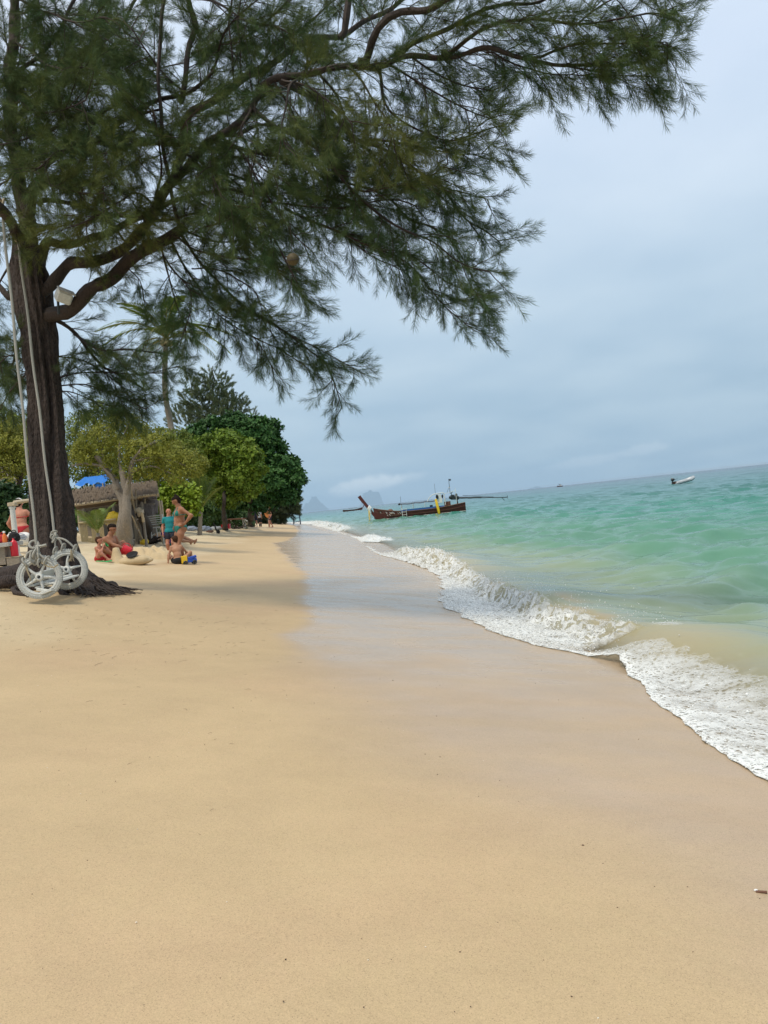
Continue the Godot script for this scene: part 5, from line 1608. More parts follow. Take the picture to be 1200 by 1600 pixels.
	crown(t, [[Vector3(-13.59, 6.90, -36.00), 0.9], [Vector3(-12.64, 7.34, -36.00), 0.9], [Vector3(-11.86, 6.72, -36.00), 0.9], [Vector3(-14.14, 5.99, -36.00), 0.8], [Vector3(-13.10, 5.88, -36.00), 1.0], [Vector3(-12.07, 5.62, -36.00), 0.9], [Vector3(-13.96, 4.92, -36.00), 0.7], [Vector3(-12.77, 4.70, -36.00), 0.8], [Vector3(-11.89, 4.55, -36.00), 0.7]], 2300, small, Color(0.12, 0.165, 0.02), Color(0.20, 0.24, 0.03), 1.05, 0.36)
	t = tree_base("camp_tree", "olive tree behind the palm-leaf hut, left of the two broad-leaved trees", Vector3.ZERO)
	branchy(t, "trunk", [[[Vector3(-11.31, 1.45, -38.00), Vector3(-11.08, 3.27, -38.00), Vector3(-10.75, 5.15, -38.00), Vector3(-10.45, 6.39, -38.00)], 0.2, 0.05], [[Vector3(-10.94, 4.21, -38.00), Vector3(-11.52, 5.39, -38.00), Vector3(-11.75, 6.21, -38.00)], 0.08, 0.03], [[Vector3(-10.94, 4.21, -38.00), Vector3(-9.96, 5.06, -38.00)], 0.08, 0.03]], M.bark_grey)
	crown(t, [[Vector3(-11.75, 6.21, -38.00), 0.8], [Vector3(-10.80, 6.11, -38.00), 0.9], [Vector3(-9.88, 5.85, -38.00), 0.9], [Vector3(-9.32, 5.16, -38.00), 0.8], [Vector3(-11.38, 5.21, -38.00), 0.9], [Vector3(-10.40, 4.86, -38.00), 0.95], [Vector3(-9.58, 4.13, -38.00), 0.8], [Vector3(-11.93, 4.48, -38.00), 0.7], [Vector3(-10.87, 4.05, -38.00), 0.8]], 2300, small, Color(0.12, 0.165, 0.02), Color(0.20, 0.24, 0.03), 1.05, 0.32)
	t = tree_base("camp_tree", "olive tree at the left edge behind the pale-leaved tree", Vector3.ZERO)
	branchy(t, "trunk", [[[Vector3(-17.28, 1.90, -34.00), Vector3(-16.98, 3.87, -34.00), Vector3(-16.59, 6.10, -34.00), Vector3(-16.41, 7.22, -34.00)], 0.2, 0.05], [[Vector3(-16.88, 4.71, -34.00), Vector3(-15.92, 5.75, -34.00)], 0.08, 0.03]], M.bark_grey)
	crown(t, [[Vector3(-16.61, 7.24, -34.00), 0.9], [Vector3(-15.65, 6.91, -34.00), 0.8], [Vector3(-16.03, 6.04, -34.00), 0.9], [Vector3(-17.03, 6.00, -34.00), 0.9], [Vector3(-15.37, 5.55, -34.00), 0.7], [Vector3(-16.26, 5.21, -34.00), 0.7], [Vector3(-15.46, 4.70, -34.00), 0.5]], 1700, small, Color(0.12, 0.165, 0.02), Color(0.20, 0.24, 0.03), 1.05, 0.36)
	# coconut palms
	palm("coconut_palm", "tall coconut palm with a ringed grey trunk behind the casuarina branches", [Vector3(-9.35, 1.40, -34.40), Vector3(-10.54, 6.24, -40.00), Vector3(-10.66, 8.93, -40.00), Vector3(-10.31, 11.56, -40.00)], 0.20, 0.12, 20, 3.7, 0.75, 0.75)
	palm("palm_sapling", "young coconut palm with bright fronds in front of the bamboo wall", [Vector3(-8.30, 1.43, -22.16), Vector3(-8.03, 1.67, -21.50), Vector3(-8.03, 1.87, -21.50)], 0.035, 0.05, 7, 1.05, 0.34, 0.35, true)
	palm("young_palm", "yellow-green young palm behind the lime shrub with a short stem", [Vector3(-9.18, 1.29, -37.96), Vector3(-9.09, 1.95, -38.00), Vector3(-9.00, 2.48, -38.00)], 0.12, 0.09, 10, 2.1, 0.5, 0.25, true)


func palm(called: String, label: String, line: Array, ra: float, rb: float, n: int, length: float, leaf_len: float, droop: float, upright := false) -> void:
	var t := thing(called, label, "palm tree")
	var s := Shape.new()
	var pts := smooth_line(line, 0.06 if ra > 0.1 else 0.03)
	var rad := taper(pts.size(), ra, rb)
	for i in rad.size():
		rad[i] *= 1.0 + (0.07 if i % 3 == 0 else 0.0)
	s.tube(pts, rad, 12)
	obj("trunk", s, M.bark_palm, t)
	var top: Vector3 = pts[pts.size() - 1]
	var kinds := [palm_frond(length, droop, 34, leaf_len, length * 0.016, 3).mesh(), palm_frond(length * 0.92, droop * 1.35, 32, leaf_len, length * 0.016, 4).mesh(), palm_frond(length * 0.8, droop * 0.6, 30, leaf_len * 0.9, length * 0.016, 5).mesh()]
	for i in n:
		var f := obj("frond", kinds[i % 3], M.leaf, t)
		var lift := r(0.45, 1.15) if upright else r(-0.25, 0.95)
		f.transform = Transform3D(Basis.from_euler(Vector3(lift, TAU * i / n + r(-0.2, 0.2), 0)), top)
	if not upright:
		for i in 5:
			var nut := Shape.new()
			var a := TAU * i / 5.0
			nut.ball(Transform3D(Basis().scaled(Vector3(0.13, 0.16, 0.13)), top + Vector3(cos(a) * 0.22, -0.22, sin(a) * 0.22)), 8, 10)
			obj("coconut", nut, M.bamboo, t)


# ------------------------------------------------------------ huts, furniture and gear under the trees
func plank(parent: Node3D, called: String, at: Vector3, size: Vector3, m: Material, turn := Vector3.ZERO) -> MeshInstance3D:
	var s := Shape.new()
	s.box(Transform3D(Basis.from_euler(turn), at), size, minf(0.008, minf(size.x, minf(size.y, size.z)) * 0.2))
	return obj(called, s, m, parent, true)


func pole(parent: Node3D, called: String, a: Vector3, b: Vector3, rad: float, m: Material) -> MeshInstance3D:
	var s := Shape.new()
	var line := PackedVector3Array()
	for i in 7:
		line.append(a.lerp(b, i / 6.0) + (any_dir() * rad * 0.25 if i > 0 and i < 6 else Vector3.ZERO))
	s.tube(line, taper(7, rad, rad * 0.85), 8)
	return obj(called, s, m, parent)


# a layered roof of palm thatch between the four corners, ragged at the eaves
func thatch(parent: Node3D, ridge_a: Vector3, ridge_b: Vector3, eave_a: Vector3, eave_b: Vector3, rows: int, per_row: int, m: Material) -> void:
	var s := Shape.new()
	var nrm := (ridge_b - ridge_a).cross(eave_a - ridge_a).normalized()
	if nrm.y < 0:
		nrm = -nrm
	# the closed layer under the straw
	var lift := nrm * -0.05
	s.face4(ridge_a + lift, ridge_b + lift, eave_b + lift, eave_a + lift)
	s.face4(ridge_a + lift * 2.0, eave_a + lift * 2.0, eave_b + lift * 2.0, ridge_b + lift * 2.0)
	for j in rows:
		for i in per_row:
			var u := (i + r(0, 1)) / per_row
			var v := (j + r(-0.1, 0.5)) / rows
			var a := ridge_a.lerp(ridge_b, u).lerp(eave_a.lerp(eave_b, u), v)
			var down := (eave_a - ridge_a).normalized()
			var l := (eave_a - ridge_a).length() / rows * r(1.2, 2.0)
			var w := (ridge_b - ridge_a).normalized() * r(0.012, 0.03)
			var b := a + (down + Vector3(r(-0.2, 0.2), -0.12, r(-0.2, 0.2))).normalized() * l
			var k := nrm * r(0.0, 0.06)
			s.face4(a - w + k, a + w + k, b + w * 0.4 + k * 1.3, b - w * 0.4 + k * 1.3)
	obj("thatch", s, m, parent).set_meta("kind", "stuff")


func build_camp() -> void:
	build_huts()
	build_left_table()
	build_beach_gear()
	build_decks()


func build_huts() -> void:
	# hut with the bamboo counter
	var hut := thing("thatched_hut", "long open hut with brown palm thatch and a bamboo counter behind the casuarina trunk", "hut")
	var e1 := Vector3(-10.28, 2.95, -25.30)
	var e2 := Vector3(-7.31, 3.02, -25.30)
	var r1 := Vector3(-10.92, 3.48, -27.20)
	var r2 := Vector3(-7.90, 3.53, -27.20)
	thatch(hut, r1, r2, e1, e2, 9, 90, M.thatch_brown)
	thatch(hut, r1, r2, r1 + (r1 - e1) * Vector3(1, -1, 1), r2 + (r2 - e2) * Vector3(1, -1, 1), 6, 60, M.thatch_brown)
	pole(hut, "eave_pole", e1 + Vector3(0, -0.06, 0.0), e2 + Vector3(0, -0.06, 0.0), 0.05, M.wood_pale)
	for px in [Vector3(-9.87, 2.63, -25.40), Vector3(-8.89, 2.64, -25.40), Vector3(-7.93, 2.64, -25.40)]:
		pole(hut, "post", Vector3(px.x, height(px.x, px.z) - 0.05, px.z), px + Vector3(0, 0.12, 0), 0.05, M.wood_grey)
	# lower fringe of thatch under the eave
	thatch(hut, Vector3(-10.32, 2.72, -26.40), Vector3(-7.85, 2.68, -26.40), Vector3(-10.23, 2.40, -26.10), Vector3(-7.79, 2.37, -26.10), 3, 90, M.thatch_grey)
	pole(hut, "rail", Vector3(-10.32, 2.74, -26.40), Vector3(-7.80, 2.69, -26.40), 0.04, M.wood_grey)
	# counter of upright bamboo
	var a := Vector3(-9.90, 2.26, -25.00)
	var b := Vector3(-8.68, 2.26, -25.00)
	pole(hut, "counter_rail", a + Vector3(0, 0.02, 0.05), b + Vector3(0, 0.02, 0.05), 0.035, M.bamboo)
	for i in 30:
		var p := a.lerp(b, (i + 0.5) / 30.0)
		if (i > 5 and i < 9) or (i > 18 and i < 22):
			var q := p + Vector3(0, -0.1, 0)
			pole(hut, "bamboo", q + Vector3(0, -0.0, 0), q + Vector3(0, 0.09, 0), 0.02, M.bamboo)
			p = Vector3(p.x, p.y - 0.5, p.z)
		pole(hut, "bamboo", Vector3(p.x, height(p.x, p.z) - 0.03, p.z), p + Vector3(0, r(-0.01, 0.01), 0), 0.02, M.bamboo)
	# back wall in the shade
	for i in 14:
		var p := Vector3(-11.47, 2.04, -29.00).lerp(Vector3(-8.61, 1.98, -29.00), (i + 0.5) / 14.0)
		plank(hut, "back_board", Vector3(p.x, height(p.x, p.z) + 0.85, p.z), Vector3(0.235, 1.9, 0.03), M.wood_grey, Vector3(0, 0.1, r(-0.01, 0.01)))
	# palm-leaf hut with pale poles on its right
	var h2 := thing("palm_leaf_hut", "low hut of grey palm leaf with pale poles right of the forked grey trunk", "hut")
	thatch(h2, Vector3(-9.42, 3.67, -29.00), Vector3(-8.54, 3.50, -29.00), Vector3(-9.09, 3.09, -27.60), Vector3(-8.03, 3.02, -27.60), 6, 60, M.thatch_grey)
	thatch(h2, Vector3(-9.24, 2.92, -28.20), Vector3(-8.22, 2.91, -28.20), Vector3(-9.09, 2.46, -27.60), Vector3(-8.09, 2.45, -27.60), 4, 60, M.thatch_grey)
	for px in [Vector3(-8.98, 3.10, -27.70), Vector3(-8.53, 2.94, -27.70), Vector3(-8.03, 2.84, -27.70), Vector3(-8.09, 2.84, -28.20)]:
		pole(h2, "post", Vector3(px.x, height(px.x, px.z) - 0.05, px.z), px, 0.045, M.wood_pale)
	pole(h2, "rail", Vector3(-9.05, 3.01, -27.60), Vector3(-7.97, 2.99, -27.60), 0.035, M.wood_pale)
	# blue tarpaulin shelter behind
	var tarp := thing("blue_tarpaulin", "bright blue tarpaulin shelter above the thatch just right of the casuarina trunk", "tarpaulin")
	var t1 := Vector3(-12.38, 4.30, -31.00)
	var t2 := Vector3(-11.13, 4.32, -31.00)
	var s := Shape.new()
	s.grid(14, 6, func(u: float, v: float) -> Vector3: return t1.lerp(t2, u) + Vector3(0, 0.05 * sin(u * 17.0) * v - 0.42 * v + 0.04 * noise_b.get_noise_2d(u * 5.0, v * 4.0), -1.3 + 1.3 * v))
	obj("roof_sheet", s, M.tarp_blue, tarp)
	s = Shape.new()
	s.grid(14, 4, func(u: float, v: float) -> Vector3: return t1.lerp(t2, u) + Vector3(0.0, -0.72 - 0.55 * v + 0.03 * sin(u * 9.0), -0.1 + 0.06 * sin(u * 21.0 + v * 3.0)))
	obj("side_sheet", s, M.tarp_blue, tarp)
	s = Shape.new()
	s.grid(4, 4, func(u: float, v: float) -> Vector3: return t1.lerp(t2, 0.72 + 0.3 * u) + Vector3(0.0, -0.42 - 0.34 * v, -0.05 + 0.06 * sin(u * 12.0)))
	obj("side_sheet", s, M.tarp_blue, tarp)
	for u in [0.06, 0.36, 0.68, 0.97]:
		var p := t1.lerp(t2, u) + Vector3(0, -0.42, 0)
		pole(tarp, "post", Vector3(p.x, height(p.x, p.z), p.z), p, 0.025, M.wood_pale)
	s = Shape.new()
	s.box(Transform3D(Basis(), t1.lerp(t2, 0.5) + Vector3(0, -0.9, -1.5)), Vector3(1.5, 1.0, 0.05), 0.01)
	obj("back_panel", s, M.wood_grey, tarp)
	# grey thatch at the far left
	var h3 := thing("grey_thatch_hut", "weathered grey thatched roof showing at the left edge above the dark shrub", "hut")
	thatch(h3, Vector3(-15.66, 4.96, -29.00), Vector3(-13.60, 4.74, -29.00), Vector3(-14.67, 3.92, -27.00), Vector3(-12.62, 3.70, -27.00), 9, 80, M.thatch_grey)
	thatch(h3, Vector3(-15.66, 4.96, -29.00), Vector3(-13.60, 4.74, -29.00), Vector3(-16.85, 4.22, -31.00), Vector3(-14.49, 3.97, -31.00), 5, 50, M.thatch_grey)
	for px in [Vector3(-12.80, 3.70, -27.20), Vector3(-13.89, 3.81, -27.20)]:
		pole(h3, "post", Vector3(px.x, height(px.x, px.z), px.z), px, 0.06, M.wood_dark)
	# yellow heap
	var y := thing("yellow_tarpaulin", "crumpled yellow tarpaulin heaped on the bamboo counter", "tarpaulin", Vector3(-8.86, 2.23, -25.30))
	s = Shape.new()
	s.ball(Transform3D(Basis().scaled(Vector3(0.29, 0.27, 0.24)), Vector3(0, 0.02, 0)), 18, 26)
	for i in s.v.size():
		s.v[i] *= 1.0 + 0.22 * noise_a.get_noise_3dv(s.v[i] * 5.0) + 0.10 * absf(noise_b.get_noise_3dv(s.v[i] * 14.0))
		s.v[i].y = maxf(s.v[i].y, -0.10)
	obj("folds", s, M.tarp_yellow, y)
	# poles and ladder leaning on the grey trunk, the old leaning log
	var lad := thing("leaning_poles", "thin crooked pale poles leaning against the forked grey trunk", "poles")
	pole(lad, "pole", Vector3(-8.61, 1.39, -27.12), Vector3(-7.99, 3.23, -24.60), 0.03, M.wood_pale)
	pole(lad, "pole", Vector3(-8.44, 1.38, -26.22), Vector3(-7.89, 3.16, -24.80), 0.028, M.wood_grey)
	pole(lad, "pole", Vector3(-8.32, 1.35, -26.48), Vector3(-7.98, 2.34, -24.40), 0.025, M.wood_pale)
	for i in 4:
		pole(lad, "rung", Vector3(-7.99, 2.86, -24.60).lerp(Vector3(-7.91, 1.82, -24.60), i / 3.0), Vector3(-7.87, 2.89, -24.70).lerp(Vector3(-7.90, 1.86, -24.70), i / 3.0), 0.016, M.wood_grey)
	var log_ := thing("leaning_log", "thick dark log with a pale cut end leaning over beside the grey trunk", "log")
	pole(log_, "log", Vector3(-8.68, 1.38, -28.46), Vector3(-7.88, 2.37, -25.00), 0.20, M.wood_dark)
	pole(log_, "cut_end", Vector3(-7.88, 2.37, -25.00), Vector3(-7.89, 2.45, -25.00), 0.155, M.wood_pale)
	pole(log_, "branch_stub", Vector3(-7.79, 2.11, -24.90), Vector3(-7.74, 2.42, -24.70), 0.05, M.wood_pale)
	# white bench
	var be := thing("white_bench", "white slatted bench standing behind the leaning log", "bench", Vector3.ZERO)
	var b0 := Vector3(-8.41, 1.65, -27.00)
	var b1 := Vector3(-7.82, 1.66, -27.00)
	for i in 5:
		pole(be, "back_slat", b0 + Vector3(0, 0.34 + i * 0.075, -0.2), b1 + Vector3(0, 0.34 + i * 0.075, -0.2), 0.018, M.white_paint)
	for i in 3:
		pole(be, "seat_slat", b0 + Vector3(0, 0.22, -0.1 + i * 0.1), b1 + Vector3(0, 0.22, -0.1 + i * 0.1), 0.02, M.white_paint)
	for i in 4:
		var p := b0.lerp(b1, i / 3.0)
		pole(be, "leg", Vector3(p.x, height(p.x, p.z), p.z), p + Vector3(0, 0.66 if i % 3 == 0 else 0.22, -0.2 if i % 3 == 0 else 0.0), 0.022, M.white_paint)


func build_left_table() -> void:
	# white post with a turned cap and a beam
	var base := Vector3(-8.76, 1.58, -18.22)
	base = Vector3(-8.17, 1.57, -17.00)
	base.y = height(base.x, base.z)
	var post := thing("white_post", "weathered white round post with a square cap left of the casuarina trunk", "post", base)
	var s := Shape.new()
	var top := Vector3(-8.15, 2.71, -17.00) - base
	s.lathe(Transform3D(), [Vector2(0.0, 0.0), Vector2(0.085, 0.0), Vector2(0.085, 0.08), Vector2(0.062, 0.12), Vector2(0.058, top.y * 0.5), Vector2(0.054, top.y - 0.1), Vector2(0.07, top.y - 0.08), Vector2(0.07, top.y - 0.04), Vector2(0.0, top.y - 0.04)], 16)
	obj("shaft", s, M.white_paint, post)
	plank(post, "cap", Vector3(top.x, top.y, 0), Vector3(0.17, 0.08, 0.17), M.wood_pale)
	pole(post, "beam", Vector3(0.05, top.y + 0.03, 0), Vector3(-7.78, 2.79, -17.40) - base, 0.045, M.wood_pale)
	# table and what stands on it
	var tb := Vector3(-7.75, 1.84, -15.50)
	var g := height(tb.x, tb.z)
	var table_ := thing("stone_table", "white concrete table at the left edge crowded with bottles and bags", "table", Vector3(tb.x, g, tb.z))
	var hgt := tb.y - g
	plank(table_, "tabletop", Vector3(-0.15, hgt, 0), Vector3(0.90, 0.08, 0.62), M.concrete)
	plank(table_, "pedestal", Vector3(-0.12, (hgt - 0.04) * 0.5, 0), Vector3(0.55, hgt - 0.05, 0.42), M.wood_grey)
	var top_y := tb.y + 0.04
	var bot := thing("orange_bottle", "orange sauce bottle standing on the concrete table", "bottle", Vector3(tb.x + 0.13, top_y, tb.z + 0.1))
	s = Shape.new()
	s.lathe(Transform3D(), [Vector2(0, 0), Vector2(0.042, 0), Vector2(0.045, 0.02), Vector2(0.045, 0.13), Vector2(0.02, 0.17), Vector2(0.02, 0.2), Vector2(0, 0.2)], 14)
	obj("body", s, M.plastic_orange, bot)
	s = Shape.new()
	s.lathe(Transform3D(), [Vector2(0.024, 0.195), Vector2(0.024, 0.23), Vector2(0, 0.235)], 12)
	obj("cap", s, M.cloth_white, bot)
	var bowl := thing("white_bowl", "white bowl upside down on the front of the concrete table", "bowl", Vector3(tb.x - 0.10, top_y, tb.z + 0.16))
	s = Shape.new()
	s.lathe(Transform3D(), [Vector2(0, 0.08), Vector2(0.05, 0.078), Vector2(0.09, 0.05), Vector2(0.11, 0.0), Vector2(0.1, 0.0)], 18)
	obj("dish", s, M.cloth_white, bowl)
	for a in [[-0.22, -0.05, 0.13, "cloth_grey", "grey bag on the concrete table"], [-0.02, -0.14, 0.11, "cloth_red", "pink and red bag behind the orange bottle on the table"], [0.20, -0.16, 0.12, "cloth_black", "black bag at the right end of the concrete table"], [0.10, -0.22, 0.10, "cloth_white", "small white bag between the red and black bags on the table"]]:
		var bag := thing("bag", a[4], "bag", Vector3(tb.x + a[0], top_y, tb.z + a[1]))
		s = Shape.new()
		s.ball(Transform3D(Basis().scaled(Vector3(a[2], a[2] * 0.95, a[2] * 0.8)), Vector3(0, a[2] * 0.7, 0)), 12, 16)
		for i in s.v.size():
			s.v[i] += any_dir() * 0.004 + Vector3.ONE * 0.25 * a[2] * noise_a.get_noise_3dv(s.v[i] * 6.0 + Vector3(a[0] * 90.0, 0, 0))
			s.v[i].y = maxf(s.v[i].y, 0.0)
		obj("sack", s, M[a[3]], bag)
		s = Shape.new()
		s.ring(Transform3D(Basis(Vector3(1, 0, 0), PI / 2), Vector3(0, a[2] * 1.55, 0)), a[2] * 0.4, 0.01, 16, 6)
		obj("handle", s, M[a[3]], bag)
	var can := thing("red_canister", "red cylinder standing under the table edge beside the white post", "canister", Vector3(-7.45, 1.63, -15.40))
	can.position.y = height(can.position.x, can.position.z) + 0.2
	s = Shape.new()
	s.lathe(Transform3D(), [Vector2(0, 0), Vector2(0.065, 0), Vector2(0.072, 0.02), Vector2(0.072, 0.26), Vector2(0.05, 0.31), Vector2(0.02, 0.33), Vector2(0.02, 0.37), Vector2(0, 0.37)], 16)
	obj("body", s, M.plastic_red, can)
	s = Shape.new()
	s.rod(Vector3(0, 0.36, 0), Vector3(0.06, 0.38, 0.02), 0.013, 0.008, 6)
	obj("nozzle", s, M.steel_dark, can)
	var crate := thing("low_box", "low wooden box under the red canister", "box", Vector3(can.position.x, can.position.y - 0.2, can.position.z))
	plank(crate, "box_side", Vector3(0, 0.10, 0.0), Vector3(0.26, 0.19, 0.22), M.wood_grey)
	plank(crate, "lid", Vector3(0, 0.197, 0.0), Vector3(0.28, 0.012, 0.24), M.wood_pale)


func cloth_heap(called: String, label: String, at: Vector3, size: Vector3, m: Material, seed_: float, category: String) -> Node3D:
	var o := thing(called, label, category, at)
	var s := Shape.new()
	s.ball(Transform3D(Basis().scaled(size), Vector3(0, size.y * 0.55, 0)), 16, 26)
	for i in s.v.size():
		var p := s.v[i]
		var q := p * 4.0 + Vector3(seed_, 0, 0)
		p += Vector3(noise_a.get_noise_3dv(q), noise_a.get_noise_3dv(q + Vector3(9, 9, 0)), noise_a.get_noise_3dv(q + Vector3(0, 9, 9))) * size.y * 0.45
		p.y = maxf(p.y, 0.0)
		s.v[i] = p
	obj("folds", s, m, o)
	return o


func build_beach_gear() -> void:
	cloth_heap("teal_towel", "teal towel bundled on the sand behind the woman's legs", Vector3(-8.27, 1.28, -29.62), Vector3(0.34, 0.22, 0.25), M.cloth_teal, 3.0, "towel")
	cloth_heap("peach_bundle", "peach and cream patterned bundle beside the teal towel", Vector3(-8.51, 1.34, -28.94), Vector3(0.30, 0.19, 0.22), M.cloth_peach, 8.0, "bundle")
	var bd := thing("white_board", "white board propped on driftwood left of the peach bundle", "board", Vector3(-8.49, 1.37, -27.46))
	plank(bd, "panel", Vector3(0.02, 0.18, 0), Vector3(0.5, 0.03, 0.16), M.white_paint, Vector3(0, 0.2, 0.42))
	plank(bd, "batten", Vector3(0.02, 0.155, 0), Vector3(0.46, 0.03, 0.03), M.wood_grey, Vector3(0, 0.2, 0.42))
	var pot := thing("yellow_pot", "round yellow pot lying on the sand left of the dark driftwood", "pot", Vector3(-8.20, 1.33, -26.14))
	var s := Shape.new()
	s.lathe(Transform3D(Basis(Vector3(0, 0, 1), 0.2), Vector3(0, 0.0, 0)), [Vector2(0, 0), Vector2(0.10, 0.0), Vector2(0.15, 0.07), Vector2(0.14, 0.15), Vector2(0.10, 0.19), Vector2(0.08, 0.17), Vector2(0, 0.08)], 18)
	obj("bowl", s, M.tarp_yellow, pot)
	var dw := thing("driftwood", "dark splintered driftwood between the yellow pot and the peach bundle", "driftwood", Vector3(-8.17, 1.31, -26.90))
	for i in 7:
		pole(dw, "piece", Vector3(r(-0.3, 0.1), r(0.02, 0.08), r(-0.15, 0.15)), Vector3(r(0.0, 0.4), r(0.04, 0.25), r(-0.15, 0.15)), r(0.03, 0.06), M.wood_dark)
	# diggings: heap, moat and castle
	var c := Vector3(-6.22, 1.06, -20.57)
	var heap := thing("sand_heap", "loose heap of dug sand between the seated man and the sitting boy", "sand heap", c)
	s = Shape.new()
	s.grid(44, 24, func(u: float, v: float) -> Vector3:
		var x := (u - 0.5) * 1.9
		var z := (v - 0.5) * 1.1
		var q := sqrt(pow(x / 0.95, 2) + pow(z / 0.55, 2))
		var hh := 0.30 * maxf(0.0, 1.0 - q * q) * (1.0 + 0.5 * noise_a.get_noise_2d(x * 3.0, z * 3.0)) + (0.035 * noise_a.get_noise_2d(x * 7.0, z * 7.0) if q < 1.0 else 0.0)
		return Vector3(x, height(c.x + x, c.z + z) - c.y + hh - 0.03 * smoothstep(0.9, 1.0, q) - 0.02, z))
	var loose := grain(mat("loose_sand", 0.58, 0.45, 0.27, 0.95), Vector3(8, 8, 8), 0.75, 1.1)
	obj("slope", s, loose, heap)
	var cb := Vector3(-6.55, 1.16, -18.55)
	cb = Vector3(-6.41, 1.18, -18.20)
	cb.y = height(cb.x, cb.z)
	var castle := thing("sand_castle", "small sand castle in front of the seated man", "sand castle", cb)
	s = Shape.new()
	s.lathe(Transform3D(), [Vector2(0.26, -0.02), Vector2(0.20, 0.07), Vector2(0.13, 0.13), Vector2(0.095, 0.26), Vector2(0.07, 0.34), Vector2(0.0, 0.36)], 20)
	for i in s.v.size():
		s.v[i] *= 1.0 + 0.12 * noise_a.get_noise_3dv(s.v[i] * 8.0)
	obj("tower", s, loose, castle)
	s = Shape.new()
	s.ball(Transform3D(Basis().scaled(Vector3(0.42, 0.13, 0.25)), Vector3(0.42, 0.0, 0.05)), 10, 20)
	for i in s.v.size():
		s.v[i] *= 1.0 + 0.10 * noise_a.get_noise_3dv(s.v[i] * 6.0)
	obj("mound", s, loose, castle)
	var hole := thing("black_mould", "black plastic sand mould lying on the little mound before the man", "sand toy", cb + Vector3(0.42, 0.125, 0.14))
	s = Shape.new()
	s.lathe(Transform3D(Basis(Vector3(1, 0, 0), 0.5), Vector3.ZERO), [Vector2(0.0, 0.01), Vector2(0.08, 0.012), Vector2(0.13, 0.05), Vector2(0.14, 0.05), Vector2(0.09, -0.005), Vector2(0, -0.005)], 16)
	obj("shell", s, M.cloth_black, hole)
	# toys
	var red := thing("red_bucket", "red beach bucket held out by the seated man", "bucket", Vector3(-6.10, 1.35, -18.50))
	s = Shape.new()
	s.lathe(Transform3D(Basis(Vector3(0, 0, 1), 1.2), Vector3(-0.05, 0.0, 0)), [Vector2(0.0, 0.0), Vector2(0.09, 0.0), Vector2(0.125, 0.19), Vector2(0.135, 0.19), Vector2(0.135, 0.205), Vector2(0.12, 0.205), Vector2(0.085, 0.012), Vector2(0.0, 0.012)], 20)
	obj("pail", s, M.plastic_red, red)
	s = Shape.new()
	s.ring(Transform3D(Basis(Vector3(1, 0, 0), PI / 2), Vector3(-0.17, 0.10, 0)), 0.12, 0.007, 20, 6)
	obj("handle", s, M.plastic_red, red)
	var cup := thing("green_cup", "green plastic cup in the child's hands", "cup", Vector3(-6.70, 1.56, -18.30))
	s = Shape.new()
	s.lathe(Transform3D(Basis(Vector3(0, 0, 1), -1.0), Vector3.ZERO), [Vector2(0, -0.05), Vector2(0.045, -0.05), Vector2(0.06, 0.06), Vector2(0.052, 0.06), Vector2(0.04, -0.04), Vector2(0, -0.04)], 16)
	obj("beaker", s, M.plastic_green, cup)
	var sp := thing("green_spade", "green toy spade lying by the child's feet", "spade", Vector3(-6.54, 1.20, -17.80))
	sp.position.y = height(sp.position.x, sp.position.z) + 0.02
	plank(sp, "blade", Vector3(0.1, 0.02, 0.05), Vector3(0.13, 0.012, 0.10), M.plastic_green, Vector3(0.2, 0.3, 0.1))
	pole(sp, "shaft", Vector3(0.05, 0.02, 0.04), Vector3(-0.22, 0.05, 0.0), 0.013, M.plastic_green)
	var tr := thing("toy_truck", "blue and yellow toy truck on the sand by the woman's feet", "toy truck", Vector3(-4.84, 0.88, -18.75), 0.4)
	plank(tr, "bed", Vector3(0.05, 0.10, 0), Vector3(0.22, 0.09, 0.15), M.plastic_blue)
	plank(tr, "cab", Vector3(-0.13, 0.14, 0), Vector3(0.13, 0.18, 0.14), M.plastic_yellow)
	plank(tr, "tipper", Vector3(0.06, 0.17, 0), Vector3(0.2, 0.06, 0.16), M.plastic_blue, Vector3(0, 0, 0.2))
	for x in [-0.12, 0.10]:
		for z in [-0.085, 0.085]:
			s = Shape.new()
			s.ring(Transform3D(Basis(Vector3(1, 0, 0), PI / 2), Vector3(x, 0.055, z)), 0.036, 0.02, 16, 8)
			obj("wheel", s, M.steel_dark, tr)


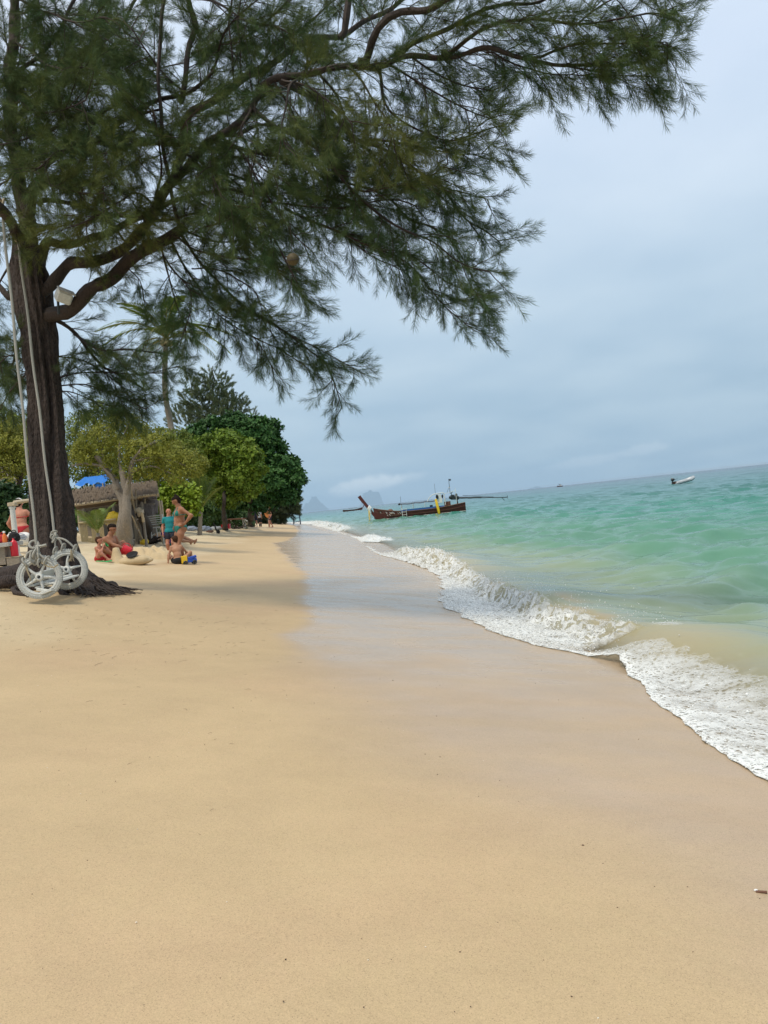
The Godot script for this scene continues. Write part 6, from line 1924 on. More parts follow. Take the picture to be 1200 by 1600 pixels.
func build_decks() -> void:
	# stacked grey deck boards and timber
	var at := Vector3(-14.1, 0, -57.0)
	at.y = height(at.x, at.z)
	var st := thing("timber_stack", "untidy stack of weathered grey planks and pallets under the dark tree", "timber stack", at)
	for i in 22:
		var lvl := i / 4
		plank(st, "plank", Vector3(r(-1.0, 1.0), 0.35 + lvl * 0.34 + r(-0.1, 0.1), r(-0.7, 0.7)), Vector3(r(1.2, 2.2), 0.12, 0.28), M.wood_grey if i % 3 else M.wood_pale, Vector3(0, r(-0.25, 0.25), r(-0.08, 0.08)))
	for x in [-1.0, -0.2, 0.6, 1.1]:
		pole(st, "upright", Vector3(x, 0, 0.2), Vector3(x, 1.9, 0.2), 0.07, M.wood_dark)
	var tb := thing("brown_table", "long brown plank table on a white trestle beside the timber stack", "table", Vector3(-10.58, 1.54, -55.00))
	tb.position.y = height(tb.position.x, tb.position.z)
	for i in 4:
		plank(tb, "tabletop_plank", Vector3(0, 0.72, -0.35 + i * 0.24), Vector3(1.35, 0.09, 0.22), M.wood_brown, Vector3(0, 0, -0.05))
	pole(tb, "leg", Vector3(0.55, 0.0, 0.3), Vector3(0.5, 0.7, 0.3), 0.05, M.white_paint)
	pole(tb, "leg", Vector3(0.55, 0.0, -0.3), Vector3(0.5, 0.7, -0.3), 0.05, M.white_paint)
	pole(tb, "brace", Vector3(0.45, 0.74, 0.33), Vector3(0.85, 0.48, 0.33), 0.05, M.white_paint)
	pole(tb, "leg", Vector3(-0.55, 0.0, 0.3), Vector3(-0.5, 0.7, 0.3), 0.05, M.wood_brown)
	pole(tb, "leg", Vector3(-0.55, 0.0, -0.3), Vector3(-0.5, 0.7, -0.3), 0.05, M.wood_brown)
	var bx := thing("red_box", "red box with a white label on the sand under the brown table", "box", Vector3(-10.74, 1.55, -52.00))
	bx.position.y = height(bx.position.x, bx.position.z)
	plank(bx, "box_body", Vector3(0, 0.16, 0), Vector3(0.55, 0.30, 0.4), M.plastic_red)
	plank(bx, "lid", Vector3(0, 0.325, 0), Vector3(0.58, 0.03, 0.43), M.plastic_red)
	plank(bx, "sticker", Vector3(-0.13, 0.17, 0.203), Vector3(0.16, 0.14, 0.004), M.cloth_white)
	var k := 0
	for a in [[298, 830, 0.42, "cloth_blue_grey", "pale blue blanket heap at the foot of the young palm"], [318, 830, 0.45, "cloth_blue_grey", "blue-grey blanket heap in the middle of the row on the sand"], [337, 829, 0.40, "cloth_grey", "grey blanket heap at the right end of the row on the sand"], [328, 836, 0.20, "wood_brown", "small brown bundle in front of the blue-grey blanket heap"]]:
		cloth_heap("blanket_heap", a[4], [Vector3(-10.69, 1.49, -42.28), Vector3(-10.41, 1.40, -44.04), Vector3(-10.39, 1.33, -47.10), Vector3(-9.77, 1.30, -42.80)][k], Vector3(a[2], a[2] * 0.42, 0.3), M[a[3]], 5.0 + k * 7.0, "blanket")
		k += 1
	var bk := thing("black_post", "short black leaning post at the right of the blanket row", "post", Vector3(-9.11, 1.20, -41.86))
	pole(bk, "stake", Vector3(0, -0.05, 0), Vector3(-0.22, 0.62, -0.1), 0.045, M.cloth_black)
	pole(bk, "foot", Vector3(0.0, 0.0, 0.0), Vector3(0.02, 0.22, 0.0), 0.09, M.cloth_black)
	var br := thing("fallen_branch", "dark fallen branch on the bright sand before the walking group", "branch", Vector3(-10.42, 1.17, -54.48))
	for i in 8:
		var b := r(0, TAU)
		pole(br, "limb", Vector3(r(-0.5, 0.3), 0.05, r(-0.3, 0.3)), Vector3(r(-0.4, 0.8), r(0.05, 0.5), r(-0.4, 0.4)), r(0.02, 0.05), M.wood_dark)
	# orange board standing behind the far man
	var ob := thing("orange_board", "narrow orange board standing upright behind the man in dark shorts", "board", Vector3(-10.58, 0.97, -70.00))
	ob.position.y = height(ob.position.x, ob.position.z)
	var s := Shape.new()
	var prof := PackedVector2Array()
	for i in 28:
		var q := TAU * i / 28.0
		prof.append(Vector2(0.30 * cos(q) * (1.0 - 0.25 * sin(q)), 1.05 * sin(q)))
	for i in 28:
		var a := prof[i]
		var b := prof[(i + 1) % 28]
		var up := Vector3(0, 1.90, 0)
		s.out4(up + Vector3(a.x, a.y, 0.05), up + Vector3(b.x, b.y, 0.05), up + Vector3(b.x, b.y, -0.05), up + Vector3(a.x, a.y, -0.05), up)
		s.face(up + Vector3(0, 0, 0.05), up + Vector3(b.x, b.y, 0.05), up + Vector3(a.x, a.y, 0.05))
		s.face(up + Vector3(0, 0, -0.05), up + Vector3(a.x, a.y, -0.05), up + Vector3(b.x, b.y, -0.05))
	grain(mat("board_orange", 0.55, 0.20, 0.05, 0.5), Vector3(2, 2, 2), 0.8, 1.1)
	obj("panel", s, M.board_orange, ob, true)
	pole(ob, "stake", Vector3(0, -0.1, -0.09), Vector3(0, 2.2, -0.09), 0.04, M.wood_grey)
	# timber frame standing in the shallows
	var fr := thing("beach_swing", "blue-grey timber swing stand standing in the shallow water far down the beach", "swing", Vector3(-12.74, 0.95, -112.00))
	fr.position.y = -0.4
	pole(fr, "post", Vector3(-0.55, -0.2, 0.0), Vector3(-0.50, 2.5, 0.0), 0.10, M.slate_blue)
	pole(fr, "post", Vector3(0.45, -0.2, 0.0), Vector3(0.42, 2.9, 0.0), 0.10, M.slate_blue)
	pole(fr, "crossbar", Vector3(-0.6, 1.0, 0.0), Vector3(0.55, 1.1, 0.0), 0.06, M.slate_blue)
	pole(fr, "crossbar", Vector3(-0.55, 1.6, 0.0), Vector3(0.5, 1.6, 0.0), 0.05, M.slate_blue)


func build_litter() -> void:
	# the stick by the wash
	var p := Vector3(1.29, 0.21, -2.94)
	var st := thing("driftwood_stick", "short broken brown stick lying on the wet sand at the right edge", "stick", p, -0.15)
	st.scale = Vector3.ONE * 0.75
	var s := Shape.new()
	s.tube(PackedVector3Array([Vector3(-0.024, 0.007, -0.003), Vector3(-0.01, 0.007, 0.0), Vector3(0.01, 0.0075, 0.002), Vector3(0.028, 0.006, 0.004)]), PackedFloat32Array([0.0068, 0.0072, 0.0066, 0.0075]), 8)
	obj("bark", s, M.wood_brown, st)
	s = Shape.new()
	s.ball(Transform3D(Basis().scaled(Vector3(0.011, 0.006, 0.008)), Vector3(-0.021, 0.010, -0.011)), 6, 10)
	obj("shell_bit", s, M.cloth_white, st)
	# casuarina needles, bark crumbs and shell bits strewn over the sand
	var needle := Shape.new()
	needle.tube(PackedVector3Array([Vector3(-0.5, 0, 0), Vector3(-0.15, 0.05, 0.09), Vector3(0.2, 0.03, 0.08), Vector3(0.5, 0, -0.06)]), PackedFloat32Array([0.014, 0.016, 0.014, 0.008]), 4)
	var crumb := Shape.new()
	crumb.ball(Transform3D.IDENTITY, 4, 6)
	for i in crumb.v.size():
		crumb.v[i] *= 1.0 + 0.4 * noise_b.get_noise_3dv(crumb.v[i] * 2.0)
	var na: Array[Transform3D] = []
	var nc := PackedColorArray()
	var ca: Array[Transform3D] = []
	var cc := PackedColorArray()
	for i in 420:
		var x := r(-6.5, -0.9)
		var z := -r(2.2, 12.5)
		# the strand line of the last high wave holds most of it
		if i < 230:
			z = -r(6.9, 9.8)
			x = -r(1.5, 5.5)
		if i < 60:
			x = -4.6 + r(-1.2, 2.6)
			z = -10.3 + r(-1.0, 0.8)
		var l := r(0.02, 0.09) * (1.8 if i % 17 == 0 else 1.0) * (0.4 if z > -5.0 else 1.0)
		na.append(Transform3D(Basis(UP, r(0, TAU)).scaled(Vector3(l, 0.05, l)), on_sand(x, z, 0.004)))
		nc.append(Color(0.10, 0.062, 0.038) * r(0.6, 1.6))
	for i in 600:
		var x := r(-5.5, 1.6)
		var z := -r(1.9, 9.0)
		var pale := i % 4 == 0
		var q := r(0.0008, 0.0024) * (1.8 if i % 19 == 0 else 1.0)
		if shore(z) - x < 0.7:
			continue
		ca.append(Transform3D(Basis.from_euler(Vector3(r(0, 6), r(0, 6), 0)).scaled(Vector3(q * 1.5, q, q)), on_sand(x, z, q * 0.5)))
		cc.append(Color(0.70, 0.64, 0.52) if pale else Color(0.09, 0.06, 0.04) * r(0.6, 1.8))
	var lm := tinted("litter", 0.9)
	tag(scatter("needle_litter", needle.mesh(), lm, na, nc), "brown casuarina needles strewn on the sand", "litter", "", "stuff")
	tag(scatter("shell_crumbs", crumb.mesh(), lm, ca, cc), "dark crumbs and pale shell bits on the sand", "litter", "", "stuff")


# ------------------------------------------------------------ people
# one continuous skin: the smooth union of tapered capsules [a, b, radius a, radius b], meshed as surface nets
func body_mesh(bones: Array, cell: float, k: float, s: Shape, keep := []) -> void:
	var lo := Vector3.ONE * 1e9
	var hi := -lo
	for b in bones:
		var q: float = maxf(b[2], b[3]) + cell * 2.0
		lo = lo.min(b[0] - Vector3.ONE * q).min(b[1] - Vector3.ONE * q)
		hi = hi.max(b[0] + Vector3.ONE * q).max(b[1] + Vector3.ONE * q)
	var nx := int((hi.x - lo.x) / cell) + 2
	var ny := int((hi.y - lo.y) / cell) + 2
	var nz := int((hi.z - lo.z) / cell) + 2
	var f := PackedFloat32Array()
	f.resize(nx * ny * nz)
	f.fill(9.0)
	for b in bones:
		var a: Vector3 = b[0]
		var c: Vector3 = b[1]
		var ra: float = b[2]
		var rb: float = b[3]
		var reach := maxf(ra, rb) + k + cell * 2.0
		var l0 := (a.min(c) - Vector3.ONE * reach - lo) / cell
		var l1 := (a.max(c) + Vector3.ONE * reach - lo) / cell
		var ac := c - a
		var inv := 1.0 / maxf(ac.length_squared(), 1e-9)
		for z in range(maxi(0, int(l0.z)), mini(nz, int(l1.z) + 1)):
			for y in range(maxi(0, int(l0.y)), mini(ny, int(l1.y) + 1)):
				var row := (z * ny + y) * nx
				for x in range(maxi(0, int(l0.x)), mini(nx, int(l1.x) + 1)):
					var p := lo + Vector3(x, y, z) * cell - a
					var t := clampf(p.dot(ac) * inv, 0.0, 1.0)
					var d := (p - ac * t).length() - lerpf(ra, rb, t)
					var o := f[row + x]
					var h := maxf(k - absf(d - o), 0.0) / k
					f[row + x] = minf(d, o) - h * h * k * 0.25
	# cut away what lies beyond the planes [point, normal]
	for cut in keep:
		var cn: Vector3 = cut[1].normalized()
		for z in nz:
			for y in ny:
				for x in nx:
					var i := (z * ny + y) * nx + x
					if f[i] < cell * 2.0:
						f[i] = maxf(f[i], (lo + Vector3(x, y, z) * cell - cut[0]).dot(cn))
	var at := PackedInt32Array()
	at.resize(nx * ny * nz)
	at.fill(-1)
	var sy := nx
	var sz := nx * ny
	var offs := PackedInt32Array([0, 1, sy, sy + 1, sz, sz + 1, sz + sy, sz + sy + 1])
	var far := cell * 1.8
	for z in nz - 1:
		for y in ny - 1:
			for x in nx - 1:
				var i := z * sz + y * sy + x
				if absf(f[i]) > far:
					continue
				var inside := 0
				for o in 8:
					if f[i + offs[o]] < 0.0:
						inside += 1
				if inside == 0 or inside == 8:
					continue
				var sum := Vector3.ZERO
				var n := 0
				for o in 8:
					for ax in 3:
						var bit := 1 << ax
						if o & bit:
							continue
						var v0 := f[i + offs[o]]
						var v1 := f[i + offs[o | bit]]
						if (v0 < 0.0) != (v1 < 0.0):
							var p := Vector3(o & 1, (o >> 1) & 1, (o >> 2) & 1)
							p[ax] = v0 / (v0 - v1)
							sum += p
							n += 1
				at[i] = s.put(lo + (Vector3(x, y, z) + sum / n) * cell)
	for z in range(1, nz - 1):
		for y in range(1, ny - 1):
			for x in range(1, nx - 1):
				var i := z * sz + y * sy + x
				if at[i] < 0:
					continue
				var v0 := f[i] < 0.0
				if v0 != (f[i + 1] < 0.0):
					net_quad(s, at[i - sy - sz], at[i - sz], at[i], at[i - sy], v0)
				if v0 != (f[i + sy] < 0.0):
					net_quad(s, at[i - 1 - sz], at[i - 1], at[i], at[i - sz], v0)
				if v0 != (f[i + sz] < 0.0):
					net_quad(s, at[i - 1 - sy], at[i - sy], at[i], at[i - 1], v0)


func net_quad(s: Shape, a: int, b: int, c: int, d: int, turned: bool) -> void:
	if a < 0 or b < 0 or c < 0 or d < 0:
		return
	if turned:
		s.quad(a, d, c, b)
	else:
		s.quad(a, b, c, d)


func fuller(bones: Array, by: float) -> Array:
	var out := []
	for b in bones:
		out.append([b[0], b[1], b[2] + by, b[3] + by])
	return out


func joint(a: Vector3, b: Vector3, l1: float, l2: float, pole_: Vector3) -> Vector3:
	var d := b - a
	var l := clampf(d.length(), 0.02, (l1 + l2) * 0.999)
	var dir := d.normalized()
	var q := (l1 * l1 - l2 * l2 + l * l) / (2.0 * l)
	var h := sqrt(maxf(0.0, l1 * l1 - q * q))
	return a + dir * q + (pole_ - dir * pole_.dot(dir)).normalized() * h


func hand_bones(w: Vector3, dir: Vector3, palm: Vector3, thumb: float, curl: float, k: float) -> Array:
	# palm and five fingers; dir points along the hand, palm is the way the palm faces
	var side := dir.cross(palm).normalized() * thumb
	var out := []
	for i in 4:
		var o := side * (0.030 - 0.020 * i) * k
		var base := w + dir * 0.085 * k + o
		out.append([w + dir * 0.015 * k + o * 0.6, base, 0.014 * k, 0.012 * k])
		var l: float = [0.068, 0.078, 0.072, 0.056][i] * k
		var d1 := (dir + palm * curl * 0.6 + side * (0.18 - 0.12 * i)).normalized()
		var d2 := (dir + palm * curl * 1.6).normalized()
		out.append([base, base + d1 * l * 0.5, 0.0098 * k, 0.009 * k])
		out.append([base + d1 * l * 0.5, base + d1 * l * 0.5 + d2 * l * 0.5, 0.009 * k, 0.0075 * k])
	var tb := w + dir * 0.025 * k + side * 0.032 * k
	var tm := tb + (side * 0.8 + dir * 0.8 + palm * 0.3).normalized() * 0.04 * k
	out.append([tb, tm, 0.013 * k, 0.011 * k])
	out.append([tm, tm + (dir + side * 0.25 + palm * curl * 0.5).normalized() * 0.032 * k, 0.011 * k, 0.009 * k])
	return out


# d: pose in metres from the person's base, keys
#   pelvis, chest (midway between the shoulders), face / front / hips (unit vectors: where the face, the chest and the hips point)
#   head (offset of the head centre from the chest), hands [left, right], feet [left, right], elbow and knee poles
func person(label: String, at: Vector3, k: float, d: Dictionary, skin: Material, hair: Material, clothes: Array, cell := 0.016) -> Node3D:
	var root := thing("person", label, "person", at)
	var P: Vector3 = d.pelvis
	var C: Vector3 = d.chest
	var F: Vector3 = d.front.normalized()
	var FH: Vector3 = d.get("hips", d.front).normalized()
	var U := (C - P).normalized()
	var RC := F.cross(UP).normalized()
	var RH := FH.cross(UP).normalized()
	var back := -U.cross(RC).normalized() * -1.0
	var H: Vector3 = C + d.head
	var L: Vector3 = d.face.normalized()
	var slim: float = d.get("slim", 1.0)
	var waist := P.lerp(C, 0.40)
	var bones := []
	bones.append([P - RH * 0.075 * k, P + RH * 0.075 * k, 0.105 * k, 0.105 * k])
	bones.append([P, waist, 0.115 * k, 0.105 * k * slim])
	bones.append([waist - RC * 0.03 * k, waist + RC * 0.03 * k, 0.10 * k * slim, 0.10 * k * slim])
	var rib := P.lerp(C, 0.74)
	bones.append([waist, rib, 0.10 * k * slim, 0.112 * k])
	bones.append([rib - RC * 0.055 * k, rib + RC * 0.055 * k, 0.105 * k, 0.105 * k])
	bones.append([rib, C, 0.11 * k, 0.07 * k])
	bones.append([C - RC * 0.13 * k - U * 0.02 * k, C + RC * 0.13 * k - U * 0.02 * k, 0.060 * k, 0.060 * k])
	var neck: Vector3 = C + d.head * 0.5
	bones.append([C, neck, 0.062 * k, 0.052 * k])
	bones.append([neck, H - L * 0.02 * k, 0.052 * k, 0.055 * k])
	if d.get("woman", false):
		for sd in [-1.0, 1.0]:
			bones.append([rib + RC * 0.065 * k * sd + F * 0.055 * k + U * 0.03 * k, rib + RC * 0.07 * k * sd + F * 0.085 * k, 0.055 * k, 0.052 * k])
			bones.append([P + RH * 0.06 * k * sd - FH * 0.05 * k, P + RH * 0.065 * k * sd - FH * 0.06 * k - UP * 0.05 * k, 0.085 * k, 0.08 * k])
	else:
		for sd in [-1.0, 1.0]:
			bones.append([P + RH * 0.055 * k * sd - FH * 0.035 * k, P + RH * 0.06 * k * sd - FH * 0.04 * k - UP * 0.05 * k, 0.08 * k, 0.075 * k])
	var torso := bones.duplicate()
	var arm: float = d.get("arm", 1.0)
	var limbs := {}
	var fine := []
	for i in 2:
		var sd := -1.0 if i == 0 else 1.0
		var sh := C + RC * 0.165 * k * sd - U * 0.025 * k
		var hand: Vector3 = d.hands[i]
		var el := joint(sh, hand, 0.29 * k, 0.26 * k, d.elbows[i])
		var wr := el + (hand - el).normalized() * minf(0.26 * k, el.distance_to(hand))
		bones.append([sh, el, 0.050 * k * arm, 0.040 * k * arm])
		bones.append([el, el.lerp(wr, 0.3), 0.039 * k * arm, 0.041 * k * arm])
		bones.append([el.lerp(wr, 0.3), wr, 0.041 * k * arm, 0.027 * k])
		var hd: Vector3 = (wr - el).normalized()
		if d.has("hand_dirs"):
			hd = d.hand_dirs[i].normalized()
		var pl: Vector3 = d.get("palms", [RC, -RC])[i]
		pl = (pl - hd * pl.dot(hd)).normalized()
		for b in hand_bones(wr, hd, pl, 1.0 if i == 1 else -1.0, d.get("curl", 0.4), k):
			fine.append(b)
		var hip := P + RH * 0.085 * k * sd - UP * 0.03 * k
		var foot: Vector3 = d.feet[i]
		var kn := joint(hip, foot, 0.43 * k, 0.41 * k, d.knees[i])
		var an := kn + (foot - kn).normalized() * minf(0.41 * k, kn.distance_to(foot))
		bones.append([hip, hip.lerp(kn, 0.35), 0.088 * k, 0.083 * k])
		bones.append([hip.lerp(kn, 0.35), kn, 0.083 * k, 0.055 * k])
		var calf := kn.lerp(an, 0.3) - (FH if absf((an - kn).normalized().dot(FH)) < 0.7 else UP) * 0.018 * k
		bones.append([kn, calf, 0.052 * k, 0.056 * k])
		bones.append([calf, an, 0.056 * k, 0.033 * k])
		var td: Vector3 = d.get("toes", [FH, FH])[i].normalized()
		bones.append([an - td * 0.035 * k - UP * 0.045 * k, an + td * 0.08 * k - UP * 0.05 * k, 0.034 * k, 0.034 * k])
		bones.append([an + td * 0.08 * k - UP * 0.05 * k, an + td * 0.155 * k - UP * 0.062 * k, 0.034 * k, 0.022 * k])
		limbs[i] = {"shoulder": sh, "elbow": el, "wrist": wr, "hip": hip, "knee": kn, "ankle": an, "toe": td}
	var s := Shape.new()
	body_mesh(bones, cell, 0.05 * k, s)
	body_mesh(fine, maxf(0.006, cell * 0.4), 0.008 * k, s)
	# head: skull, jaw, nose, brow, ears
	var RL := L.cross(UP).normalized()
	var UL := RL.cross(L).normalized()
	var hk: float = k * d.get("head_size", 1.0)
	var hb := [
		[H - L * 0.025 * hk + UL * 0.025 * hk, H + L * 0.025 * hk + UL * 0.03 * hk, 0.083 * hk, 0.075 * hk],
		[H + L * 0.02 * hk, H + L * 0.045 * hk - UL * 0.075 * hk, 0.066 * hk, 0.036 * hk],
		[H + L * 0.085 * hk + UL * 0.012 * hk, H + L * 0.108 * hk - UL * 0.022 * hk, 0.009 * hk, 0.014 * hk],
		[H + L * 0.075 * hk - UL * 0.052 * hk - RL * 0.015 * hk, H + L * 0.075 * hk - UL * 0.052 * hk + RL * 0.015 * hk, 0.014 * hk, 0.014 * hk],
		[H + L * 0.07 * hk + UL * 0.032 * hk - RL * 0.03 * hk, H + L * 0.07 * hk + UL * 0.032 * hk + RL * 0.03 * hk, 0.02 * hk, 0.02 * hk],
		[H - UL * 0.06 * hk, neck, 0.05 * hk, 0.05 * hk]]
	for sd in [-1.0, 1.0]:
		hb.append([H + RL * 0.078 * hk * sd + UL * 0.015 * hk, H + RL * 0.08 * hk * sd - UL * 0.025 * hk, 0.016 * hk, 0.011 * hk])
	body_mesh(hb, maxf(0.007, cell * 0.5), 0.016 * hk, s)
	obj("body", s, skin, root)
	if d.get("eyes", true):
		for sd in [-1.0, 1.0]:
			var e := Shape.new()
			e.ball(Transform3D(Basis().scaled(Vector3.ONE * 0.012 * hk), H + L * 0.083 * hk + UL * 0.010 * hk + RL * 0.031 * hk * sd), 6, 8)
			obj("eye", e, M.eye, root)
		var lip := Shape.new()
		lip.tube(PackedVector3Array([H + L * 0.085 * hk - UL * 0.052 * hk - RL * 0.018 * hk, H + L * 0.090 * hk - UL * 0.052 * hk, H + L * 0.085 * hk - UL * 0.052 * hk + RL * 0.018 * hk]), PackedFloat32Array([0.003 * hk, 0.006 * hk, 0.003 * hk]), 6)
		obj("mouth", lip, M.lip, root)
	if hair:
		var hs := Shape.new()
		var cap := [[H - L * 0.035 * hk + UL * 0.040 * hk, H + L * 0.022 * hk + UL * 0.058 * hk, 0.088 * hk, 0.073 * hk], [H - L * 0.048 * hk + UL * 0.02 * hk, H - L * 0.042 * hk - UL * 0.045 * hk, 0.079 * hk, 0.060 * hk]]
		if d.has("bun"):
			cap.append([H - L * 0.05 * hk + UL * 0.10 * hk, H - L * 0.06 * hk + UL * 0.125 * hk, 0.045 * hk, 0.040 * hk])
		if d.has("long_hair"):
			cap.append([H - L * 0.06 * hk, H - L * 0.085 * hk - UL * 0.2 * hk, 0.075 * hk, 0.05 * hk])
		body_mesh(cap, maxf(0.009, cell * 0.55), 0.02, hs)
		for i in hs.v.size():
			hs.v[i] += any_dir() * 0.002
		obj("hair", hs, hair, root)
	for g in clothes:
		var cs := Shape.new()
		var list := []
		var m: Material = g[1]
		match g[0]:
			"shorts", "trunks", "trousers":
				var cut: float = {"shorts": 0.62, "trunks": 0.36, "trousers": 1.0}[g[0]]
				var waistline := [[P + (C - P).normalized() * 0.075 * k, C - P]]
				body_mesh(fuller(torso, 0.012 * k), cell * 0.8, 0.05 * k, cs, waistline + [[P - UP * 0.13 * k, -UP]])
				for i in 2:
					var lb: Dictionary = limbs[i]
					var to: Vector3 = lb.hip.lerp(lb.knee, cut)
					var leg := [[lb.hip, lb.hip.lerp(lb.knee, 0.35), 0.104 * k, 0.099 * k], [lb.hip.lerp(lb.knee, 0.35), lb.knee, 0.099 * k, 0.078 * k]]
					if cut < 0.99:
						body_mesh(leg, cell * 0.8, 0.05 * k, cs, [[to, lb.knee - lb.hip]])
					else:
						leg.append([lb.knee, lb.ankle, 0.075 * k, 0.062 * k])
						body_mesh(leg, cell * 0.8, 0.05 * k, cs)
			"bottom":
				var low := P - UP * 0.15 * k
				var all := torso.duplicate()
				for i in 2:
					all.append([limbs[i].hip, limbs[i].hip.lerp(limbs[i].knee, 0.35), 0.088 * k, 0.083 * k])
				body_mesh(fuller(all, 0.008 * k), cell * 0.75, 0.05 * k, cs, [[P + UP * 0.045 * k, UP], [low, -UP * 0.75 + RH * 0.62], [low, -UP * 0.75 - RH * 0.62]])
			"bra":
				for sd in [-1.0, 1.0]:
					var cup := []
					cup.append([rib + RC * 0.065 * k * sd + F * 0.055 * k + U * 0.03 * k, rib + RC * 0.07 * k * sd + F * 0.085 * k, 0.070 * k, 0.066 * k])
					body_mesh(cup, cell * 0.7, 0.02, cs, [[rib + F * 0.055 * k, -F], [rib - U * 0.065 * k, -U], [rib + RC * 0.07 * k * sd + U * 0.085 * k, U + RC * sd * 0.5], [rib + RC * 0.07 * k * sd + U * 0.085 * k, U - RC * sd * 0.5]])
				var ring := PackedVector3Array()
				for i in 21:
					var a := TAU * i / 20.0
					ring.append(rib - U * 0.035 * k + RC * cos(a) * 0.178 * k + F * sin(a) * 0.132 * k)
				cs.tube(ring, taper(21, 0.009 * k, 0.009 * k), 6)
				for sd in [-1.0, 1.0]:
					cs.tube(PackedVector3Array([rib + RC * 0.07 * k * sd + F * 0.125 * k + U * 0.05 * k, C + RC * 0.07 * k * sd + F * 0.085 * k, neck + RC * 0.05 * k * sd - F * 0.03 * k]), taper(3, 0.008 * k, 0.008 * k), 5)
			"shirt", "dress":
				var hem := P - (C - P).normalized() * 0.05 * k
				var cover := torso.duplicate()
				if g[0] == "dress":
					hem = P - UP * 0.30 * k
					for i in 2:
						cover.append([limbs[i].hip, limbs[i].hip.lerp(limbs[i].knee, 0.8), 0.10 * k, 0.105 * k])
				body_mesh(fuller(cover, 0.014 * k), cell * 0.85, 0.05 * k, cs, [[hem, P - C], [C + U * 0.045 * k, U]])
				for i in 2:
					body_mesh([[limbs[i].shoulder, limbs[i].shoulder.lerp(limbs[i].elbow, 0.6), 0.068 * k, 0.060 * k]], cell * 0.8, 0.03, cs, [[limbs[i].shoulder.lerp(limbs[i].elbow, 0.55), limbs[i].elbow - limbs[i].shoulder]])
			"cap":
				list.append([H - L * 0.025 * hk + UL * 0.055 * hk, H + L * 0.02 * hk + UL * 0.06 * hk, 0.088 * hk, 0.080 * hk])
				list.append([H + L * 0.09 * hk + UL * 0.055 * hk - RL * 0.03 * hk, H + L * 0.09 * hk + UL * 0.055 * hk + RL * 0.03 * hk, 0.02 * hk, 0.02 * hk])
				list.append([H + L * 0.10 * hk + UL * 0.05 * hk, H + L * 0.15 * hk + UL * 0.045 * hk, 0.018 * hk, 0.012 * hk])
		if list:
			body_mesh(list, cell * 0.85, 0.04 * k, cs)
		obj(g[2], cs, m, root)
	return root


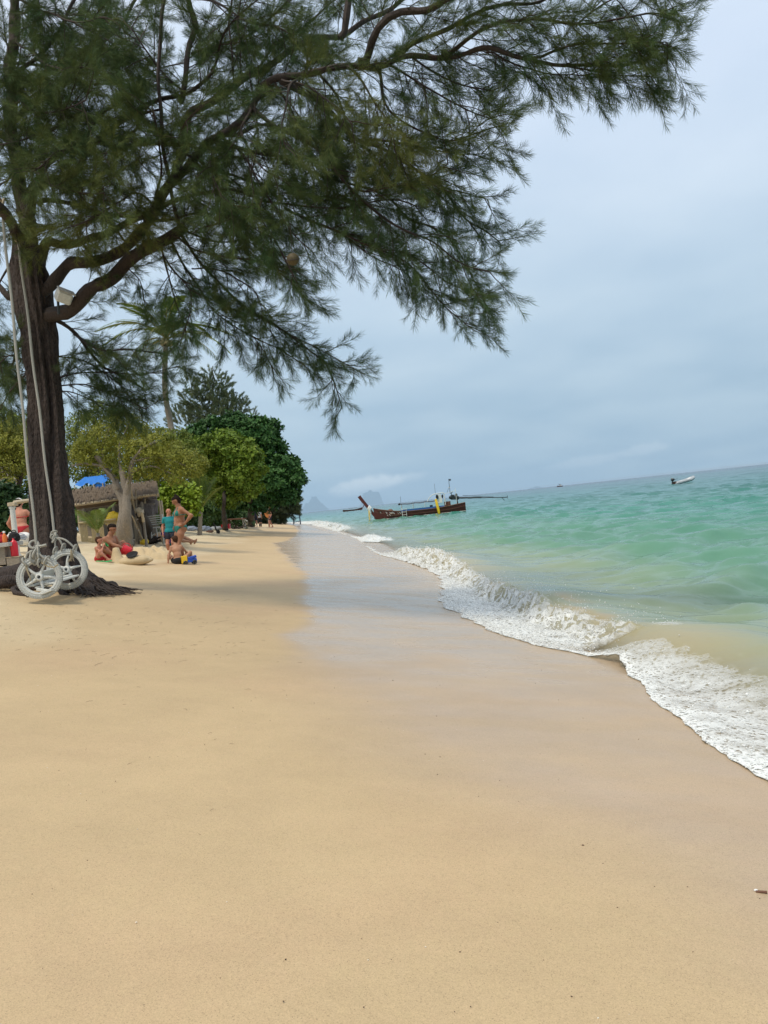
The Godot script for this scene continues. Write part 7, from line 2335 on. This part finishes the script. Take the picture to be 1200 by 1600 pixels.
func build_people() -> void:
	var left := Vector3(-1, 0, 0)
	var right := Vector3(1, 0, 0)
	var fwd := Vector3(0, 0, 1)
	# woman standing by the boy, looking down to the left
	var wf := Vector3(-0.80, 0, 0.60)
	person("woman in a green bikini standing with a hand on her hip beside the sitting boy", Vector3(-5.08, 0.91, -19.11), 1.0, {
		"pelvis": Vector3(0.0, 0.90, 0), "chest": Vector3(0.02, 1.36, -0.02), "head": Vector3(-0.05, 0.20, 0.03), "front": wf, "hips": wf, "face": Vector3(-0.85, -0.42, 0.25), "woman": true, "bun": true,
		"hands": [Vector3(0.16, 0.98, 0.16), Vector3(-0.16, 0.98, -0.16)], "elbows": [Vector3(1.0, 0, 0.15), Vector3(-0.3, 0, -1.0)], "hand_dirs": [Vector3(-0.8, -0.5, 0.2), Vector3(-0.5, -0.9, 0.2)], "palms": [Vector3(-1, 0, -0.3), Vector3(1, 0, 0)],
		"feet": [Vector3(0.05, 0.075, 0.10), Vector3(-0.05, 0.075, -0.12)], "knees": [wf, wf], "toes": [wf, Vector3(-1, 0, 0.2)], "slim": 0.92, "arm": 0.88},
		M.skin_tan, M.hair_dark, [["bra", M.bikini_green, "bikini_top"], ["bottom", M.bikini_green, "bikini_bottom"]], 0.014)
	# boy sitting with his back to us
	var bf := Vector3(-0.25, 0, -1.0).normalized()
	person("boy in black trunks sitting on the sand with his back turned, at the woman's feet", Vector3(-5.16, 0.93, -18.81), 0.74, {
		"pelvis": Vector3(0.03, 0.075, 0), "chest": Vector3(-0.02, 0.43, -0.09), "head": Vector3(-0.03, 0.155, -0.05), "front": bf, "face": Vector3(-0.7, -0.2, -0.7), "head_size": 1.12,
		"hands": [Vector3(-0.22, 0.03, 0.05), Vector3(0.12, 0.12, -0.35)], "elbows": [Vector3(-1, 0, 0.4), Vector3(1, -0.3, 0)], "hand_dirs": [Vector3(-0.5, -0.4, 0.2), Vector3(0, -0.2, -1)], "palms": [Vector3(0, -1, 0), Vector3(0, -1, 0)],
		"feet": [Vector3(-0.2, 0.06, -0.42), Vector3(0.22, 0.06, -0.42)], "knees": [Vector3(-0.8, 1, 0), Vector3(0.8, 1, 0)], "toes": [bf, bf], "arm": 0.85},
		M.skin, M.hair_brown, [["trunks", M.cloth_black, "swim_trunks"]], 0.013)
	# man sitting, reaching out with the bucket
	person("man in red shorts sitting on the sand and reaching out with a red bucket", Vector3(-6.69, 1.18, -18.60) * Vector3(1, 0, 1) + Vector3(0, height(Vector3(-6.69, 1.18, -18.60).x, Vector3(-6.69, 1.18, -18.60).z), 0), 1.0, {
		"pelvis": Vector3(-0.02, 0.11, 0), "chest": Vector3(0.02, 0.56, 0.0), "head": Vector3(0.09, 0.20, 0.02), "front": Vector3(0.85, 0, 0.5), "face": Vector3(0.92, -0.25, 0.3),
		"hands": [Vector3(0.43, 0.27, -0.10), Vector3(0.40, 0.25, 0.12)], "elbows": [Vector3(0, -1, -0.3), Vector3(0, -1, 0.4)], "palms": [Vector3(0, 0, 1), Vector3(0, 0, -1)], "curl": 0.7,
		"feet": [Vector3(0.48, 0.08, -0.25), Vector3(0.30, 0.09, 0.36)], "knees": [Vector3(0.2, 1, -0.5), Vector3(0.3, 0.5, 0.9)], "toes": [Vector3(1, 0, 0), Vector3(0.8, 0, 0.5)]},
		M.skin_tan, M.hair_dark, [["shorts", M.cloth_red, "shorts"]], 0.015)
	# small child with the cup
	var cp := Vector3(-6.77, 1.21, -18.10)
	cp.y = height(cp.x, cp.z)
	person("small child sitting beside the man and holding a green cup to the mouth", cp, 0.60, {
		"pelvis": Vector3(-0.03, 0.075, 0), "chest": Vector3(0.0, 0.34, 0.0), "head": Vector3(0.03, 0.155, 0.01), "front": Vector3(0.9, 0, 0.4), "face": Vector3(0.97, 0.05, 0.2), "head_size": 1.3,
		"hands": [Vector3(0.13, 0.36, -0.05), Vector3(0.13, 0.36, 0.06)], "elbows": [Vector3(0, -1, -0.5), Vector3(0, -1, 0.5)], "palms": [Vector3(0, 0, 1), Vector3(0, 0, -1)], "curl": 0.8,
		"feet": [Vector3(0.28, 0.055, -0.10), Vector3(0.24, 0.055, 0.16)], "knees": [Vector3(0, 1, -0.4), Vector3(0, 1, 0.5)], "toes": [right, right]},
		M.skin_pink, M.hair_brown, [["trunks", M.cloth_red, "swim_trunks"]], 0.012)
	# man behind the woman in a teal shirt
	var mb := Vector3(-6.04, 1.51, -21.60)
	mb.y = height(mb.x, mb.z)
	person("person with a shaved head in a teal shirt standing close behind the woman", mb, 0.80, {
		"pelvis": Vector3(0, 0.72, 0), "chest": Vector3(0.0, 1.09, 0), "head": Vector3(0.02, 0.17, 0.02), "front": Vector3(0.5, 0, 0.9), "face": Vector3(0.4, 0, 0.9),
		"hands": [Vector3(0.2, 0.68, 0.1), Vector3(-0.18, 0.68, 0.1)], "elbows": [Vector3(0.5, 0, -1), Vector3(-0.5, 0, -1)],
		"feet": [Vector3(0.10, 0.075, 0.05), Vector3(-0.10, 0.075, -0.05)], "knees": [fwd, fwd]},
		M.skin_pink, null, [["shirt", M.cloth_teal, "shirt"], ["shorts", M.cloth_navy, "shorts"]], 0.018)
	# person resting on the ground in purple, legs to the right
	var rp := Vector3(-7.44, 1.35, -26.50)
	rp.y = height(rp.x, rp.z)
	person("person in a purple top reclining on the sand with bare legs stretched to the right", rp, 0.95, {
		"pelvis": Vector3(0.10, 0.12, 0), "chest": Vector3(-0.16, 0.48, -0.05), "head": Vector3(-0.03, 0.20, 0.02), "front": Vector3(0.9, 0, 0.35), "face": Vector3(0.8, -0.2, 0.5),
		"hands": [Vector3(-0.05, 0.1, -0.35), Vector3(0.2, 0.28, 0.2)], "elbows": [Vector3(-1, 0, -0.5), Vector3(-0.3, -0.4, 1)],
		"feet": [Vector3(0.85, 0.08, 0.05), Vector3(0.78, 0.08, 0.28)], "knees": [Vector3(0, 1, -0.1), Vector3(0, 0.6, 0.6)], "toes": [Vector3(0.6, 1, 0), Vector3(0.6, 0.8, 0.3)]},
		M.skin, M.hair_dark, [["shirt", M.cloth_purple, "top"], ["shorts", M.cloth_teal, "shorts"]], 0.018)
	# woman in red bending over, back to us, at the left
	var rb := Vector3(-8.73, 1.47, -18.50)
	rb.y = height(rb.x, rb.z)
	person("person in red swimwear and white cap bending over, back turned, left of the casuarina trunk", rb, 1.0, {
		"pelvis": Vector3(0.03, 0.62, 0.06), "chest": Vector3(-0.02, 1.02, -0.05), "head": Vector3(-0.02, 0.19, -0.06), "front": Vector3(0.0, 0, -1), "face": Vector3(0.0, -0.5, -1), "woman": true,
		"hands": [Vector3(-0.3, 0.55, -0.25), Vector3(0.32, 0.55, -0.2)], "elbows": [Vector3(-1, -0.3, 0.2), Vector3(1, -0.3, 0.2)],
		"feet": [Vector3(-0.15, 0.075, 0.05), Vector3(0.18, 0.075, 0.05)], "knees": [Vector3(-0.4, 0, -1), Vector3(0.4, 0, -1)]},
		M.skin_pink, M.hair_dark, [["bra", M.cloth_red, "swim_top"], ["bottom", M.cloth_red, "swim_bottom"], ["cap", M.cloth_white, "cap"]], 0.018)
	var st := Shape.new()
	st.ball(Transform3D(Basis().scaled(Vector3(0.22, 0.16, 0.16)), Vector3.ZERO), 12, 20)
	for i in st.v.size():
		st.v[i] += Vector3.ONE * 0.03 * noise_a.get_noise_3dv(st.v[i] * 6.0)
	var cloth := thing("striped_cloth", "pale striped cloth bundled below the person in red", "cloth", rb + Vector3(0.12, 0.36, 0.22))
	obj("folds", st, M.cloth_white, cloth)
	for i in 4:
		var b := Shape.new()
		var line := PackedVector3Array()
		for q in 9:
			var a := -0.9 + 1.8 * q / 8.0
			line.append(Vector3(0.22 * sin(a) * cos(i * 0.5 - 0.7), 0.16 * cos(a) * 0.6, 0.165 * cos(a * 0.5)) + Vector3(0, -0.09 + i * 0.04, 0))
		b.tube(line, taper(9, 0.012, 0.012), 5)
		obj("stripe", b, M.cloth_blue_grey, cloth)
	# four people far down the beach
	var far := [
		[Vector3(-11.77, 1.12, -67.50), "person in pale clothes, leftmost and half hidden in the group far down the beach", M.skin, M.hair_brown, [["shirt", M.cloth_grey, "shirt"], ["shorts", M.cloth_white, "shorts"]], 0.90, Vector3(0.5, 0, -0.8), false],
		[Vector3(-11.12, 1.03, -66.28), "woman in a short navy dress standing in the group far down the beach", M.skin_pink, M.hair_brown, [["dress", M.cloth_navy, "dress"]], 1.03, Vector3(-0.2, 0, -1), true],
		[Vector3(-11.42, 0.99, -70.49), "person in a grey top and black trousers at the right of the far group", M.skin, M.hair_dark, [["shirt", M.cloth_grey, "shirt"], ["trousers", M.cloth_black, "trousers"]], 0.96, Vector3(0.3, 0, -1), true],
		[Vector3(-10.21, 0.85, -69.01), "bare-chested man in dark shorts walking along the beach right of the far group", M.skin_pink, M.hair_brown, [["shorts", M.cloth_navy, "shorts"]], 1.05, Vector3(-0.9, 0, 0.4), false]]
	for a in far:
		var f: Vector3 = a[6].normalized()
		var side := f.cross(UP)
		var stride := 0.16 if a[1].contains("walking") else 0.03
		person(a[1], a[0], a[5], {
			"pelvis": Vector3(0, 0.90, 0) * a[5], "chest": Vector3(0, 1.36, 0) * a[5] + f * 0.02, "head": Vector3(0, 0.21, 0) * a[5] + f * 0.03, "front": f, "face": f, "woman": a[7],
			"hands": [(Vector3(0, 0.84, 0) - side * 0.23 + f * 0.1) * a[5], (Vector3(0, 0.84, 0) + side * 0.23 + f * 0.02) * a[5]], "elbows": [-f - side * 0.5, -f + side * 0.5],
			"feet": [(Vector3(0, 0.075, 0) - side * 0.09 + f * stride) * a[5], (Vector3(0, 0.075, 0) + side * 0.09 - f * stride) * a[5]], "knees": [f, f], "eyes": false},
			a[2], a[3], a[4], 0.024)


# ------------------------------------------------------------ boats
# open wooden hull: sections at x, each [half beam at the rail, rail height, keel height]
func hull(sections: Array, inner := 0.05) -> Shape:
	var s := Shape.new()
	var m := 14
	for pass_ in 2:
		var first := s.v.size()
		var ins := inner * pass_
		for q in sections:
			for i in m + 1:
				var t := float(i) / m * 2.0 - 1.0
				var a := absf(t)
				var hb: float = maxf(q[1] - ins, 0.005)
				var z := signf(t) * hb * pow(a, 0.62)
				var y: float = lerpf(q[3] + ins, q[2], pow(a, 2.4))
				s.put(Vector3(q[0], y, z), Vector2(q[0], a))
		for j in sections.size() - 1:
			for i in m:
				var a := first + j * (m + 1) + i
				if pass_ == 0:
					s.quad(a, a + m + 1, a + m + 2, a + 1)
				else:
					s.quad(a, a + 1, a + m + 2, a + m + 1)
	return s


func build_longtail(root: Node3D, detail: bool) -> void:
	var sec := []
	for i in 31:
		var t := i / 30.0
		var x := -5.6 + 11.0 * t
		var beam := 0.95 * pow(sin(PI * clampf(0.02 + t * 0.80, 0.0, 1.0)), 0.7) * (1.0 if t > 0.15 else pow(t / 0.15, 0.45) * 0.95 + 0.05)
		var rail := 0.72 + 0.75 * pow(maxf(0.0, 0.42 - t) / 0.42, 1.8) + 0.34 * pow(maxf(0.0, t - 0.6) / 0.4, 1.6)
		var keel := -0.35 + 0.60 * pow(maxf(0.0, 0.16 - t) / 0.16, 1.4) + 0.25 * pow(maxf(0.0, t - 0.8) / 0.2, 2.0)
		sec.append([x, beam, rail, keel])
	var h := obj("hull", hull(sec), M.hull_red, root)
	var tr := Shape.new()
	var last: Array = sec[30]
	for i in 14:
		var f := func(k: int) -> Vector3:
			var t := k / 14.0 * 2.0 - 1.0
			return Vector3(last[0], lerpf(last[3], last[2], pow(absf(t), 2.4)), signf(t) * last[1] * pow(absf(t), 0.62))
		tr.face(Vector3(last[0], last[2], 0), f.call(i), f.call(i + 1))
	obj("transom", tr, M.hull_red, root)
	for sd in [-1.0, 1.0]:
		var rail := PackedVector3Array()
		var line := PackedVector3Array()
		var wl := PackedVector3Array()
		for q in sec:
			rail.append(Vector3(q[0], q[2] + 0.03, sd * q[1]))
			line.append(Vector3(q[0], lerpf(q[3], q[2], pow(0.86, 2.4)), sd * q[1] * pow(0.86, 0.62) + sd * 0.012))
			if q[3] < 0.12:
				var a := pow(clampf((0.10 - q[3]) / (q[2] - q[3]), 0.0, 1.0), 1.0 / 2.4)
				wl.append(Vector3(q[0], 0.10, sd * (q[1] * pow(a, 0.62) + 0.008)))
		var s := Shape.new()
		s.tube(rail, taper(31, 0.05, 0.05), 8)
		obj("gunwale", s, M.wood_brown, root)
		s = Shape.new()
		s.tube(line, taper(31, 0.025, 0.025), 6)
		obj("rubbing_strake", s, M.wood_brown, h)
		s = Shape.new()
		s.tube(wl, taper(wl.size(), 0.03, 0.03), 6)
		obj("waterline_stripe", s, M.hull_white, h)
	# the tall prow
	var pr := Shape.new()
	var pts := smooth_line([Vector3(-5.35, 0.35, 0), Vector3(-5.75, 0.95, 0), Vector3(-6.25, 1.75, 0), Vector3(-6.85, 2.65, 0), Vector3(-7.15, 3.15, 0)], 0.2)
	for i in pts.size():
		var t := float(i) / (pts.size() - 1)
		var wide := lerpf(0.08, 0.10, t)
		var deep := lerpf(0.15, 0.20, t)
		var along := (pts[mini(i + 1, pts.size() - 1)] - pts[maxi(i - 1, 0)]).normalized()
		var nrm := Vector3(-along.y, along.x, 0)
		for c in [Vector2(-1, -1), Vector2(1, -1), Vector2(1, 1), Vector2(-1, 1)]:
			pr.put(pts[i] + nrm * deep * c.y + Vector3(0, 0, wide * c.x))
	for i in pts.size() - 1:
		for c in 4:
			pr.out4(pr.v[i * 4 + c], pr.v[i * 4 + 4 + c], pr.v[i * 4 + 4 + (c + 1) % 4], pr.v[i * 4 + (c + 1) % 4], (pts[i] + pts[i + 1]) * 0.5)
	var e := pr.v
	var n := (pts.size() - 1) * 4
	pr.out4(e[n], e[n + 1], e[n + 2], e[n + 3], pts[pts.size() - 2])
	obj("prow", pr, M.hull_red, root, true)
	# canopy of tarpaulin on posts
	var roof := Shape.new()
	roof.grid(16, 6, func(u: float, v: float) -> Vector3: return Vector3(-2.3 + 4.3 * u, 1.62 + 0.10 * sin(PI * v) + 0.03 * sin(u * 20.0), -0.75 + 1.5 * v))
	roof.grid(16, 6, func(u: float, v: float) -> Vector3: return Vector3(-2.3 + 4.3 * u, 1.58 + 0.10 * sin(PI * v) + 0.03 * sin(u * 20.0), 0.75 - 1.5 * v))
	obj("canopy", roof, M.steel_dark, root)
	var rolled := Shape.new()
	rolled.tube(PackedVector3Array([Vector3(-2.45, 1.66, -0.7), Vector3(-2.4, 1.70, 0.0), Vector3(-2.45, 1.66, 0.7)]), PackedFloat32Array([0.10, 0.12, 0.10]), 8)
	obj("rolled_awning", rolled, M.cloth_black, root)
	for x in [-2.2, -0.8, 0.6, 1.9]:
		for sd in [-0.72, 0.72]:
			pole(root, "canopy_post", Vector3(x, 0.6, sd), Vector3(x, 1.62, sd), 0.03, M.hull_white)
	if not detail:
		return
	# inside and on deck
	plank(root, "deck", Vector3(0.2, 0.42, 0), Vector3(8.2, 0.05, 1.35), M.wood_brown)
	for sd in [-0.80, 0.80]:
		plank(root, "side_board", Vector3(0.3, 0.86, sd), Vector3(5.2, 0.26, 0.03), M.boat_blue)
	for x in [-3.4, -2.0, -0.6, 0.8]:
		plank(root, "thwart", Vector3(x, 0.66, 0), Vector3(0.28, 0.05, 1.4), M.wood_pale)
	plank(root, "engine_box", Vector3(3.3, 1.15, 0.1), Vector3(0.75, 0.55, 0.6), M.wood_brown)
	for x in [3.05, 3.3, 3.55]:
		plank(root, "box_slat", Vector3(x, 1.15, 0.412), Vector3(0.05, 0.5, 0.02), M.hull_red)
	plank(root, "locker", Vector3(1.35, 1.05, 0.3), Vector3(0.35, 0.3, 0.3), M.steel_dark)
	plank(root, "foredeck", Vector3(-4.3, 1.06, 0), Vector3(1.5, 0.05, 0.72), M.wood_brown, Vector3(0, 0, -0.2))
	cloth_on(root, Vector3(-3.6, 1.0, 0.0), Vector3(0.35, 0.22, 0.3), M.wood_brown)
	# white steering arch with a lamp and its mast
	for z in [-0.62, 0.62]:
		var a := Shape.new()
		var arch := smooth_line([Vector3(0.9, 1.60, z), Vector3(1.25, 2.1, z), Vector3(1.75, 2.42, z), Vector3(2.7, 2.5, z), Vector3(3.0, 2.35, z), Vector3(3.05, 1.0, z)], 0.12)
		a.tube(arch, taper(arch.size(), 0.045, 0.045), 8)
		obj("arch", a, M.hull_white, root)
	for p in [Vector3(1.75, 2.42, 0), Vector3(2.7, 2.5, 0), Vector3(2.7, 1.7, 0)]:
		pole(root, "arch_bar", p - Vector3(0, 0, 0.62), p + Vector3(0, 0, 0.62), 0.04, M.hull_white)
	plank(root, "white_panel", Vector3(2.35, 1.62, 0.60), Vector3(0.7, 0.55, 0.04), M.hull_white)
	plank(root, "white_panel", Vector3(2.35, 2.12, 0.60), Vector3(0.55, 0.5, 0.04), M.hull_white)
	var lamp := Shape.new()
	lamp.ball(Transform3D(Basis().scaled(Vector3(0.16, 0.26, 0.14)), Vector3(2.15, 2.1, 0.72)), 10, 14)
	obj("dark_buoy", lamp, M.cloth_black, root)
	lamp = Shape.new()
	lamp.ball(Transform3D(Basis().scaled(Vector3(0.11, 0.24, 0.1)), Vector3(2.78, 2.1, 0.66)), 10, 14)
	obj("dark_buoy", lamp, M.cloth_black, root)
	pole(root, "mast", Vector3(3.75, 2.3, 0), Vector3(3.75, 4.1, 0), 0.03, M.steel_dark)
	pole(root, "mast_stay", Vector3(3.4, 2.5, 0), Vector3(3.75, 3.2, 0), 0.02, M.steel_dark)
	plank(root, "mast_fitting", Vector3(3.72, 3.05, 0), Vector3(0.3, 0.06, 0.06), M.hull_white)
	plank(root, "mast_flag", Vector3(3.88, 3.95, 0), Vector3(0.25, 0.2, 0.015), M.steel_dark)
	pole(root, "aerial", Vector3(2.0, 2.4, -0.4), Vector3(2.0, 3.7, -0.4), 0.016, M.steel_dark)
	pole(root, "stern_post", Vector3(4.4, 1.2, 0.5), Vector3(4.4, 2.9, 0.5), 0.03, M.hull_white)
	pole(root, "stern_bar", Vector3(3.0, 2.35, 0.5), Vector3(4.4, 2.6, 0.5), 0.025, M.hull_white)
	pole(root, "bow_staff", Vector3(-2.2, 1.6, 0.5), Vector3(-2.2, 2.6, 0.5), 0.018, M.steel_dark)
	# engine on its pivot, with the long shaft and propeller
	var en := Shape.new()
	en.box(Transform3D(Basis(Vector3(0, 0, 1), -0.08), Vector3(4.25, 1.75, 0)), Vector3(1.0, 0.42, 0.5), 0.06)
	en.box(Transform3D(Basis(), Vector3(4.0, 2.02, 0.05)), Vector3(0.5, 0.25, 0.4), 0.05)
	en.ball(Transform3D(Basis().scaled(Vector3(0.22, 0.22, 0.18)), Vector3(3.75, 1.85, 0.15)), 8, 12)
	en.ball(Transform3D(Basis().scaled(Vector3(0.16, 0.2, 0.16)), Vector3(4.45, 2.08, 0.0)), 8, 12)
	var eng := obj("engine", en, M.steel_dark, root, true)
	var ex := Shape.new()
	ex.tube(PackedVector3Array([Vector3(3.95, 2.1, 0.2), Vector3(3.85, 2.35, 0.22), Vector3(4.05, 2.5, 0.25)]), taper(3, 0.05, 0.05), 8)
	obj("exhaust", ex, M.steel_dark, eng)
	pole(eng, "pivot", Vector3(4.5, 1.0, 0), Vector3(4.5, 1.6, 0), 0.08, M.steel_dark)
	pole(root, "shaft_housing", Vector3(4.7, 1.72, 0), Vector3(7.4, 1.45, 0), 0.10, M.steel_dark)
	pole(root, "shaft", Vector3(7.3, 1.46, 0), Vector3(10.4, 1.17, 0), 0.055, M.steel_dark)
	pole(root, "shaft_stay", Vector3(5.2, 1.95, 0), Vector3(8.8, 1.38, 0), 0.025, M.steel_dark)
	for k in 3:
		var b := Shape.new()
		var t := Transform3D(Basis(Vector3(1, 0, 0), TAU * k / 3.0) * Basis(Vector3(0, 1, 0), 0.5), Vector3(10.45, 1.16, 0))
		b.box(t * Transform3D(Basis(), Vector3(0, 0.12, 0)), Vector3(0.03, 0.2, 0.1), 0.008)
		obj("propeller_blade", b, M.steel_dark, root)
	pole(root, "skeg", Vector3(9.8, 1.2, 0), Vector3(10.1, 0.8, 0), 0.03, M.steel_dark)
	# boarding ladder
	for x in [-2.15, -1.65]:
		pole(root, "ladder_rail", Vector3(x, 1.15, 0.96), Vector3(x, -0.2, 1.02), 0.03, M.hull_white)
	for i in 4:
		pole(root, "ladder_rung", Vector3(-2.15, 0.05 + i * 0.33, 1.0), Vector3(-1.65, 0.05 + i * 0.33, 1.0), 0.025, M.hull_white)
	# yellow float slung over the side
	var fl := Shape.new()
	fl.tube(PackedVector3Array([Vector3(1.95, 1.85, 0.92), Vector3(2.05, 1.2, 1.02), Vector3(2.15, 0.5, 1.06), Vector3(2.2, -0.02, 1.05)]), PackedFloat32Array([0.13, 0.17, 0.17, 0.12]), 10)
	obj("fender", fl, M.plastic_yellow, root)
	# ribbons on the prow
	for k in 7:
		var rb := Shape.new()
		var x0 := -6.0 + r(-0.12, 0.12)
		var line := PackedVector3Array()
		for i in 9:
			var t := i / 8.0
			line.append(Vector3(x0 - 0.12 * t + 0.04 * sin(t * 7.0 + k), 1.55 - t * r(1.0, 1.9), 0.16 + 0.08 * sin(k * 2.0) + 0.05 * t))
		rb.tube(line, taper(9, 0.085, 0.045), 6)
		obj("ribbon", rb, M.plastic_yellow if k < 4 else M.cloth_white if k < 6 else M.plastic_orange, root)
	var garland := Shape.new()
	for i in 3:
		garland.ring(Transform3D(Basis(Vector3(0, 0, 1), 0.95), Vector3(-6.0 - 0.07 * i, 1.45 + 0.1 * i, 0)), 0.26, 0.06, 18, 8, 1.6)
	obj("garland", garland, M.cloth_white, root)
	# white lettering at the bow: two lines of looped script
	var word := Shape.new()
	var own := RandomNumberGenerator.new()
	own.seed = 4
	for row in 2:
		for i in (11 if row == 0 else 3):
			var x := -4.75 + i * 0.235 + (0.0 if row == 0 else 0.85) + (0.2 if i > 7 else 0.0)
			var t: float = (x + 5.6) / 11.0
			var q: Array = sec[int(t * 30.0)]
			var y := 0.92 - 0.03 * i if row == 0 else 0.56
			var a := pow(clampf((y - q[3]) / (q[2] - q[3]), 0.0, 1.0), 1.0 / 2.4)
			var z: float = q[1] * pow(a, 0.62) + 0.03
			var kind := own.randi() % 3
			var line := PackedVector3Array()
			for k in 10:
				var b := k / 9.0
				var o := Vector2(0.07 * sin(b * (5.0 + kind)), -0.11 + 0.22 * b) if kind < 2 else Vector2(0.075 * cos(b * 5.6), 0.10 * sin(b * 5.6))
				line.append(Vector3(x + o.x, y + o.y, z + 0.02 * o.y))
			word.tube(line, taper(10, 0.03, 0.03), 5)
			if own.randf() < 0.35 and row == 0:
				word.ring(Transform3D(Basis(Vector3(1, 0, 0), PI / 2), Vector3(x + 0.03, y + 0.17, z + 0.01)), 0.03, 0.014, 10, 5)
	obj("lettering", word, M.hull_white, h)


func cloth_on(root: Node3D, at: Vector3, size: Vector3, m: Material) -> void:
	var s := Shape.new()
	s.ball(Transform3D(Basis().scaled(size), at), 10, 14)
	for i in s.v.size():
		s.v[i] += Vector3.ONE * 0.1 * size.y * noise_a.get_noise_3dv(s.v[i] * 6.0)
	obj("covered_gear", s, m, root)


func build_boats() -> void:
	var a := thing("longtail_boat", "dark red wooden longtail boat with yellow prow ribbons moored off the beach", "boat", Vector3(4.35, -0.02, -92.0), -0.06)
	build_longtail(a, true)
	var b := thing("longtail_boat", "small far longtail boat near the horizon left of the large red one", "boat", Vector3(-17.5, 0.0, -430.0), PI + 0.08)
	build_longtail(b, false)
	# grey inflatable with an outboard
	var d := thing("inflatable_dinghy", "grey inflatable dinghy with a black outboard motor riding the swell at the right", "dinghy", Vector3(51.0, 0.1, -130.0), 0.25)
	d.rotation.z = 0.10
	for sd in [-1.0, 1.0]:
		var line := smooth_line([Vector3(-2.0, 0.28, sd * 0.62), Vector3(-0.8, 0.30, sd * 0.68), Vector3(0.7, 0.36, sd * 0.66), Vector3(1.6, 0.52, sd * 0.42), Vector3(2.05, 0.68, 0.0)], 0.15)
		var rad := PackedFloat32Array()
		for i in line.size():
			rad.append(lerpf(0.12, 0.25, smoothstep(0.0, 0.2, float(i) / line.size())))
		var s := Shape.new()
		s.tube(line, rad, 12)
		obj("side_tube", s, M.rubber_grey, d)
		s = Shape.new()
		s.tube(smooth_line([Vector3(-1.6, 0.42, sd * 0.84), Vector3(-0.6, 0.38, sd * 0.92), Vector3(0.6, 0.46, sd * 0.90), Vector3(1.5, 0.62, sd * 0.62)], 0.2), taper(smooth_line([Vector3(-1.6, 0.42, sd * 0.84), Vector3(-0.6, 0.38, sd * 0.92), Vector3(0.6, 0.46, sd * 0.90), Vector3(1.5, 0.62, sd * 0.62)], 0.2).size(), 0.02, 0.02), 5)
		obj("grab_line", s, M.steel_dark, d)
	plank(d, "floor_board", Vector3(-0.2, 0.14, 0), Vector3(3.2, 0.05, 1.0), M.steel_dark)
	plank(d, "transom", Vector3(-1.75, 0.38, 0), Vector3(0.07, 0.5, 1.1), M.wood_brown)
	plank(d, "thwart", Vector3(-0.3, 0.48, 0), Vector3(0.3, 0.05, 1.2), M.hull_white)
	plank(d, "bow_pad", Vector3(1.15, 0.62, 0), Vector3(0.7, 0.06, 0.7), M.hull_white, Vector3(0, 0, 0.2))
	var mo := Shape.new()
	mo.ball(Transform3D(Basis(Vector3(0, 0, 1), -0.35).scaled(Vector3(0.36, 0.26, 0.24)), Vector3(-2.0, 1.0, 0)), 12, 16)
	var motor := obj("outboard_cowl", mo, M.steel_dark, d)
	pole(motor, "tiller", Vector3(-1.8, 0.95, 0), Vector3(-1.1, 1.02, 0.1), 0.035, M.steel_dark)
	pole(motor, "leg", Vector3(-2.05, 0.9, 0), Vector3(-2.35, 0.0, 0), 0.10, M.steel_dark)
	plank(motor, "cowl_stripe", Vector3(-2.0, 1.22, 0), Vector3(0.4, 0.05, 0.3), M.hull_white, Vector3(0, 0, -0.35))
	# a small ship on the horizon
	var f := thing("fishing_boat", "small fishing boat hull up on the horizon beyond the longtail's shaft", "boat", Vector3(370.0, 0.0, -1600.0), 0.3)
	var sec := []
	for i in 13:
		var t := i / 12.0
		sec.append([-6.5 + 13.0 * t, 1.9 * pow(sin(PI * clampf(0.03 + 0.75 * t, 0, 1)), 0.6), 1.6 + 1.3 * pow(maxf(0, 0.4 - t) / 0.4, 2.0), -0.6])
	obj("hull", hull(sec), M.hull_red, f)
	plank(f, "wheelhouse", Vector3(1.5, 3.1, 0), Vector3(4.0, 3.2, 2.6), M.hull_white)
	plank(f, "wheelhouse_roof", Vector3(1.4, 4.8, 0), Vector3(4.8, 0.25, 3.0), M.boat_blue)
	plank(f, "window_band", Vector3(-0.53, 3.8, 0), Vector3(0.06, 0.8, 2.2), M.glass_dark)
	pole(f, "mast", Vector3(-1.5, 1.5, 0), Vector3(-1.5, 7.5, 0), 0.12, M.wood_dark)
	pole(f, "boom", Vector3(-1.5, 4.5, 0), Vector3(-5.5, 6.5, 0), 0.08, M.wood_dark)
